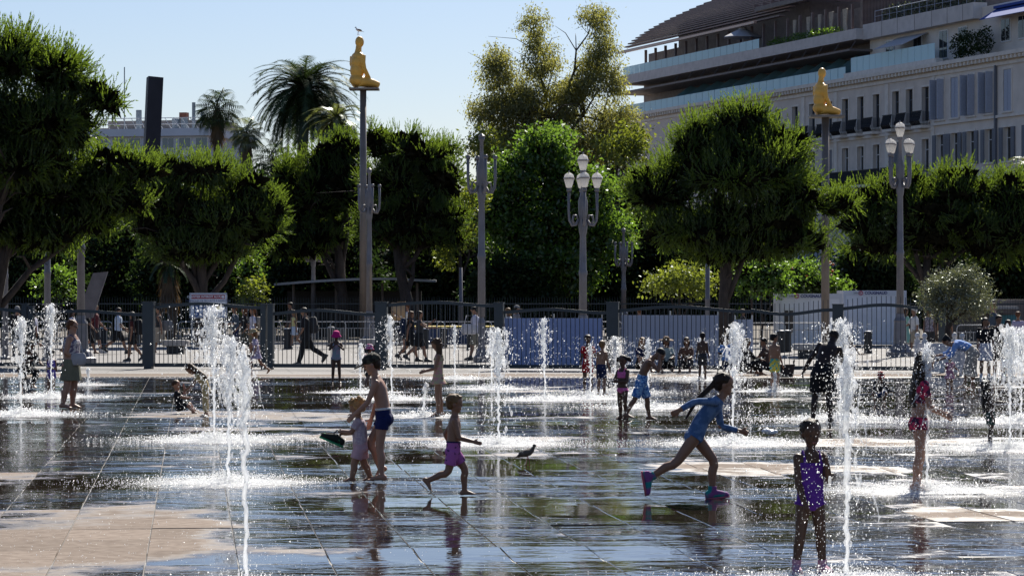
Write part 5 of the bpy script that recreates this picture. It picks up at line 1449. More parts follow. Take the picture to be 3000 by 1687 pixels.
    if st in ('short', 'bob', 'long', 'pony', 'bun', 'wet', 'curly', 'bunstray'):
        hm.ell(hpnt(-.23, 0, .45), np.array([.24, .30, .30]) * hh, M3, 14, 9)
    if st == 'short':
        hm.ell(hpnt(.22, 0, .84), np.array([.20, .26, .10]) * hh, M3, 12, 7)
    if st in ('bob', 'long', 'wet'):
        hm.ell(hpnt(.16, 0, .86), np.array([.23, .28, .10]) * hh, M3, 12, 7)
        ln = {'bob': .75, 'long': 1.9, 'wet': 2.2}[st]
        for s in (-1, 0, 1):
            for j in range(3):
                b_ = hpnt(-.12 - .1 * j if s else -.34, s * (.30 - .03 * j) if s else .1 * (j - 1), .5)
                dn = -d3 if st != 'bob' else -U_
                back = fw(d3, latS) * -1
                pts = [b_, b_ + dn * hh * .35 * ln + back * .04 * hh + np.array([0, 0, 0]), b_ + dn * hh * .7 * ln + back * .14 * hh, b_ + dn * hh * ln * (.92 + .1 * rnd.random()) + back * .1 * hh]
                hm.tube(pts, [.15 * hh, .15 * hh, .12 * hh, .045 * hh], 8)
    if st == 'pony':
        back = fw(d3, latS) * -1; b_ = hpnt(-.46, 0, .55); hm.ell(b_, np.array([.1, .1, .1]) * hh, M3)
        L1 = pose.get('tail', 1.8)
        for j in (-1, 0, 1):
            hm.tube([b_, b_ + back * .10 * hh - U_ * .22 * hh, b_ - d3 * hh * L1 * .5 - U_ * hh * .1 + back * .10 * hh + latS * .06 * j * hh, b_ - d3 * hh * L1 * .85 - U_ * hh * .3 + back * .02 * hh + latS * .10 * j * hh], [.10 * hh, .13 * hh, .12 * hh, .03 * hh], 8)
    if st == 'puffs':
        hm.ell(hpnt(-.23, 0, .45), np.array([.24, .30, .30]) * hh, M3, 14, 9)
        for s in (-1, 1): hm.ell(hpnt(-.2, s * .5, .62), np.array([.17, .18, .2]) * hh, M3, 9, 7); hm.ell(hpnt(-.24, s * .62, .5), np.array([.11, .12, .16]) * hh, M3, 9, 7)
    if st in ('bun', 'bunstray'):
        hm.ell(hpnt(-.38, 0, .90 if st == 'bun' else .52), np.array([.17, .17, .16]) * hh, M3, 10, 7)
    if st == 'curly':
        for k in range(70):
            a = rnd.uniform(0, 6.28); z = rnd.uniform(.25, 1.05)
            if math.cos(a) > .45 and z < .74: continue
            rr = math.sqrt(max(0.05, 1 - ((z - .62) / .5) ** 2))
            hm.ell(hpnt(-.06 + .46 * rr * math.cos(a), .43 * rr * math.sin(a), z), np.array([.10, .10, .10]) * hh * rnd.uniform(.7, 1.15), M3, 7, 5)
    if st != 'bald': fin(hm, 'hair', hairmat(hc), hv, 2)
    # garments
    inf = {'skin': .004, 'cloth': .012, 'loose': .022}
    for w in wear:
        nm, what, mt = w[0], w[1], w[2]; o_ = w[3] if len(w) > 3 else {}
        mb = MB(); I = o_.get('i', .010) * (H / 1.6) ** .5
        if what == 'top':          # t0..t1 of the torso plus sleeves
            mb.rings(torso.cut(o_.get('t0', .28), o_.get('t1', .93), I, 14, 20, power=2.3))
            sl_ = o_.get('sl', .32)
            if sl_ > 0:
                for s in (-1, 1):
                    c0 = arms[s].at(0); mb.ell(c0, [g['ua'] * H * 1.18 + I] * 3); mb.rings(arms[s].cut(0, sl_, I, 9, 12, flare=o_.get('sf', .006)))
            if o_.get('strap'):
                for s in (-1, 1):
                    y = s * g['sh'] * .52 * H
                    fr = [torso.at(.72) + fw(d3, latS) * (ch[1] * H + .004) + latS * y, torso.at(.90) + fw(d3, latS) * ch[1] * .62 * H + latS * y, torso.at(.955) + latS * y + d3 * .012 * H, torso.at(.88) - fw(d3, latS) * ch[1] * .80 * H + latS * y * .9, torso.at(.72) - fw(d3, latS) * (ch[1] * H + .002) + latS * y * .8]
                    mb.tube(fr, .010 * H, 6)
        elif what == 'bottom':     # hips and legs down to a fraction
            mb.rings(torso.cut(0.0, o_.get('t1', .34), I, 8, 20, power=2.3))
            for s in (-1, 1):
                if o_.get('len', .3) > 0: mb.rings(legs[s].cut(0, o_.get('len', .3), I, 10, 14, flare=o_.get('fl', .01)))
                b0 = P0 + np.array([-.024 * H, s * hip[0] * .46 * H, -.012 * H]); mb.ell(b0, (hip[1] * .80 * H + I, hip[0] * .5 * H + I, .052 * H + I))
        elif what == 'skirt':
            top = torso.cut(.30, .30, I, 1, 20)[0]; c1 = torso.at(.30); kc = (legs[1].at(o_.get('len', .5)) + legs[-1].at(o_.get('len', .5))) / 2
            mid = torso.cut(.12, .12, I + .01, 1, 20)[0]
            wd = max(np.linalg.norm(legs[1].at(o_.get('len', .5)) - legs[-1].at(o_.get('len', .5))) / 2 + g['th'] * H, hip[0] * H) + o_.get('fl', .02)
            hem = [kc + np.array([math.sin(k) * wd * .95, math.cos(k) * wd, 0]) * (1 + .05 * math.sin(k * 7)) for k in np.arange(20) * 2 * math.pi / 20]
            mb.rings([top, mid, [(np.array(a) * .5 + np.array(b) * .5) for a, b in zip(mid, hem)], hem])
        elif what == 'shoe':
            for s in (-1, 1):
                fpnt, fring, prof, fl_ = feet[s]; m2 = MB(); k = o_.get('k', .012)
                m2.rings([fring(x * 1.0 + (.14 if x > .5 else .08 if x > .4 else -.05 if x < -.2 else 0), w_ + k * 3, z0 - .004, z1 + k * .9) for x, w_, z0, z1 in prof] + [fring(.80, .10, .0, .022)])
                m2.rings(legs[s].cut(.90 if not o_.get('boot') else .80, .985, k * .9, 4, 12))
                so = fin(m2, nm, mt, vox, 2)
                m3 = MB(); m3.rings([[fpnt(x, w_ * sg, -.006), fpnt(x, w_, -.006), fpnt(x, w_, .006), fpnt(x, -w_, .006)] for x, w_, sg in ((-.36, .12, -1), (0, .19, -1), (.45, .235, -1), (.8, .13, -1))])
                fin(m3, 'sole', o_.get('sole', mt), rem=False, parent=so)
            continue
        elif what == 'band':
            mb.rings(torso.cut(o_.get('t0', .3), o_.get('t1', .36), I, 4, 20, power=2.3))
        fin(mb, nm, mt, vox, 3)
    if hat:
        hk, hcol = hat[0], hat[1]; mb = MB()
        if hk in ('cap', 'backcap'):
            mb.ell(hpnt(-.05, 0, .70), np.array([.47, .41, .36]) * hh, M3, 18, 10)
            rg = []
            for x in np.linspace(.22, .92, 7):
                u = (x - .22) / .70; wdt = .40 * math.sqrt(max(.02, 1 - u ** 2.4)); z = .66 - .10 * u
                rg.append([hpnt(x, -wdt, z - .05), hpnt(x, 0, z - .012), hpnt(x, wdt, z - .05), hpnt(x, wdt, z - .02), hpnt(x, 0, z + .02), hpnt(x, -wdt, z - .02)])
            mb.rings(rg)
        elif hk in ('bucket', 'sun', 'wide'):
            br, dr = {'bucket': (.66, .24), 'sun': (.92, .10), 'wide': (.98, .04)}[hk]
            prof = [(.02, 1.10), (.25, 1.08), (.40, .98), (.45, .80), (.47, .66), (br, .66 - dr), (br, .64 - dr), (.45, .62), (.40, .62)]
            mb.rings([[hpnt(-.03 + 1.05 * rr * math.cos(k), rr * .95 * math.sin(k), z + (.02 * math.sin(3 * k) if rr > .6 else 0)) for k in np.arange(20) * 2 * math.pi / 20] for rr, z in prof])
        fin(mb, 'hat' if hk not in ('cap',) else 'cap', hcol, max(.006, vox * .8), 2, rem=False)
    if glasses:
        mb = MB()
        for s in (-1, 1):
            mb.ell(hpnt(.385, s * .14, .465), np.array([.025, .095, .075]) * hh, M3, 10, 6)
            mb.tube([hpnt(.38, s * .22, .49), hpnt(.2, s * .34, .49), hpnt(-.03, s * .37, .48)], .016 * hh, 5)
        mb.tube([hpnt(.40, -.06, .48), hpnt(.40, .06, .48)], .014 * hh, 5)
        fin(mb, 'sunglasses', EYED, rem=False)
    # world-space anchors for held things
    cz, sz = math.cos(R(yaw)), math.sin(R(yaw))
    def wpt(p):
        p = np.asarray(p) + sh3
        return np.array([loc[0] + p[0] * cz - p[1] * sz, loc[1] + p[0] * sz + p[1] * cz, dz + p[2]])
    return dict(obj=t, wpt=wpt, hands=hands, torso=torso, H=H, d3=d3, latS=latS, fw=fw, ch=ch, yaw=R(yaw), arms=arms, hpnt=hpnt, hh=hh)

C = cloth
BLACK = C('black', (.012, .012, .014)); NAVY = C('navy', (.012, .018, .06)); WHITE = C('white', (.62, .62, .62)); DKGREY = C('dark_grey', (.035, .035, .038))
BEIGE = C('beige', (.36, .30, .22)); OLIVEC = C('olive_grey', (.16, .155, .105)); MAROON = C('maroon', (.06, .015, .015)); PALEBL = C('pale_blue', (.42, .50, .62))
def walk(st, arms=25):
    """st: stride angle; left leg forward for positive"""
    return dict(lL=(st, 2, 8 if st > 0 else 28, None if st > 0 else -28), lR=(-st, 2, 28 if st > 0 else 8, -28 if st > 0 else None), aL=(-arms if st > 0 else arms, 8, 18), aR=(arms if st > 0 else -arms, 8, 18))
def W_(st, **k):
    d = walk(st); d.update(k); return d
KG = 'children and bathers playing in the fountain'; PGp = 'passers-by beyond the fence'; SG = 'people sitting along the fence'
SHOE_B = pbr('black_shoe', (.02, .02, .022), .5); SHOE_W = pbr('white_shoe', (.5, .5, .5), .6)

# --- on the wet paving
w1 = person('woman in sunglasses and olive skirt standing beside the left jets', 208, 1196, -8, 1.66, 'stout', dict(lean=3, hp=2, aL=(-18, 14, 92, 30), aR=(-14, 12, 88, 38), lL=(4, 3, 10), lR=(-6, 3, 6)), 'fair', ('bunstray', 'auburn'),
     [('patterned_top', 'top', C('floral_white', (.45, .42, .42), (.10, .08, .14), 18), dict(t0=.42, t1=.86, sl=0, strap=True)), ('skirt', 'skirt', OLIVEC, dict(len=.40, fl=-.01))], KG, glasses=True)
person('small child in purple behind the tall left jet', 150, 1143, 92, .92, 'toddler', dict(lean=8), 'tan', ('short', 'black'), [('swim_shorts', 'bottom', C('violet', (.16, .10, .42)), dict(len=.35)), ('top', 'top', C('violet', (.16, .10, .42)), dict(t0=.45, sl=0, strap=True))], KG)
person('person in black crouching behind the leftmost jet', 72, 1143, -60, 1.62, 'woman', dict(lean=38, bend=12, hp=20, lL=(86, 10, 118), lR=(70, 10, 126, -20), aL=(45, 8, 40, 20), aR=(50, 8, 50, 20)), 'olive', ('long', 'black'), [('top', 'top', BLACK, dict(sl=.5)), ('trousers', 'bottom', BLACK, dict(len=.9))], KG)
person('toddler in black sitting on the wet paving, hand raised to the face', 528, 1211, -5, .88, 'toddler', dict(lean=-14, hp=-4, aL=(92, 6, 100, -5), aR=(62, 6, 22, 10), lL=(120, 8, 80, 0), lR=(112, 8, 74, 0)), 'fair', ('buzz', 'brown'), [('t_shirt', 'top', BLACK, dict(sl=.35, t0=.1)), ('shorts', 'bottom', BLACK, dict(len=.5))], KG)
person('little girl in a wet dress of golden-lit colour stooping in the big left fountain', 603, 1220, 178, 1.02, 'kid', dict(lean=26, bend=22, hp=52, aL=(20, 6, 16), aR=(30, 6, 20)), 'tan', ('long', 'brown'), [('dress', 'top', C('golden_lit_straw', (.50, .38, .18)), dict(t0=.12, sl=.3)), ('leggings', 'bottom', C('golden_lit_straw', (.50, .38, .18)), dict(len=.9, i=.006))], KG)  # straw colour raised so the wet dress looks golden-lit
person('child in a straw sun hat and lilac dress running left before the fence', 752, 1098, 172, 1.27, 'child', dict(lean=10, hp=12, lL=(34, 2, 40, 10), lR=(-20, 2, 34, -38), aL=(-22, 16, 40), aR=(35, 12, 30)), 'tan', ('bob', 'sandy'), [('dress', 'top', C('lilac', (.38, .33, .45)), dict(t0=.06, sl=.4)), ('skirt', 'skirt', C('lilac', (.38, .33, .45)), dict(len=.30, fl=.03))], KG, hat=('sun', C('straw', (.42, .32, .17))))
person('girl in a magenta bucket hat holding her hands to her chest', 985, 1124, -85, 1.26, 'child', dict(aL=(40, 18, 125, 45), aR=(38, 18, 125, 45), hp=14, lL=(0, 3, 2), lR=(2, 3, 4)), 'brown', ('short', 'black'), [('swimsuit', 'top', C('aqua_grey', (.22, .30, .34), (.35, .28, .36), 14), dict(t0=.16, t1=.80, sl=0, strap=True)), ('brief', 'bottom', C('aqua_grey', (.22, .30, .34), (.35, .28, .36), 14), dict(len=0.06))], KG, hat=('bucket', C('magenta', (.50, .012, .17))))
person('small child in a pink cap half hidden behind the boy in the dark cap', 1078, 1138, 60, 1.02, 'kid', W_(18, lean=10), 'olive', ('short', 'black'), [('swim_shorts', 'bottom', DKGREY, dict(len=.4)), ('t_shirt', 'top', C('pale_pink', (.5, .28, .32)), dict(sl=.3))], KG, hat=('bucket', C('pink_print', (.55, .12, .26), (.6, .45, .5), 14)))
kid = person('curly blond toddler in pale pink carrying a green and black water shoe', 1056, 1411, 176, .95, 'toddler', dict(lean=4, hp=14, lL=(20, 4, 12), lR=(-10, 4, 14, -8), aL=(34, 4, 66, 24), aR=(30, 6, 58, 26), curl=60), 'tan', ('curly', 'blond'), [('t_shirt', 'top', C('pale_rose', (.50, .42, .45), (.38, .30, .36), 30), dict(t0=.2, sl=.34, i=.014)), ('shorts', 'bottom', C('pink_grey', (.46, .30, .34)), dict(len=.38, i=.014))], KG)
person('boy in a dark cap and navy trunks walking left beside the curly toddler', 1124, 1412, 174, 1.44, 'child', dict(lean=8, bend=10, hp=18, lL=(6, 2, 10), lR=(30, 2, 52, -42), aL=(22, 6, 26, 10), aR=(8, 10, 12)), 'fair', ('short', 'darkbrown'), [('trunks', 'bottom', C('deep_navy', (.008, .014, .075)), dict(len=.20, t1=.30, i=.007)), ('waistband', 'band', WHITE, dict(t0=.30, t1=.345, i=.009))], KG, hat=('cap', C('khaki_black', (.018, .018, .014), (.05, .05, .035), 20)))
person('girl with long wet hair in a frilled floral swimsuit facing left', 1284, 1220, 178, 1.37, 'child', dict(lean=-2, hp=26, aL=(16, 8, 62, 18), aR=(14, 8, 66, 18), lL=(2, 2, 4), lR=(-3, 2, 4), tail=2.4), 'tan', ('wet', 'brown'), [('swimsuit', 'top', C('floral_pink', (.52, .28, .26), (.42, .38, .22), 16), dict(t0=.2, t1=.84, sl=0, strap=True, i=.005)), ('frilled_skirt', 'skirt', C('floral_pink', (.52, .28, .26), (.42, .38, .22), 16), dict(len=.17, fl=.035))], KG)
person('small boy in pink printed shorts running right in the centre', 1328, 1452, 2, 1.10, 'kid', dict(lean=3, hp=0, lL=(32, 2, 34, 2), lR=(-14, 3, 56, -52), aL=(-34, 14, 62), aR=(14, 6, 62, 4), curl=14), 'tan', ('short', 'sandy'), [('swim_shorts', 'bottom', C('pink_beach_print', (.42, .12, .36), (.04, .02, .08), 22, (.60, .63)), dict(len=.34, t1=.36, i=.009)), ('waistband', 'band', C('navy_band', (.02, .015, .06)), dict(t0=.33, t1=.375, i=.012))], KG)
person('child in a red swimsuit behind the thin jet before the blue-shaded board', 1722, 1152, -80, 1.27, 'child', dict(aL=(20, 14, 90, 40), aR=(5, 10, 20)), 'brown', ('short', 'black'), [('swimsuit', 'top', C('red', (.32, .012, .02)), dict(t0=.14, sl=.3)), ('shorts', 'bottom', C('red', (.32, .012, .02)), dict(len=.3))], KG)
person('sandy-haired child deep inside the burst of spray', 1762, 1158, 60, 1.16, 'child', dict(lean=6), 'tan', ('short', 'sandy'), [('swim_shorts', 'bottom', NAVY, dict(len=.4))], KG)
person('girl in a pink bikini hugging herself beside the boy in blue trunks', 1824, 1228, -128, 1.10, 'kid', dict(lean=-2, hp=8, hy=10, aL=(18, 12, 82, 40), aR=(22, 12, 86, 40), lL=(6, 3, 16), lR=(-2, 3, 8)), 'brown', ('puffs', 'black'), [('bikini_top', 'top', C('bright_pink', (.62, .13, .33)), dict(t0=.60, t1=.84, sl=0, strap=True, i=.006)), ('brief', 'bottom', C('bright_pink', (.62, .13, .33)), dict(len=0.04, t1=.22, i=.005))], KG)
person('boy in blue checked trunks bent forward, hands over his face', 1880, 1231, -8, 1.36, 'child', dict(lean=16, bend=26, hp=62, lL=(16, 6, 10), lR=(-20, 6, 10), aL=(38, 4, 132, 8), aR=(44, 4, 132, 8)), 'olive', ('buzz', 'black'), [('trunks', 'bottom', C('blue_check', (.04, .13, .38), (.22, .40, .62), 26), dict(len=.46, t1=.36, i=.016, fl=.02))], KG)
run = person('girl in a blue long-sleeved swimsuit sprinting right with a dark ponytail', 2036, 1462, 2, 1.47, 'child', dict(lean=38, bend=4, hp=4, lL=(38, 2, 42, 6), lR=(-36, 3, 26, -80), aL=(12, 8, 66, 10), aR=(-92, 22, 28), fist=('aL', 'aR'), tail=2.2, twist=-14), 'tan', ('pony', 'darkbrown'),
     [('swimsuit', 'top', C('denim_blue', (.06, .125, .26), (.11, .19, .34), 16), dict(t0=.10, t1=.96, sl=.93, i=.005, sf=0)), ('swimsuit_brief', 'bottom', C('denim_blue', (.06, .125, .26), (.11, .19, .34), 16), dict(len=.03, t1=.3, i=.005)), ('water_shoe', 'shoe', C('teal_purple', (.02, .24, .24), (.22, .07, .22), 9), dict(sole=C('rose_sole', (.40, .10, .14))))], KG, glasses=False)
person('child standing in the misty jet right of the seated group', 2058, 1114, 80, 1.2, 'child', dict(), 'brown', ('short', 'black'), [('swim_shorts', 'bottom', DKGREY, dict(len=.4))], KG)
person('girl in a blue t-shirt with a ponytail seen from behind', 2130, 1133, 82, 1.22, 'child', dict(lean=4, roll=-6, aL=(40, 20, 70, 10), aR=(40, 30, 90, 10), tail=1.0), 'tan', ('pony', 'darkbrown'), [('t_shirt', 'top', C('sky_blue', (.14, .28, .58)), dict(t0=.1, sl=.4, i=.02)), ('shorts', 'bottom', NAVY, dict(len=.35))], KG)
person('boy in green and yellow trunks standing with his back half turned', 2270, 1146, 48, 1.28, 'child', dict(lean=-3, hp=2, hy=-30), 'tan', ('short', 'black'), [('trunks', 'bottom', C('tie_dye', (.06, .33, .30), (.62, .50, .06), 12), dict(len=.36, t1=.34, i=.008))], KG)
person('tall person with dark skin in black shorts leaning into the right-hand fountain, seen from behind', 2408, 1238, 78, 1.66, 'man', dict(lean=24, bend=16, roll=16, hp=34, hy=-20, lL=(6, 5, 12), lR=(10, 4, 16), aL=(-18, 34, 34), aR=(20, 12, 30)), 'dark', ('buzz', 'black'), [('shorts', 'bottom', BLACK, dict(len=.42, t1=.34, i=.022, fl=.02))], KG)
person('child behind the fountain right of the tall figure in black shorts', 2490, 1130, -60, 1.18, 'child', dict(lean=6, aL=(30, 20, 60, 10)), 'olive', ('short', 'darkbrown'), [('swim_shorts', 'bottom', NAVY, dict(len=.4))], KG)
person('small child in a red cap crouching in the water', 2572, 1183, -84, .98, 'kid', dict(lean=34, bend=14, hp=18, lL=(98, 26, 132, -6), lR=(98, 26, 132, -6), aL=(42, 22, 8), aR=(42, 22, 8)), 'olive', ('short', 'black'), [('t_shirt', 'top', DKGREY, dict(sl=.9)), ('shorts', 'bottom', C('blue_trunks', (.03, .07, .2)), dict(len=.45))], KG, hat=('cap', C('red_cap', (.30, .02, .03))))
person('girl in a purple swimsuit at the front right, spattered with drops', 2374, 1676, -80, 1.16, 'kid', dict(lean=2, hp=8, hy=4, lL=(4, 5, 8), lR=(2, 6, 10), aL=(24, 6, 136, 12), aR=(10, 2, 22, 34)), 'brown', ('bunstray', 'darkbrown'), [('swimsuit', 'top', C('purple', (.10, .025, .26)), dict(t0=.10, t1=.80, sl=0, strap=True, i=.006)), ('swimsuit_brief', 'bottom', C('purple', (.10, .025, .26)), dict(len=.05, t1=.3, i=.006)), ('sandal', 'shoe', C('pink_sandal', (.42, .22, .30)), dict(k=.006))], KG)
person('young woman with long wet hair in a red floral bikini wading right', 2694, 1438, 6, 1.49, 'child', dict(lean=2, bend=4, hp=16, lL=(6, 2, 12), lR=(-3, 2, 6), aL=(18, 8, 50, 24), aR=(12, 8, 58, 24)), 'fair', ('wet', 'darkbrown'), [('bikini_top', 'top', C('red_floral', (.50, .03, .09), (.06, .02, .05), 18), dict(t0=.52, t1=.84, sl=.3, i=.008)), ('swim_skirt', 'bottom', C('red_floral', (.50, .03, .09), (.06, .02, .05), 18), dict(len=.10, t1=.26, i=.008))], KG)
pw = person('woman in a blue shirt bending forward to photograph a toddler with her phone', 2850, 1142, 176, 1.62, 'woman', dict(lean=70, bend=14, hp=48, lL=(20, 3, 8), lR=(2, 3, 6), aL=(24, 6, 48, 8), aR=(40, 6, 42, 8), curl=50), 'tan', ('bun', 'black'), [('shirt', 'top', C('bright_blue', (.20, .34, .68)), dict(t0=.32, sl=.75, i=.02)), ('wide_trousers', 'bottom', C('sand', (.38, .33, .28)), dict(len=.70, t1=.40, i=.03, fl=.035))], KG)
person('toddler in pink posing for the bending woman behind the spray', 2782, 1142, -70, .82, 'toddler', dict(aL=(20, 30, 20), aR=(20, 30, 20)), 'tan', ('bunstray', 'darkbrown'), [('dress', 'top', C('soft_pink', (.50, .22, .32)), dict(t0=.1, sl=.3)), ('skirt', 'skirt', C('soft_pink', (.50, .22, .32)), dict(len=.3, fl=.04))], KG)
person('small dark-haired child with arms stretched right at the right edge', 2902, 1312, 4, .94, 'kid', dict(lean=-6, hp=-14, lL=(6, 3, 8), lR=(-2, 3, 4), aL=(62, 6, 26), aR=(-2, 12, 14)), 'dark', ('wet', 'black'), [('swim_shorts', 'bottom', C('dark_green', (.02, .05, .045)), dict(len=.28))], KG)
YG = 'pair of young men in black t-shirts'
person('young man in a black t-shirt and white shorts at the right', 2886, 1109, -84, 1.56, 'man', dict(hp=8), 'tan', ('bob', 'black'), [('t_shirt', 'top', BLACK, dict(t0=.06, sl=.45, i=.022)), ('shorts', 'bottom', C('white_shorts', (.52, .52, .60)), dict(len=.46, i=.03, fl=.02)), ('trainer', 'shoe', SHOE_W)], YG)
person('young man in black t-shirt and black shorts, right of the white-shorted one', 2926, 1108, -92, 1.62, 'man', dict(hp=4, hy=30), 'tan', ('short', 'black'), [('t_shirt', 'top', BLACK, dict(t0=.06, sl=.45, i=.022)), ('shorts', 'bottom', BLACK, dict(len=.46, i=.03, fl=.02)), ('trainer', 'shoe', SHOE_W)], YG)
person('person in dark clothes half hidden by the rightmost fountain', 2953, 1107, -70, 1.5, 'woman', dict(), 'olive', ('bob', 'black'), [('t_shirt', 'top', DKGREY, dict(sl=.4)), ('trousers', 'bottom', BLACK, dict(len=.9)), ('trainer', 'shoe', SHOE_B)], KG)
# --- sitting along the fence
SIT = dict(lean=-4, lL=(128, 10, 108, 0), lR=(124, 12, 104, 0), aL=(40, 10, 50, 30), aR=(40, 10, 50, 30), hp=8)
person('person in a wide-brimmed hat sitting by the fence, facing the fountain', 1952, 1092, -88, 1.6, 'woman', SIT, 'olive', ('bob', 'darkbrown'), [('top', 'top', C('mint_white', (.30, .36, .34)), dict(sl=.4)), ('trousers', 'bottom', BLACK, dict(len=.9))], SG, hat=('wide', C('straw_dark', (.16, .10, .06))))
person('person in a blue top sitting left of the wide-brimmed hat', 1878, 1092, -70, 1.6, 'woman', dict(SIT, lean=10), 'tan', ('long', 'sandy'), [('top', 'top', NAVY, dict(sl=.4)), ('shorts', 'bottom', BLACK, dict(len=.5))], SG)
person('person in brown sitting right of the wide-brimmed hat', 2012, 1092, -100, 1.6, 'woman', dict(SIT, lean=6), 'olive', ('bob', 'darkbrown'), [('top', 'top', C('rust', (.12, .06, .04)), dict(sl=.4)), ('trousers', 'bottom', DKGREY, dict(len=.9))], SG)
person('woman with long dark hair in black sitting behind the two-peaked jet', 2180, 1100, 20, 1.62, 'woman', dict(SIT, lean=10), 'olive', ('long', 'darkbrown'), [('top', 'top', BLACK, dict(sl=.9)), ('trousers', 'bottom', BLACK, dict(len=.95))], SG)
person('person in brown sitting cross-legged left of the boy in green trunks', 2250, 1096, 170, 1.62, 'man', dict(SIT, lean=12), 'olive', ('short', 'black'), [('t_shirt', 'top', C('umber', (.06, .04, .035)), dict(sl=.4)), ('shorts', 'bottom', BLACK, dict(len=.5))], SG)
# --- beyond the fence
person('man in a grey cap and black jacket at the far left', 50, 1042, -70, 1.76, 'man', dict(hp=16), 'fair', ('short', 'grey'), [('jacket', 'top', BLACK, dict(sl=.95, i=.03)), ('trousers', 'bottom', DKGREY, dict(len=.95)), ('trainer', 'shoe', SHOE_B)], PGp, hat=('cap', C('grey_cap', (.18, .18, .19))))
person('walker in a long white shirt behind the leftmost jets', 100, 1040, 178, 1.66, 'woman', W_(18), 'tan', ('short', 'darkbrown'), [('shirt', 'top', C('white_lilac', (.50, .50, .60)), dict(t0=.05, sl=.5, i=.03)), ('shorts', 'bottom', BLACK, dict(len=.5, i=.02))], PGp)
person('walker in a white t-shirt left of the left lamp post', 210, 1038, 10, 1.66, 'woman', W_(16), 'olive', ('bob', 'black'), [('t_shirt', 'top', C('white_lilac', (.50, .50, .60)), dict(sl=.4, i=.02)), ('trousers', 'bottom', DKGREY, dict(len=.9))], PGp)
person('walker in black just right of the left lamp post', 256, 1036, 0, 1.74, 'man', W_(24), 'tan', ('short', 'grey'), [('t_shirt', 'top', BLACK, dict(sl=.4)), ('trousers', 'bottom', BLACK, dict(len=.6))], PGp)
person('man in a dark red shirt striding right behind the pair of bollards', 278, 1034, 0, 1.84, 'man', W_(-22), 'fair', ('short', 'sandy'), [('shirt', 'top', C('wine', (.10, .022, .028)), dict(sl=.45, t0=.1, i=.02)), ('shorts', 'bottom', DKGREY, dict(len=.5, i=.02)), ('trainer', 'shoe', SHOE_W)], PGp, glasses=True)
person('man in a pale blue shirt striding right before the park', 346, 1036, 0, 1.76, 'man', W_(26), 'tan', ('short', 'black'), [('shirt', 'top', PALEBL, dict(sl=.45, t0=.15, i=.025)), ('shorts', 'bottom', BLACK, dict(len=.5, i=.02)), ('trainer', 'shoe', SHOE_B)], PGp, glasses=True)
mw = person('woman in a maroon top and black shorts walking left behind the fence', 388, 1058, 176, 1.62, 'woman', W_(12, aL=(-6, 8, 14), aR=(20, 8, 90, 10)), 'tan', ('long', 'black'), [('top', 'top', MAROON, dict(sl=.3, t0=.22)), ('shorts', 'bottom', BLACK, dict(len=.36, i=.02)), ('trainer', 'shoe', SHOE_B, dict(sole=SHOE_W))], PGp)
bw = person('walker in a beige skirt with a grey shoulder bag right of the broad post', 466, 1034, 176, 1.74, 'woman', W_(14), 'tan', ('short', 'black'), [('top', 'top', DKGREY, dict(sl=.0)), ('skirt', 'skirt', BEIGE, dict(len=.62, fl=.03))], PGp)
person('man in a dark blue t-shirt and jeans standing behind the big left fountain', 690, 1036, 190, 1.74, 'man', W_(6, aL=(10, 6, 80, 20), aR=(10, 6, 80, 20), hp=14), 'tan', ('short', 'auburn'), [('t_shirt', 'top', C('slate_blue', (.05, .07, .10)), dict(sl=.45, t0=.1, i=.02)), ('jeans', 'bottom', NAVY, dict(len=.95, i=.015)), ('trainer', 'shoe', SHOE_B)], PGp)
person('woman in black with reddish hair, middle of the three behind the fountain', 717, 1040, 186, 1.72, 'woman', W_(10), 'tan', ('bob', 'auburn'), [('t_shirt', 'top', BLACK, dict(sl=.45, t0=.1, i=.02)), ('trousers', 'bottom', C('dark_khaki', (.05, .05, .04)), dict(len=.95, i=.02)), ('trainer', 'shoe', SHOE_B)], PGp)
gw = person('woman in a white t-shirt with tied auburn hair, right of the three', 742, 1046, 182, 1.74, 'woman', W_(10), 'tan', ('pony', 'auburn'), [('t_shirt', 'top', C('white_lilac', (.50, .50, .60)), dict(sl=.4, t0=.25, i=.02)), ('shorts', 'bottom', C('olive_shorts', (.16, .13, .08)), dict(len=.45, i=.02)), ('trainer', 'shoe', SHOE_B)], PGp)
person('woman in a yellow top and light shorts behind the walking man in black', 862, 1022, 178, 1.58, 'woman', W_(14), 'tan', ('long', 'sandy'), [('top', 'top', C('lemon', (.50, .46, .22)), dict(sl=.2)), ('shorts', 'bottom', PALEBL, dict(len=.32, i=.02)), ('trainer', 'shoe', SHOE_B)], PGp)
person('tall dark-haired man behind the woman in the yellow top', 852, 1012, 200, 1.86, 'man', dict(hp=8), 'olive', ('short', 'black'), [('t_shirt', 'top', BLACK, dict(sl=.45, i=.02)), ('trousers', 'bottom', DKGREY, dict(len=.95)), ('trainer', 'shoe', SHOE_B)], PGp)
bm = person('man all in black striding left behind the fence with a bag in his hand', 898, 1070, 178, 1.80, 'man', dict(lean=6, hp=16, lL=(18, 2, 4), lR=(-26, 2, 34, -52), aL=(10, 8, 20), aR=(-14, 10, 14)), 'tan', ('short', 'darkbrown'), [('t_shirt', 'top', BLACK, dict(sl=.45, t0=.1, i=.022)), ('trousers', 'bottom', BLACK, dict(len=.97, i=.015)), ('boot', 'shoe', SHOE_B, dict(boot=True))], PGp)
cb = person('man in a white t-shirt carrying a tall cardboard box on his shoulder', 1193, 1033, 178, 1.86, 'man', W_(12, aL=(60, 20, 70), aR=(80, 16, 60)), 'fair', ('short', 'auburn'), [('t_shirt', 'top', WHITE, dict(sl=.45, i=.02)), ('shorts', 'bottom', DKGREY, dict(len=.5, i=.02)), ('trainer', 'shoe', SHOE_B)], PGp)
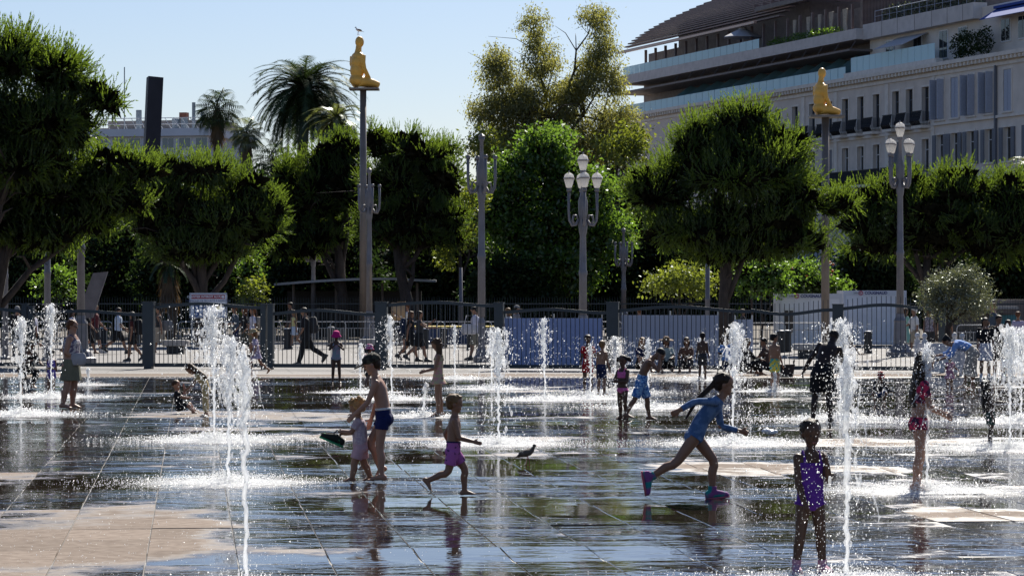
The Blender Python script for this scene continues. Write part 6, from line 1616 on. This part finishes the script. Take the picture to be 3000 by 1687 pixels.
bp1 = person('woman with a navy backpack and black shorts walking right', 1203, 1058, 6, 1.66, 'woman', W_(-20, aL=(30, 6, 90, 10)), 'tan', ('long', 'auburn'), [('top', 'top', BLACK, dict(sl=.1)), ('shorts', 'bottom', BLACK, dict(len=.42, i=.025)), ('trainer', 'shoe', SHOE_B)], PGp)
ph = person('woman in black shorts raising a phone as she walks right', 1228, 1060, 4, 1.68, 'woman', W_(22, aL=(64, 8, 62), aR=(50, 8, 40)), 'tan', ('bob', 'darkbrown'), [('top', 'top', DKGREY, dict(sl=.1)), ('shorts', 'bottom', BLACK, dict(len=.42, i=.025)), ('trainer', 'shoe', SHOE_B)], PGp)
ws = person('man in a white t-shirt and khaki shorts reading a phone as he walks left', 1394, 1054, 178, 1.80, 'man', W_(16, aL=(4, 8, 84, 16), aR=(4, 8, 84, 16), hp=26), 'tan', ('short', 'black'), [('t_shirt', 'top', C('white_lilac', (.50, .50, .60)), dict(t0=.05, sl=.45, i=.035)), ('shorts', 'bottom', C('khaki', (.20, .19, .15)), dict(len=.5, i=.03)), ('trainer', 'shoe', SHOE_B)], PGp)
person('sandy-haired woman seen above the blue-shaded board', 1490, 1040, 150, 1.70, 'woman', dict(hp=10), 'tan', ('bob', 'sandy'), [('top', 'top', WHITE, dict(sl=.4))], PGp)
person('man in a dark cap seen above the blue-shaded board, right of the sandy-haired woman', 1512, 1036, 20, 1.78, 'man', dict(hp=10), 'tan', ('short', 'black'), [('top', 'top', C('grey_tee', (.2, .2, .22)), dict(sl=.4))], PGp, hat=('cap', C('grey_cap', (.18, .18, .19))))
person('reddish-haired walker whose head shows above the grey-shaded board', 1873, 1030, 100, 1.66, 'man', dict(), 'tan', ('short', 'auburn'), [('top', 'top', MAROON, dict(sl=.4))], PGp)
person('person in dark grey standing behind the two-peaked jet, above the boards', 2130, 1036, 80, 1.86, 'man', dict(hp=-4), 'olive', ('buzz', 'black'), [('t_shirt', 'top', DKGREY, dict(sl=.45, i=.02)), ('trousers', 'bottom', DKGREY, dict(len=.95))], PGp)
person('walker whose dark head shows beside the left site cabin', 2175, 1026, 10, 1.62, 'woman', dict(), 'olive', ('short', 'brown'), [('top', 'top', DKGREY, dict(sl=.4)), ('trousers', 'bottom', BLACK, dict(len=.9))], PGp)
person('woman in a mint green dress beside the right lamp post', 2652, 1034, 20, 1.68, 'woman', W_(12), 'olive', ('bob', 'brown'), [('dress', 'top', C('mint', (.22, .42, .36)), dict(t0=.1, sl=.3)), ('skirt', 'skirt', C('mint', (.22, .42, .36)), dict(len=.6, fl=.04))], PGp)
wb_ = person('white-haired woman in a white top striding left right of the lamp post', 2680, 1042, 190, 1.74, 'woman', W_(22, aL=(-10, 8, 20), aR=(36, 8, 40)), 'tan', ('short', 'white'), [('top', 'top', WHITE, dict(t0=.08, sl=.45, i=.03)), ('shorts', 'bottom', BEIGE, dict(len=.5, i=.03))], PGp)
person('dark-haired woman in sunglasses and a sleeveless blouse facing the fountain', 2722, 1036, -92, 1.66, 'woman', dict(hp=12), 'tan', ('bob', 'brown'), [('blouse', 'top', C('striped_blouse', (.32, .30, .33), (.14, .12, .15), 20), dict(sl=0, strap=True, t0=.1, i=.02)), ('trousers', 'bottom', DKGREY, dict(len=.95))], PGp, glasses=True)
person('man in a black t-shirt behind the olive tree trunk', 2768, 1042, 80, 1.80, 'man', dict(), 'tan', ('short', 'black'), [('t_shirt', 'top', BLACK, dict(sl=.45, i=.025)), ('trousers', 'bottom', BLACK, dict(len=.95))], PGp)
person('tall fair man walking behind the two young men in black', 2912, 1052, 175, 1.90, 'man', W_(14, hp=12), 'fair', ('short', 'sandy'), [('t_shirt', 'top', C('slate_blue', (.05, .07, .10)), dict(sl=.45, i=.02)), ('shorts', 'bottom', DKGREY, dict(len=.5))], PGp)
person('woman in a lilac top at the right edge behind the fountain', 2982, 1060, 60, 1.62, 'woman', dict(), 'tan', ('short', 'auburn'), [('top', 'top', C('lilac', (.38, .33, .45)), dict(sl=.4)), ('trousers', 'bottom', DKGREY, dict(len=.9))], PGp)

# --- things they carry
def held(name, mb, mat, label, cat, at, rz=0.0, rx=0.0, ry=0.0, parts=(), grp=None):
    o = empty(name, at, rz, label, cat, grp); o.rotation_euler = (rx, ry, rz)
    mb[1].build(mb[0], mat, o, True)
    for nm, b_, m_ in parts: b_.build(nm, m_, o, True)
    return o
def backpack(pp, mat, label, k=1.0):
    T = pp['torso']; d3 = pp['d3']; b = -pp['fw'](d3, pp['latS']); H = pp['H']
    c = pp['wpt'](T.at(.62) + b * (pp['ch'][1] * H + .12 * k))
    m = MB(); m.rings([[(-.10 * k * f, y * f, z) for y in ()] or [(x * f, y * f, z) for x, y in ((-.11, -.13), (.09, -.14), (.09, .14), (-.11, .13))] for z, f in ((-.26 * k, .8), (-.24 * k, 1.0), (.1 * k, 1.0), (.2 * k, .9), (.25 * k, .5))])
    p = MB(); p.rings([[(x * f, y * f, z) for x, y in ((-.16, -.09), (-.11, -.10), (-.11, .10), (-.16, .09))] for z, f in ((-.2 * k, .95), (-.02 * k, 1.0))])
    st = MB()
    for s in (-1, 1): st.tube([(.09, s * .09, .2 * k), (.18, s * .10, .27 * k), (.33, s * .10, .2 * k), (.33, s * .12, -.05 * k), (.12, s * .12, -.2 * k)], .017, 5)
    o = held('backpack', ('bag', m), mat, label, 'backpack', c, pp['yaw'], parts=[('pocket', p, mat), ('strap', st, mat)])
    o.rotation_euler = (0, R(4), pp['yaw'])
backpack(mw, C('black_bag', (.014, .014, .016)), 'black backpack on the maroon-topped woman')
backpack(bp1, C('navy_bag', (.012, .022, .055)), 'navy backpack on the woman walking right in black shorts', 1.15)
backpack(bm, C('charcoal_bag', (.03, .03, .034)), 'charcoal backpack on the man striding all in black')
backpack(gw, C('sand_bag', (.30, .26, .22)), 'sand-coloured backpack on the woman in white with tied auburn hair', .8)
def bag(at, k, mat, label, rz):
    m = MB(); m.rings([[(k * .22 * f * math.cos(a), k * .07 * f * math.sin(a), z * k) for a in np.arange(12) * 2 * math.pi / 12] for z, f in ((-.16, .7), (-.13, .95), (0, 1.05), (.1, .95), (.13, .8))])
    h = MB(); h.tube([(-.15 * k, 0, .1 * k), (-.08 * k, 0, .36 * k), (.08 * k, 0, .36 * k), (.15 * k, 0, .1 * k)], .012, 5)
    held('shoulder_bag', ('bag', m), mat, label, 'bag', at, rz, parts=[('strap', h, mat)])
hd = w1['hands']; bag(w1['wpt'](hd[-1]['w'] + np.array([.03, -.06, -.02])), .8, C('pale_grey_bag', (.34, .34, .36)), 'pale grey bag under the arm of the woman in sunglasses', R(-8))
bag(bw['wpt'](bw['torso'].at(.4) + np.array([-.2, -.2, 0])), 1.3, C('mid_grey_bag', (.16, .17, .19)), 'grey shoulder bag of the walker in the beige skirt', R(176))
bag(bm['wpt'](bm['hands'][-1]['w'] + np.array([0, 0, -.25])), .75, BLACK, 'small black bag hanging from the hand of the man in black', R(150))
bag(ws['wpt'](ws['torso'].at(.35) + np.array([.2, .22, 0])), 1.2, C('white_tote', (.46, .46, .50)), 'white tote bag at the side of the man reading his phone', R(178))
def phone(pp, s, label):
    h = pp['hands'][s]; c = pp['wpt'](h['w'] + h['a'] * h['hl'] * .55 + h['n'] * .02)
    m = MB().box((0, 0, 0), (.014, .075, .15)); sc = MB().box((-.0085, 0, 0), (.003, .066, .138))
    o = held('phone', ('case', m), BLKP, label, 'phone', c, pp['yaw'], parts=[('screen', sc, GLASSD)]); o.rotation_euler = (0, R(20), pp['yaw'])
phone(pw, 1, 'black phone in the hand of the bending woman'); phone(ph, 1, 'phone raised by the woman walking right'); phone(ws, 1, 'phone held by the man in the white t-shirt')
# water shoe carried by the toddler
c = (kid['wpt'](kid['hands'][1]['w']) + kid['wpt'](kid['hands'][-1]['w'])) / 2 + np.array([-.10, -.06, -.06])
m = MB(); m.rings([[(x, w_ * math.cos(a), z + h_ * math.sin(a)) for a in np.arange(10) * 2 * math.pi / 10] for x, w_, z, h_ in ((-.13, .025, .0, .03), (-.10, .04, 0, .045), (-.02, .042, .01, .055), (.06, .045, -.005, .04), (.12, .04, -.015, .03), (.145, .02, -.018, .02))])
so = MB(); so.rings([[(x, w_ * math.cos(a), -.045 + .014 * math.sin(a)) for a in np.arange(10) * 2 * math.pi / 10] for x, w_ in ((-.14, .03), (-.08, .048), (.06, .052), (.15, .025))])
tb = MB(); tb.tube([(.02, 0, .05), (.0, 0, .10), (-.05, 0, .10), (-.06, 0, .05)], .008, 5)
o = held('water_shoe', ('upper', m), C('black_green', (.012, .016, .014), (.03, .18, .08), 14, (.62, .66)), 'black and green water shoe held by the curly toddler', 'shoe', c, R(176), parts=[('sole', so, C('green_sole', (.03, .22, .10))), ('strap', tb, BLKP)]); o.rotation_euler = (0, R(-24), R(184))
# cardboard box
KRAFT = pbr('kraft_cardboard', (.42, .28, .16), .85, noise=.08, scale=4)
c = cb['wpt'](cb['torso'].at(.85) + np.array([.30, .12, .10]))
held('cardboard_box', ('carton', MB().box((0, 0, 0), (.52, .42, .66))), KRAFT, 'tall brown cardboard box carried by the man in the white t-shirt', 'box', c, R(178), parts=[('flap', MB().box((-.1, 0, .36), (.3, .40, .012)), KRAFT), ('tape', MB().box((0, 0, .3315), (.53, .05, .004)), BEIGE)])
# basket by the boy in green trunks
bk = empty('beach_basket', G(2302, 1104), R(10), 'small dark beach basket standing right of the boy in green trunks', 'basket')
BKM = C('woven_dark', (.05, .04, .035), rough=.9)
MB().rings([[(w_ * math.copysign(abs(math.cos(a)) ** .5, math.cos(a)), w_ * .7 * math.copysign(abs(math.sin(a)) ** .5, math.sin(a)), z) for a in np.arange(16) * 2 * math.pi / 16] for z, w_ in ((0, .17), (.05, .19), (.30, .23), (.33, .235))]).build('tub', BKM, bk)
for s in (-1, 1): MB().tube([(s * .21, 0, .3), (s * .24, 0, .44), (s * .2, 0, .44), (s * .21, 0, .3)], .014, 5).build('handle', BKM, bk)
# ------------------------------------------------------------------ fountain jets
WCOL = watermat('jet_water', .45, .15, .8, .35, .12)
WCLEAR = watermat('clear_lumpy_water', .80, .22, .75, .3, .08)
WDROP = watermat('water_drops', .38, .2, .78, .28, .25)
RUF = ruffled_mat()
OCT = np.array([[1, 0, 0], [-1, 0, 0], [0, 1, 0], [0, -1, 0], [0, 0, 1], [0, 0, -1]], float)
OCF = np.array([[0, 2, 4], [2, 1, 4], [1, 3, 4], [3, 0, 4], [2, 0, 5], [1, 2, 5], [3, 1, 5], [0, 3, 5]])
TET = np.array([[1, 1, 1], [-1, -1, 1], [-1, 1, -1], [1, -1, -1]], float) * .75
TEF = np.array([[0, 2, 1], [0, 1, 3], [0, 3, 2], [1, 2, 3]])
def drops(P_, rad, r, stretch=1.0, tet=False):
    """many tiny drops as one mesh"""
    T, TF = (TET, TEF) if tet else (OCT, OCF)
    n = len(P_)
    A = r.normal(size=(n, 3, 3)); Q = np.linalg.qr(A)[0]
    v = np.einsum('nij,kj->nki', Q, T) * rad[:, None, None]
    v[:, :, 2] *= stretch
    V = (v + P_[:, None, :]).reshape(-1, 3)
    Fc = (TF[None] + (np.arange(n) * len(T))[:, None, None]).reshape(-1, 3)
    return V, Fc
JG = 'water jets of the fountain square'
def jet(px, base, top, label, wid=1.0, lumps=70, spray=350, splash=500, sr=.75, col=.0145, drift=(0, 0), seed=None, fan=0.0, dens=1.0):
    r = np.random.default_rng(seed if seed is not None else int(px * 7 + base))
    loc = G(px, base); Y = loc[1]; h = (base - top) * Y / FPX
    t = empty('water_jet', loc, 0, label, 'water jet', JG)
    g = 9.81; v0 = math.sqrt(2 * g * h); T = 2 * v0 / g
    # rising column, ragged
    m = MB(); pts = []; rad = []
    N = 46
    for k in range(N):
        z = h * .96 * k / (N - 1)
        w = (z / h) ** 1.5
        pts.append((drift[0] * w + r.normal() * .006 * (1 + 2 * w), drift[1] * w + r.normal() * .006, z)); rad.append(col * (1 + 1.0 * w) * (.75 + .5 * r.random()))
    m.tube(pts, rad, 7)
    m.build('column', WCOL, t, True)
    # water thrown up: ballistic states sampled in time
    def state(n, sig, tlo=.0, thi=1.0):
        tt = T * (tlo + (thi - tlo) * r.random(n))
        vz = v0 * (1 - .09 * np.abs(r.normal(size=n)))
        vx = r.normal(size=n) * sig; vy = r.normal(size=n) * sig
        te = np.maximum(0, tt - T * (.36 - .3 * (sig > .3 * wid)))
        x = vx * te + drift[0] * (tt / T) * 2 * .8; y = vy * te + drift[1] * (tt / T) * 2 * .8
        z = vz * tt - .5 * g * tt * tt
        return np.stack([x, y, np.maximum(z, .01)], 1)
    # crown of merged lumps
    if lumps:
        q = state(int(lumps * 1.9), .27 * wid, .34, .78)
        mb = MB()
        for p in q:
            ax_ = math.hypot(p[0] - drift[0], p[1]) / (.12 * wid + .02)
            s_ = r.uniform(.008, .026) * (.6 + .4 * wid) / (1 + .35 * ax_)
            mb.ell(p, (s_ * r.uniform(.7, 1.3), s_ * r.uniform(.7, 1.3), s_ * r.uniform(1.2, 3.2)), n=7, m=5)
        for k in range(int(lumps / 2)):
            p = q[r.integers(0, len(q))]; e = p + np.array([r.normal() * .05 * wid, r.normal() * .05 * wid, -abs(r.normal()) * .2])
            mb.tube([p, (p + e) / 2 + r.normal(size=3) * .012, e], [.013, .010, .006], 5)
        o = mb.build('crown', WCLEAR, t, True); remesh_later(o, .0125 if Y < 55 else .016, 2, .4)
    # drops
    n = int(spray * dens)
    a = state(int(n * .75), .30 * wid, .38, .99)
    b = state(n - len(a), .40 * wid + fan, .3, .99)
    q = np.concatenate([a, b]); rr = (.004 + .008 * r.random(len(q)) ** 3) * min(1.15, max(.55, Y / 45))
    V, Fc = drops(q, rr, r, 1.5)
    tag(link_mesh('falling_drops', np_mesh('falling_drops', V, Fc, True), t, WDROP), kind='stuff')
    # pool of foam and painted glare where the water falls
    mb = MB(); K = 28; rr_ = sr * 1.6
    mb.add([(0, 0, .0065)] + [(rr_ * 1.25 * math.cos(k * 2 * math.pi / K) * r.uniform(.85, 1.1), rr_ * math.sin(k * 2 * math.pi / K) * r.uniform(.85, 1.1), .0062) for k in range(K)], [(0, 1 + k, 1 + (k + 1) % K) for k in range(K)])
    mb.build('foam_glare_pool', RUF, t)
    # splash hugging the paving
    n = int(splash * dens * (3.0 if Y < 45 else 1.9)); kk = .55 if Y < 35 else .72 if Y < 45 else 1.0
    a_ = r.random(n) * 6.283; d = np.abs(r.normal(size=n)) * sr * .55 + .02
    q = np.stack([np.cos(a_) * d * 1.25, np.sin(a_) * d, .004 + np.abs(r.normal(size=n)) * .07 * np.exp(-d / sr * 1.2)], 1)
    V, Fc = drops(q, (.0050 + .0075 * r.random(n) ** 2) * kk, r, 1.2, True)
    tag(link_mesh('splash', np_mesh('splash', V, Fc, True), t, WDROP), kind='stuff')
    return t
jet(62, 1216, 927, 'leftmost foaming jet with a heavy crown', 1.15, 90, 1500, 1700, 1.0)
jet(150, 1164, 888, 'tall bell-shaped jet left of the woman in sunglasses', 1.0, 110, 1300, 1500, 1.0)
jet(258, 1128, 1076, 'very small jet right of the woman in sunglasses', .5, 16, 80, 200, .5)
jet(629, 1291, 893, 'tall back jet of the big left fountain cluster', 1.25, 190, 2600, 2400, 1.2, drift=(-.04, 0))
jet(668, 1415, 985, 'middle jet of the big left fountain cluster', 1.35, 150, 2200, 2200, 1.1, drift=(.05, 0))
jet(722, 1735, 1010, 'nearest slender jet of the left cluster, running off the bottom edge', .45, 40, 900, 900, .8, col=.014, drift=(-.02, 0))
jet(1056, 1150, 1006, 'low jet behind the boy in the dark cap', .7, 34, 260, 500, .7)
jet(1148, 1170, 921, 'jet with a ragged head right of the boy in the dark cap', .9, 70, 700, 1000, .9, drift=(-.05, 0))
jet(1332, 1110, 951, 'slim pointed jet right of the long-haired girl', .7, 42, 320, 700, .9)
jet(1440, 1140, 965, 'back jet of the middle pair', .8, 60, 500, 900, 1.0)
jet(1461, 1301, 958, 'front jet of the middle pair with a broad frothy head', 1.25, 150, 1300, 1700, 1.1)
jet(1597, 1172, 931, 'lone jet before the blue-shaded board', .85, 80, 700, 1200, 1.1, drift=(-.05, 0))
jet(1730, 1168, 1005, 'thin jet beside the child in red', .5, 10, 500, 900, 1.0)
jet(1802, 1152, 985, 'bursting fan of spray behind the girl in the pink bikini', 1.3, 30, 3000, 1500, 1.2, fan=.9)
jet(1898, 1195, 986, 'jet behind the boy in checked trunks', .6, 44, 420, 1300, 1.2)
jet(2057, 1113, 988, 'jet in front of the child right of the seated group', 1.0, 40, 900, 1200, 1.2, fan=.3)
jet(2146, 1301, 947, 'two-peaked jet in front of the girl in the blue t-shirt', 1.2, 150, 1200, 2000, 1.2, drift=(.05, 0))
jet(2270, 1147, 1090, 'low jet at the feet of the boy in green trunks', .6, 6, 240, 700, .7)
jet(2462, 1232, 935, 'tall foaming jet right of the tall figure in black shorts', 1.5, 170, 2800, 2400, 1.3)
jet(2481, 1720, 1030, 'near jet at the bottom right beside the girl in purple', .9, 60, 2600, 2200, 1.2, col=.016, fan=.25)
jet(2716, 1440, 1004, 'jet breaking over the young woman in the red bikini', .8, 50, 2200, 2200, 1.2, fan=.3)
jet(2958, 1316, 955, 'broad frothing jet at the right edge', 1.5, 170, 2400, 2600, 1.4)
jet(2992, 1236, 960, 'back jet at the right edge', 1.4, 120, 1300, 1800, 1.2)
jet(1240, 1220, 1118, 'low twin trickle at the feet of the long-haired girl', .5, 4, 160, 500, .6, drift=(.05, 0))
# wind-blown spray drifting across the square
r = np.random.default_rng(55)
SPR = 1
def drift_spray(px0, px1, py0, py1, n, zmax, seed):
    r = np.random.default_rng(seed)
    py = py0 + (py1 - py0) * r.random(n); Y = FPX * CAMH / (py - HOR); x = ((px0 + (px1 - px0) * r.random(n)) - 1500) / FPX * Y
    return np.stack([x, Y, .01 + zmax * r.random(n) ** 1.6], 1)
q = np.concatenate([drift_spray(2150, 3000, 1180, 1900, 7500, 1.1, 1), drift_spray(0, 900, 1200, 1900, 2600, .5, 2), drift_spray(1600, 2200, 1100, 1350, 2200, .9, 3), drift_spray(2550, 3000, 1140, 1500, 5000, 1.2, 4), drift_spray(900, 1700, 1200, 1800, 700, .25, 5)])
V, Fc = drops(q, (.003 + .0055 * r.random(len(q)) ** 3) * np.clip(q[:, 1] / 42, .5, 1.1), r, 1.3)
tag(link_mesh('drifting_spray', np_mesh('drifting_spray', V, Fc, True), None, WDROP), 'fine spray of water drops drifting over the wet paving', 'spray', kind='stuff')
# ------------------------------------------------------------------ bake the blended skins
bpy.context.view_layer.update()
dg = bpy.context.evaluated_depsgraph_get()
done = {}
for o in BAKE:
    me = bpy.data.meshes.new_from_object(o.evaluated_get(dg))
    me.materials.clear()
    for mt in o.data.materials: me.materials.append(mt)
    done[o.name] = me
for o in BAKE:
    o.modifiers.clear(); o.data = done[o.name]

for o in [q for q in bpy.data.objects if q.type == 'FONT']:
    me = bpy.data.meshes.new_from_object(o.evaluated_get(dg))
    if len(me.materials) == 0: me.materials.append(o.data.materials[0])
    n_ = link_mesh('lettering', me, o.parent)
    n_.location = o.location; n_.rotation_euler = o.rotation_euler; n_.scale = o.scale
    bpy.data.objects.remove(o, do_unlink=True)
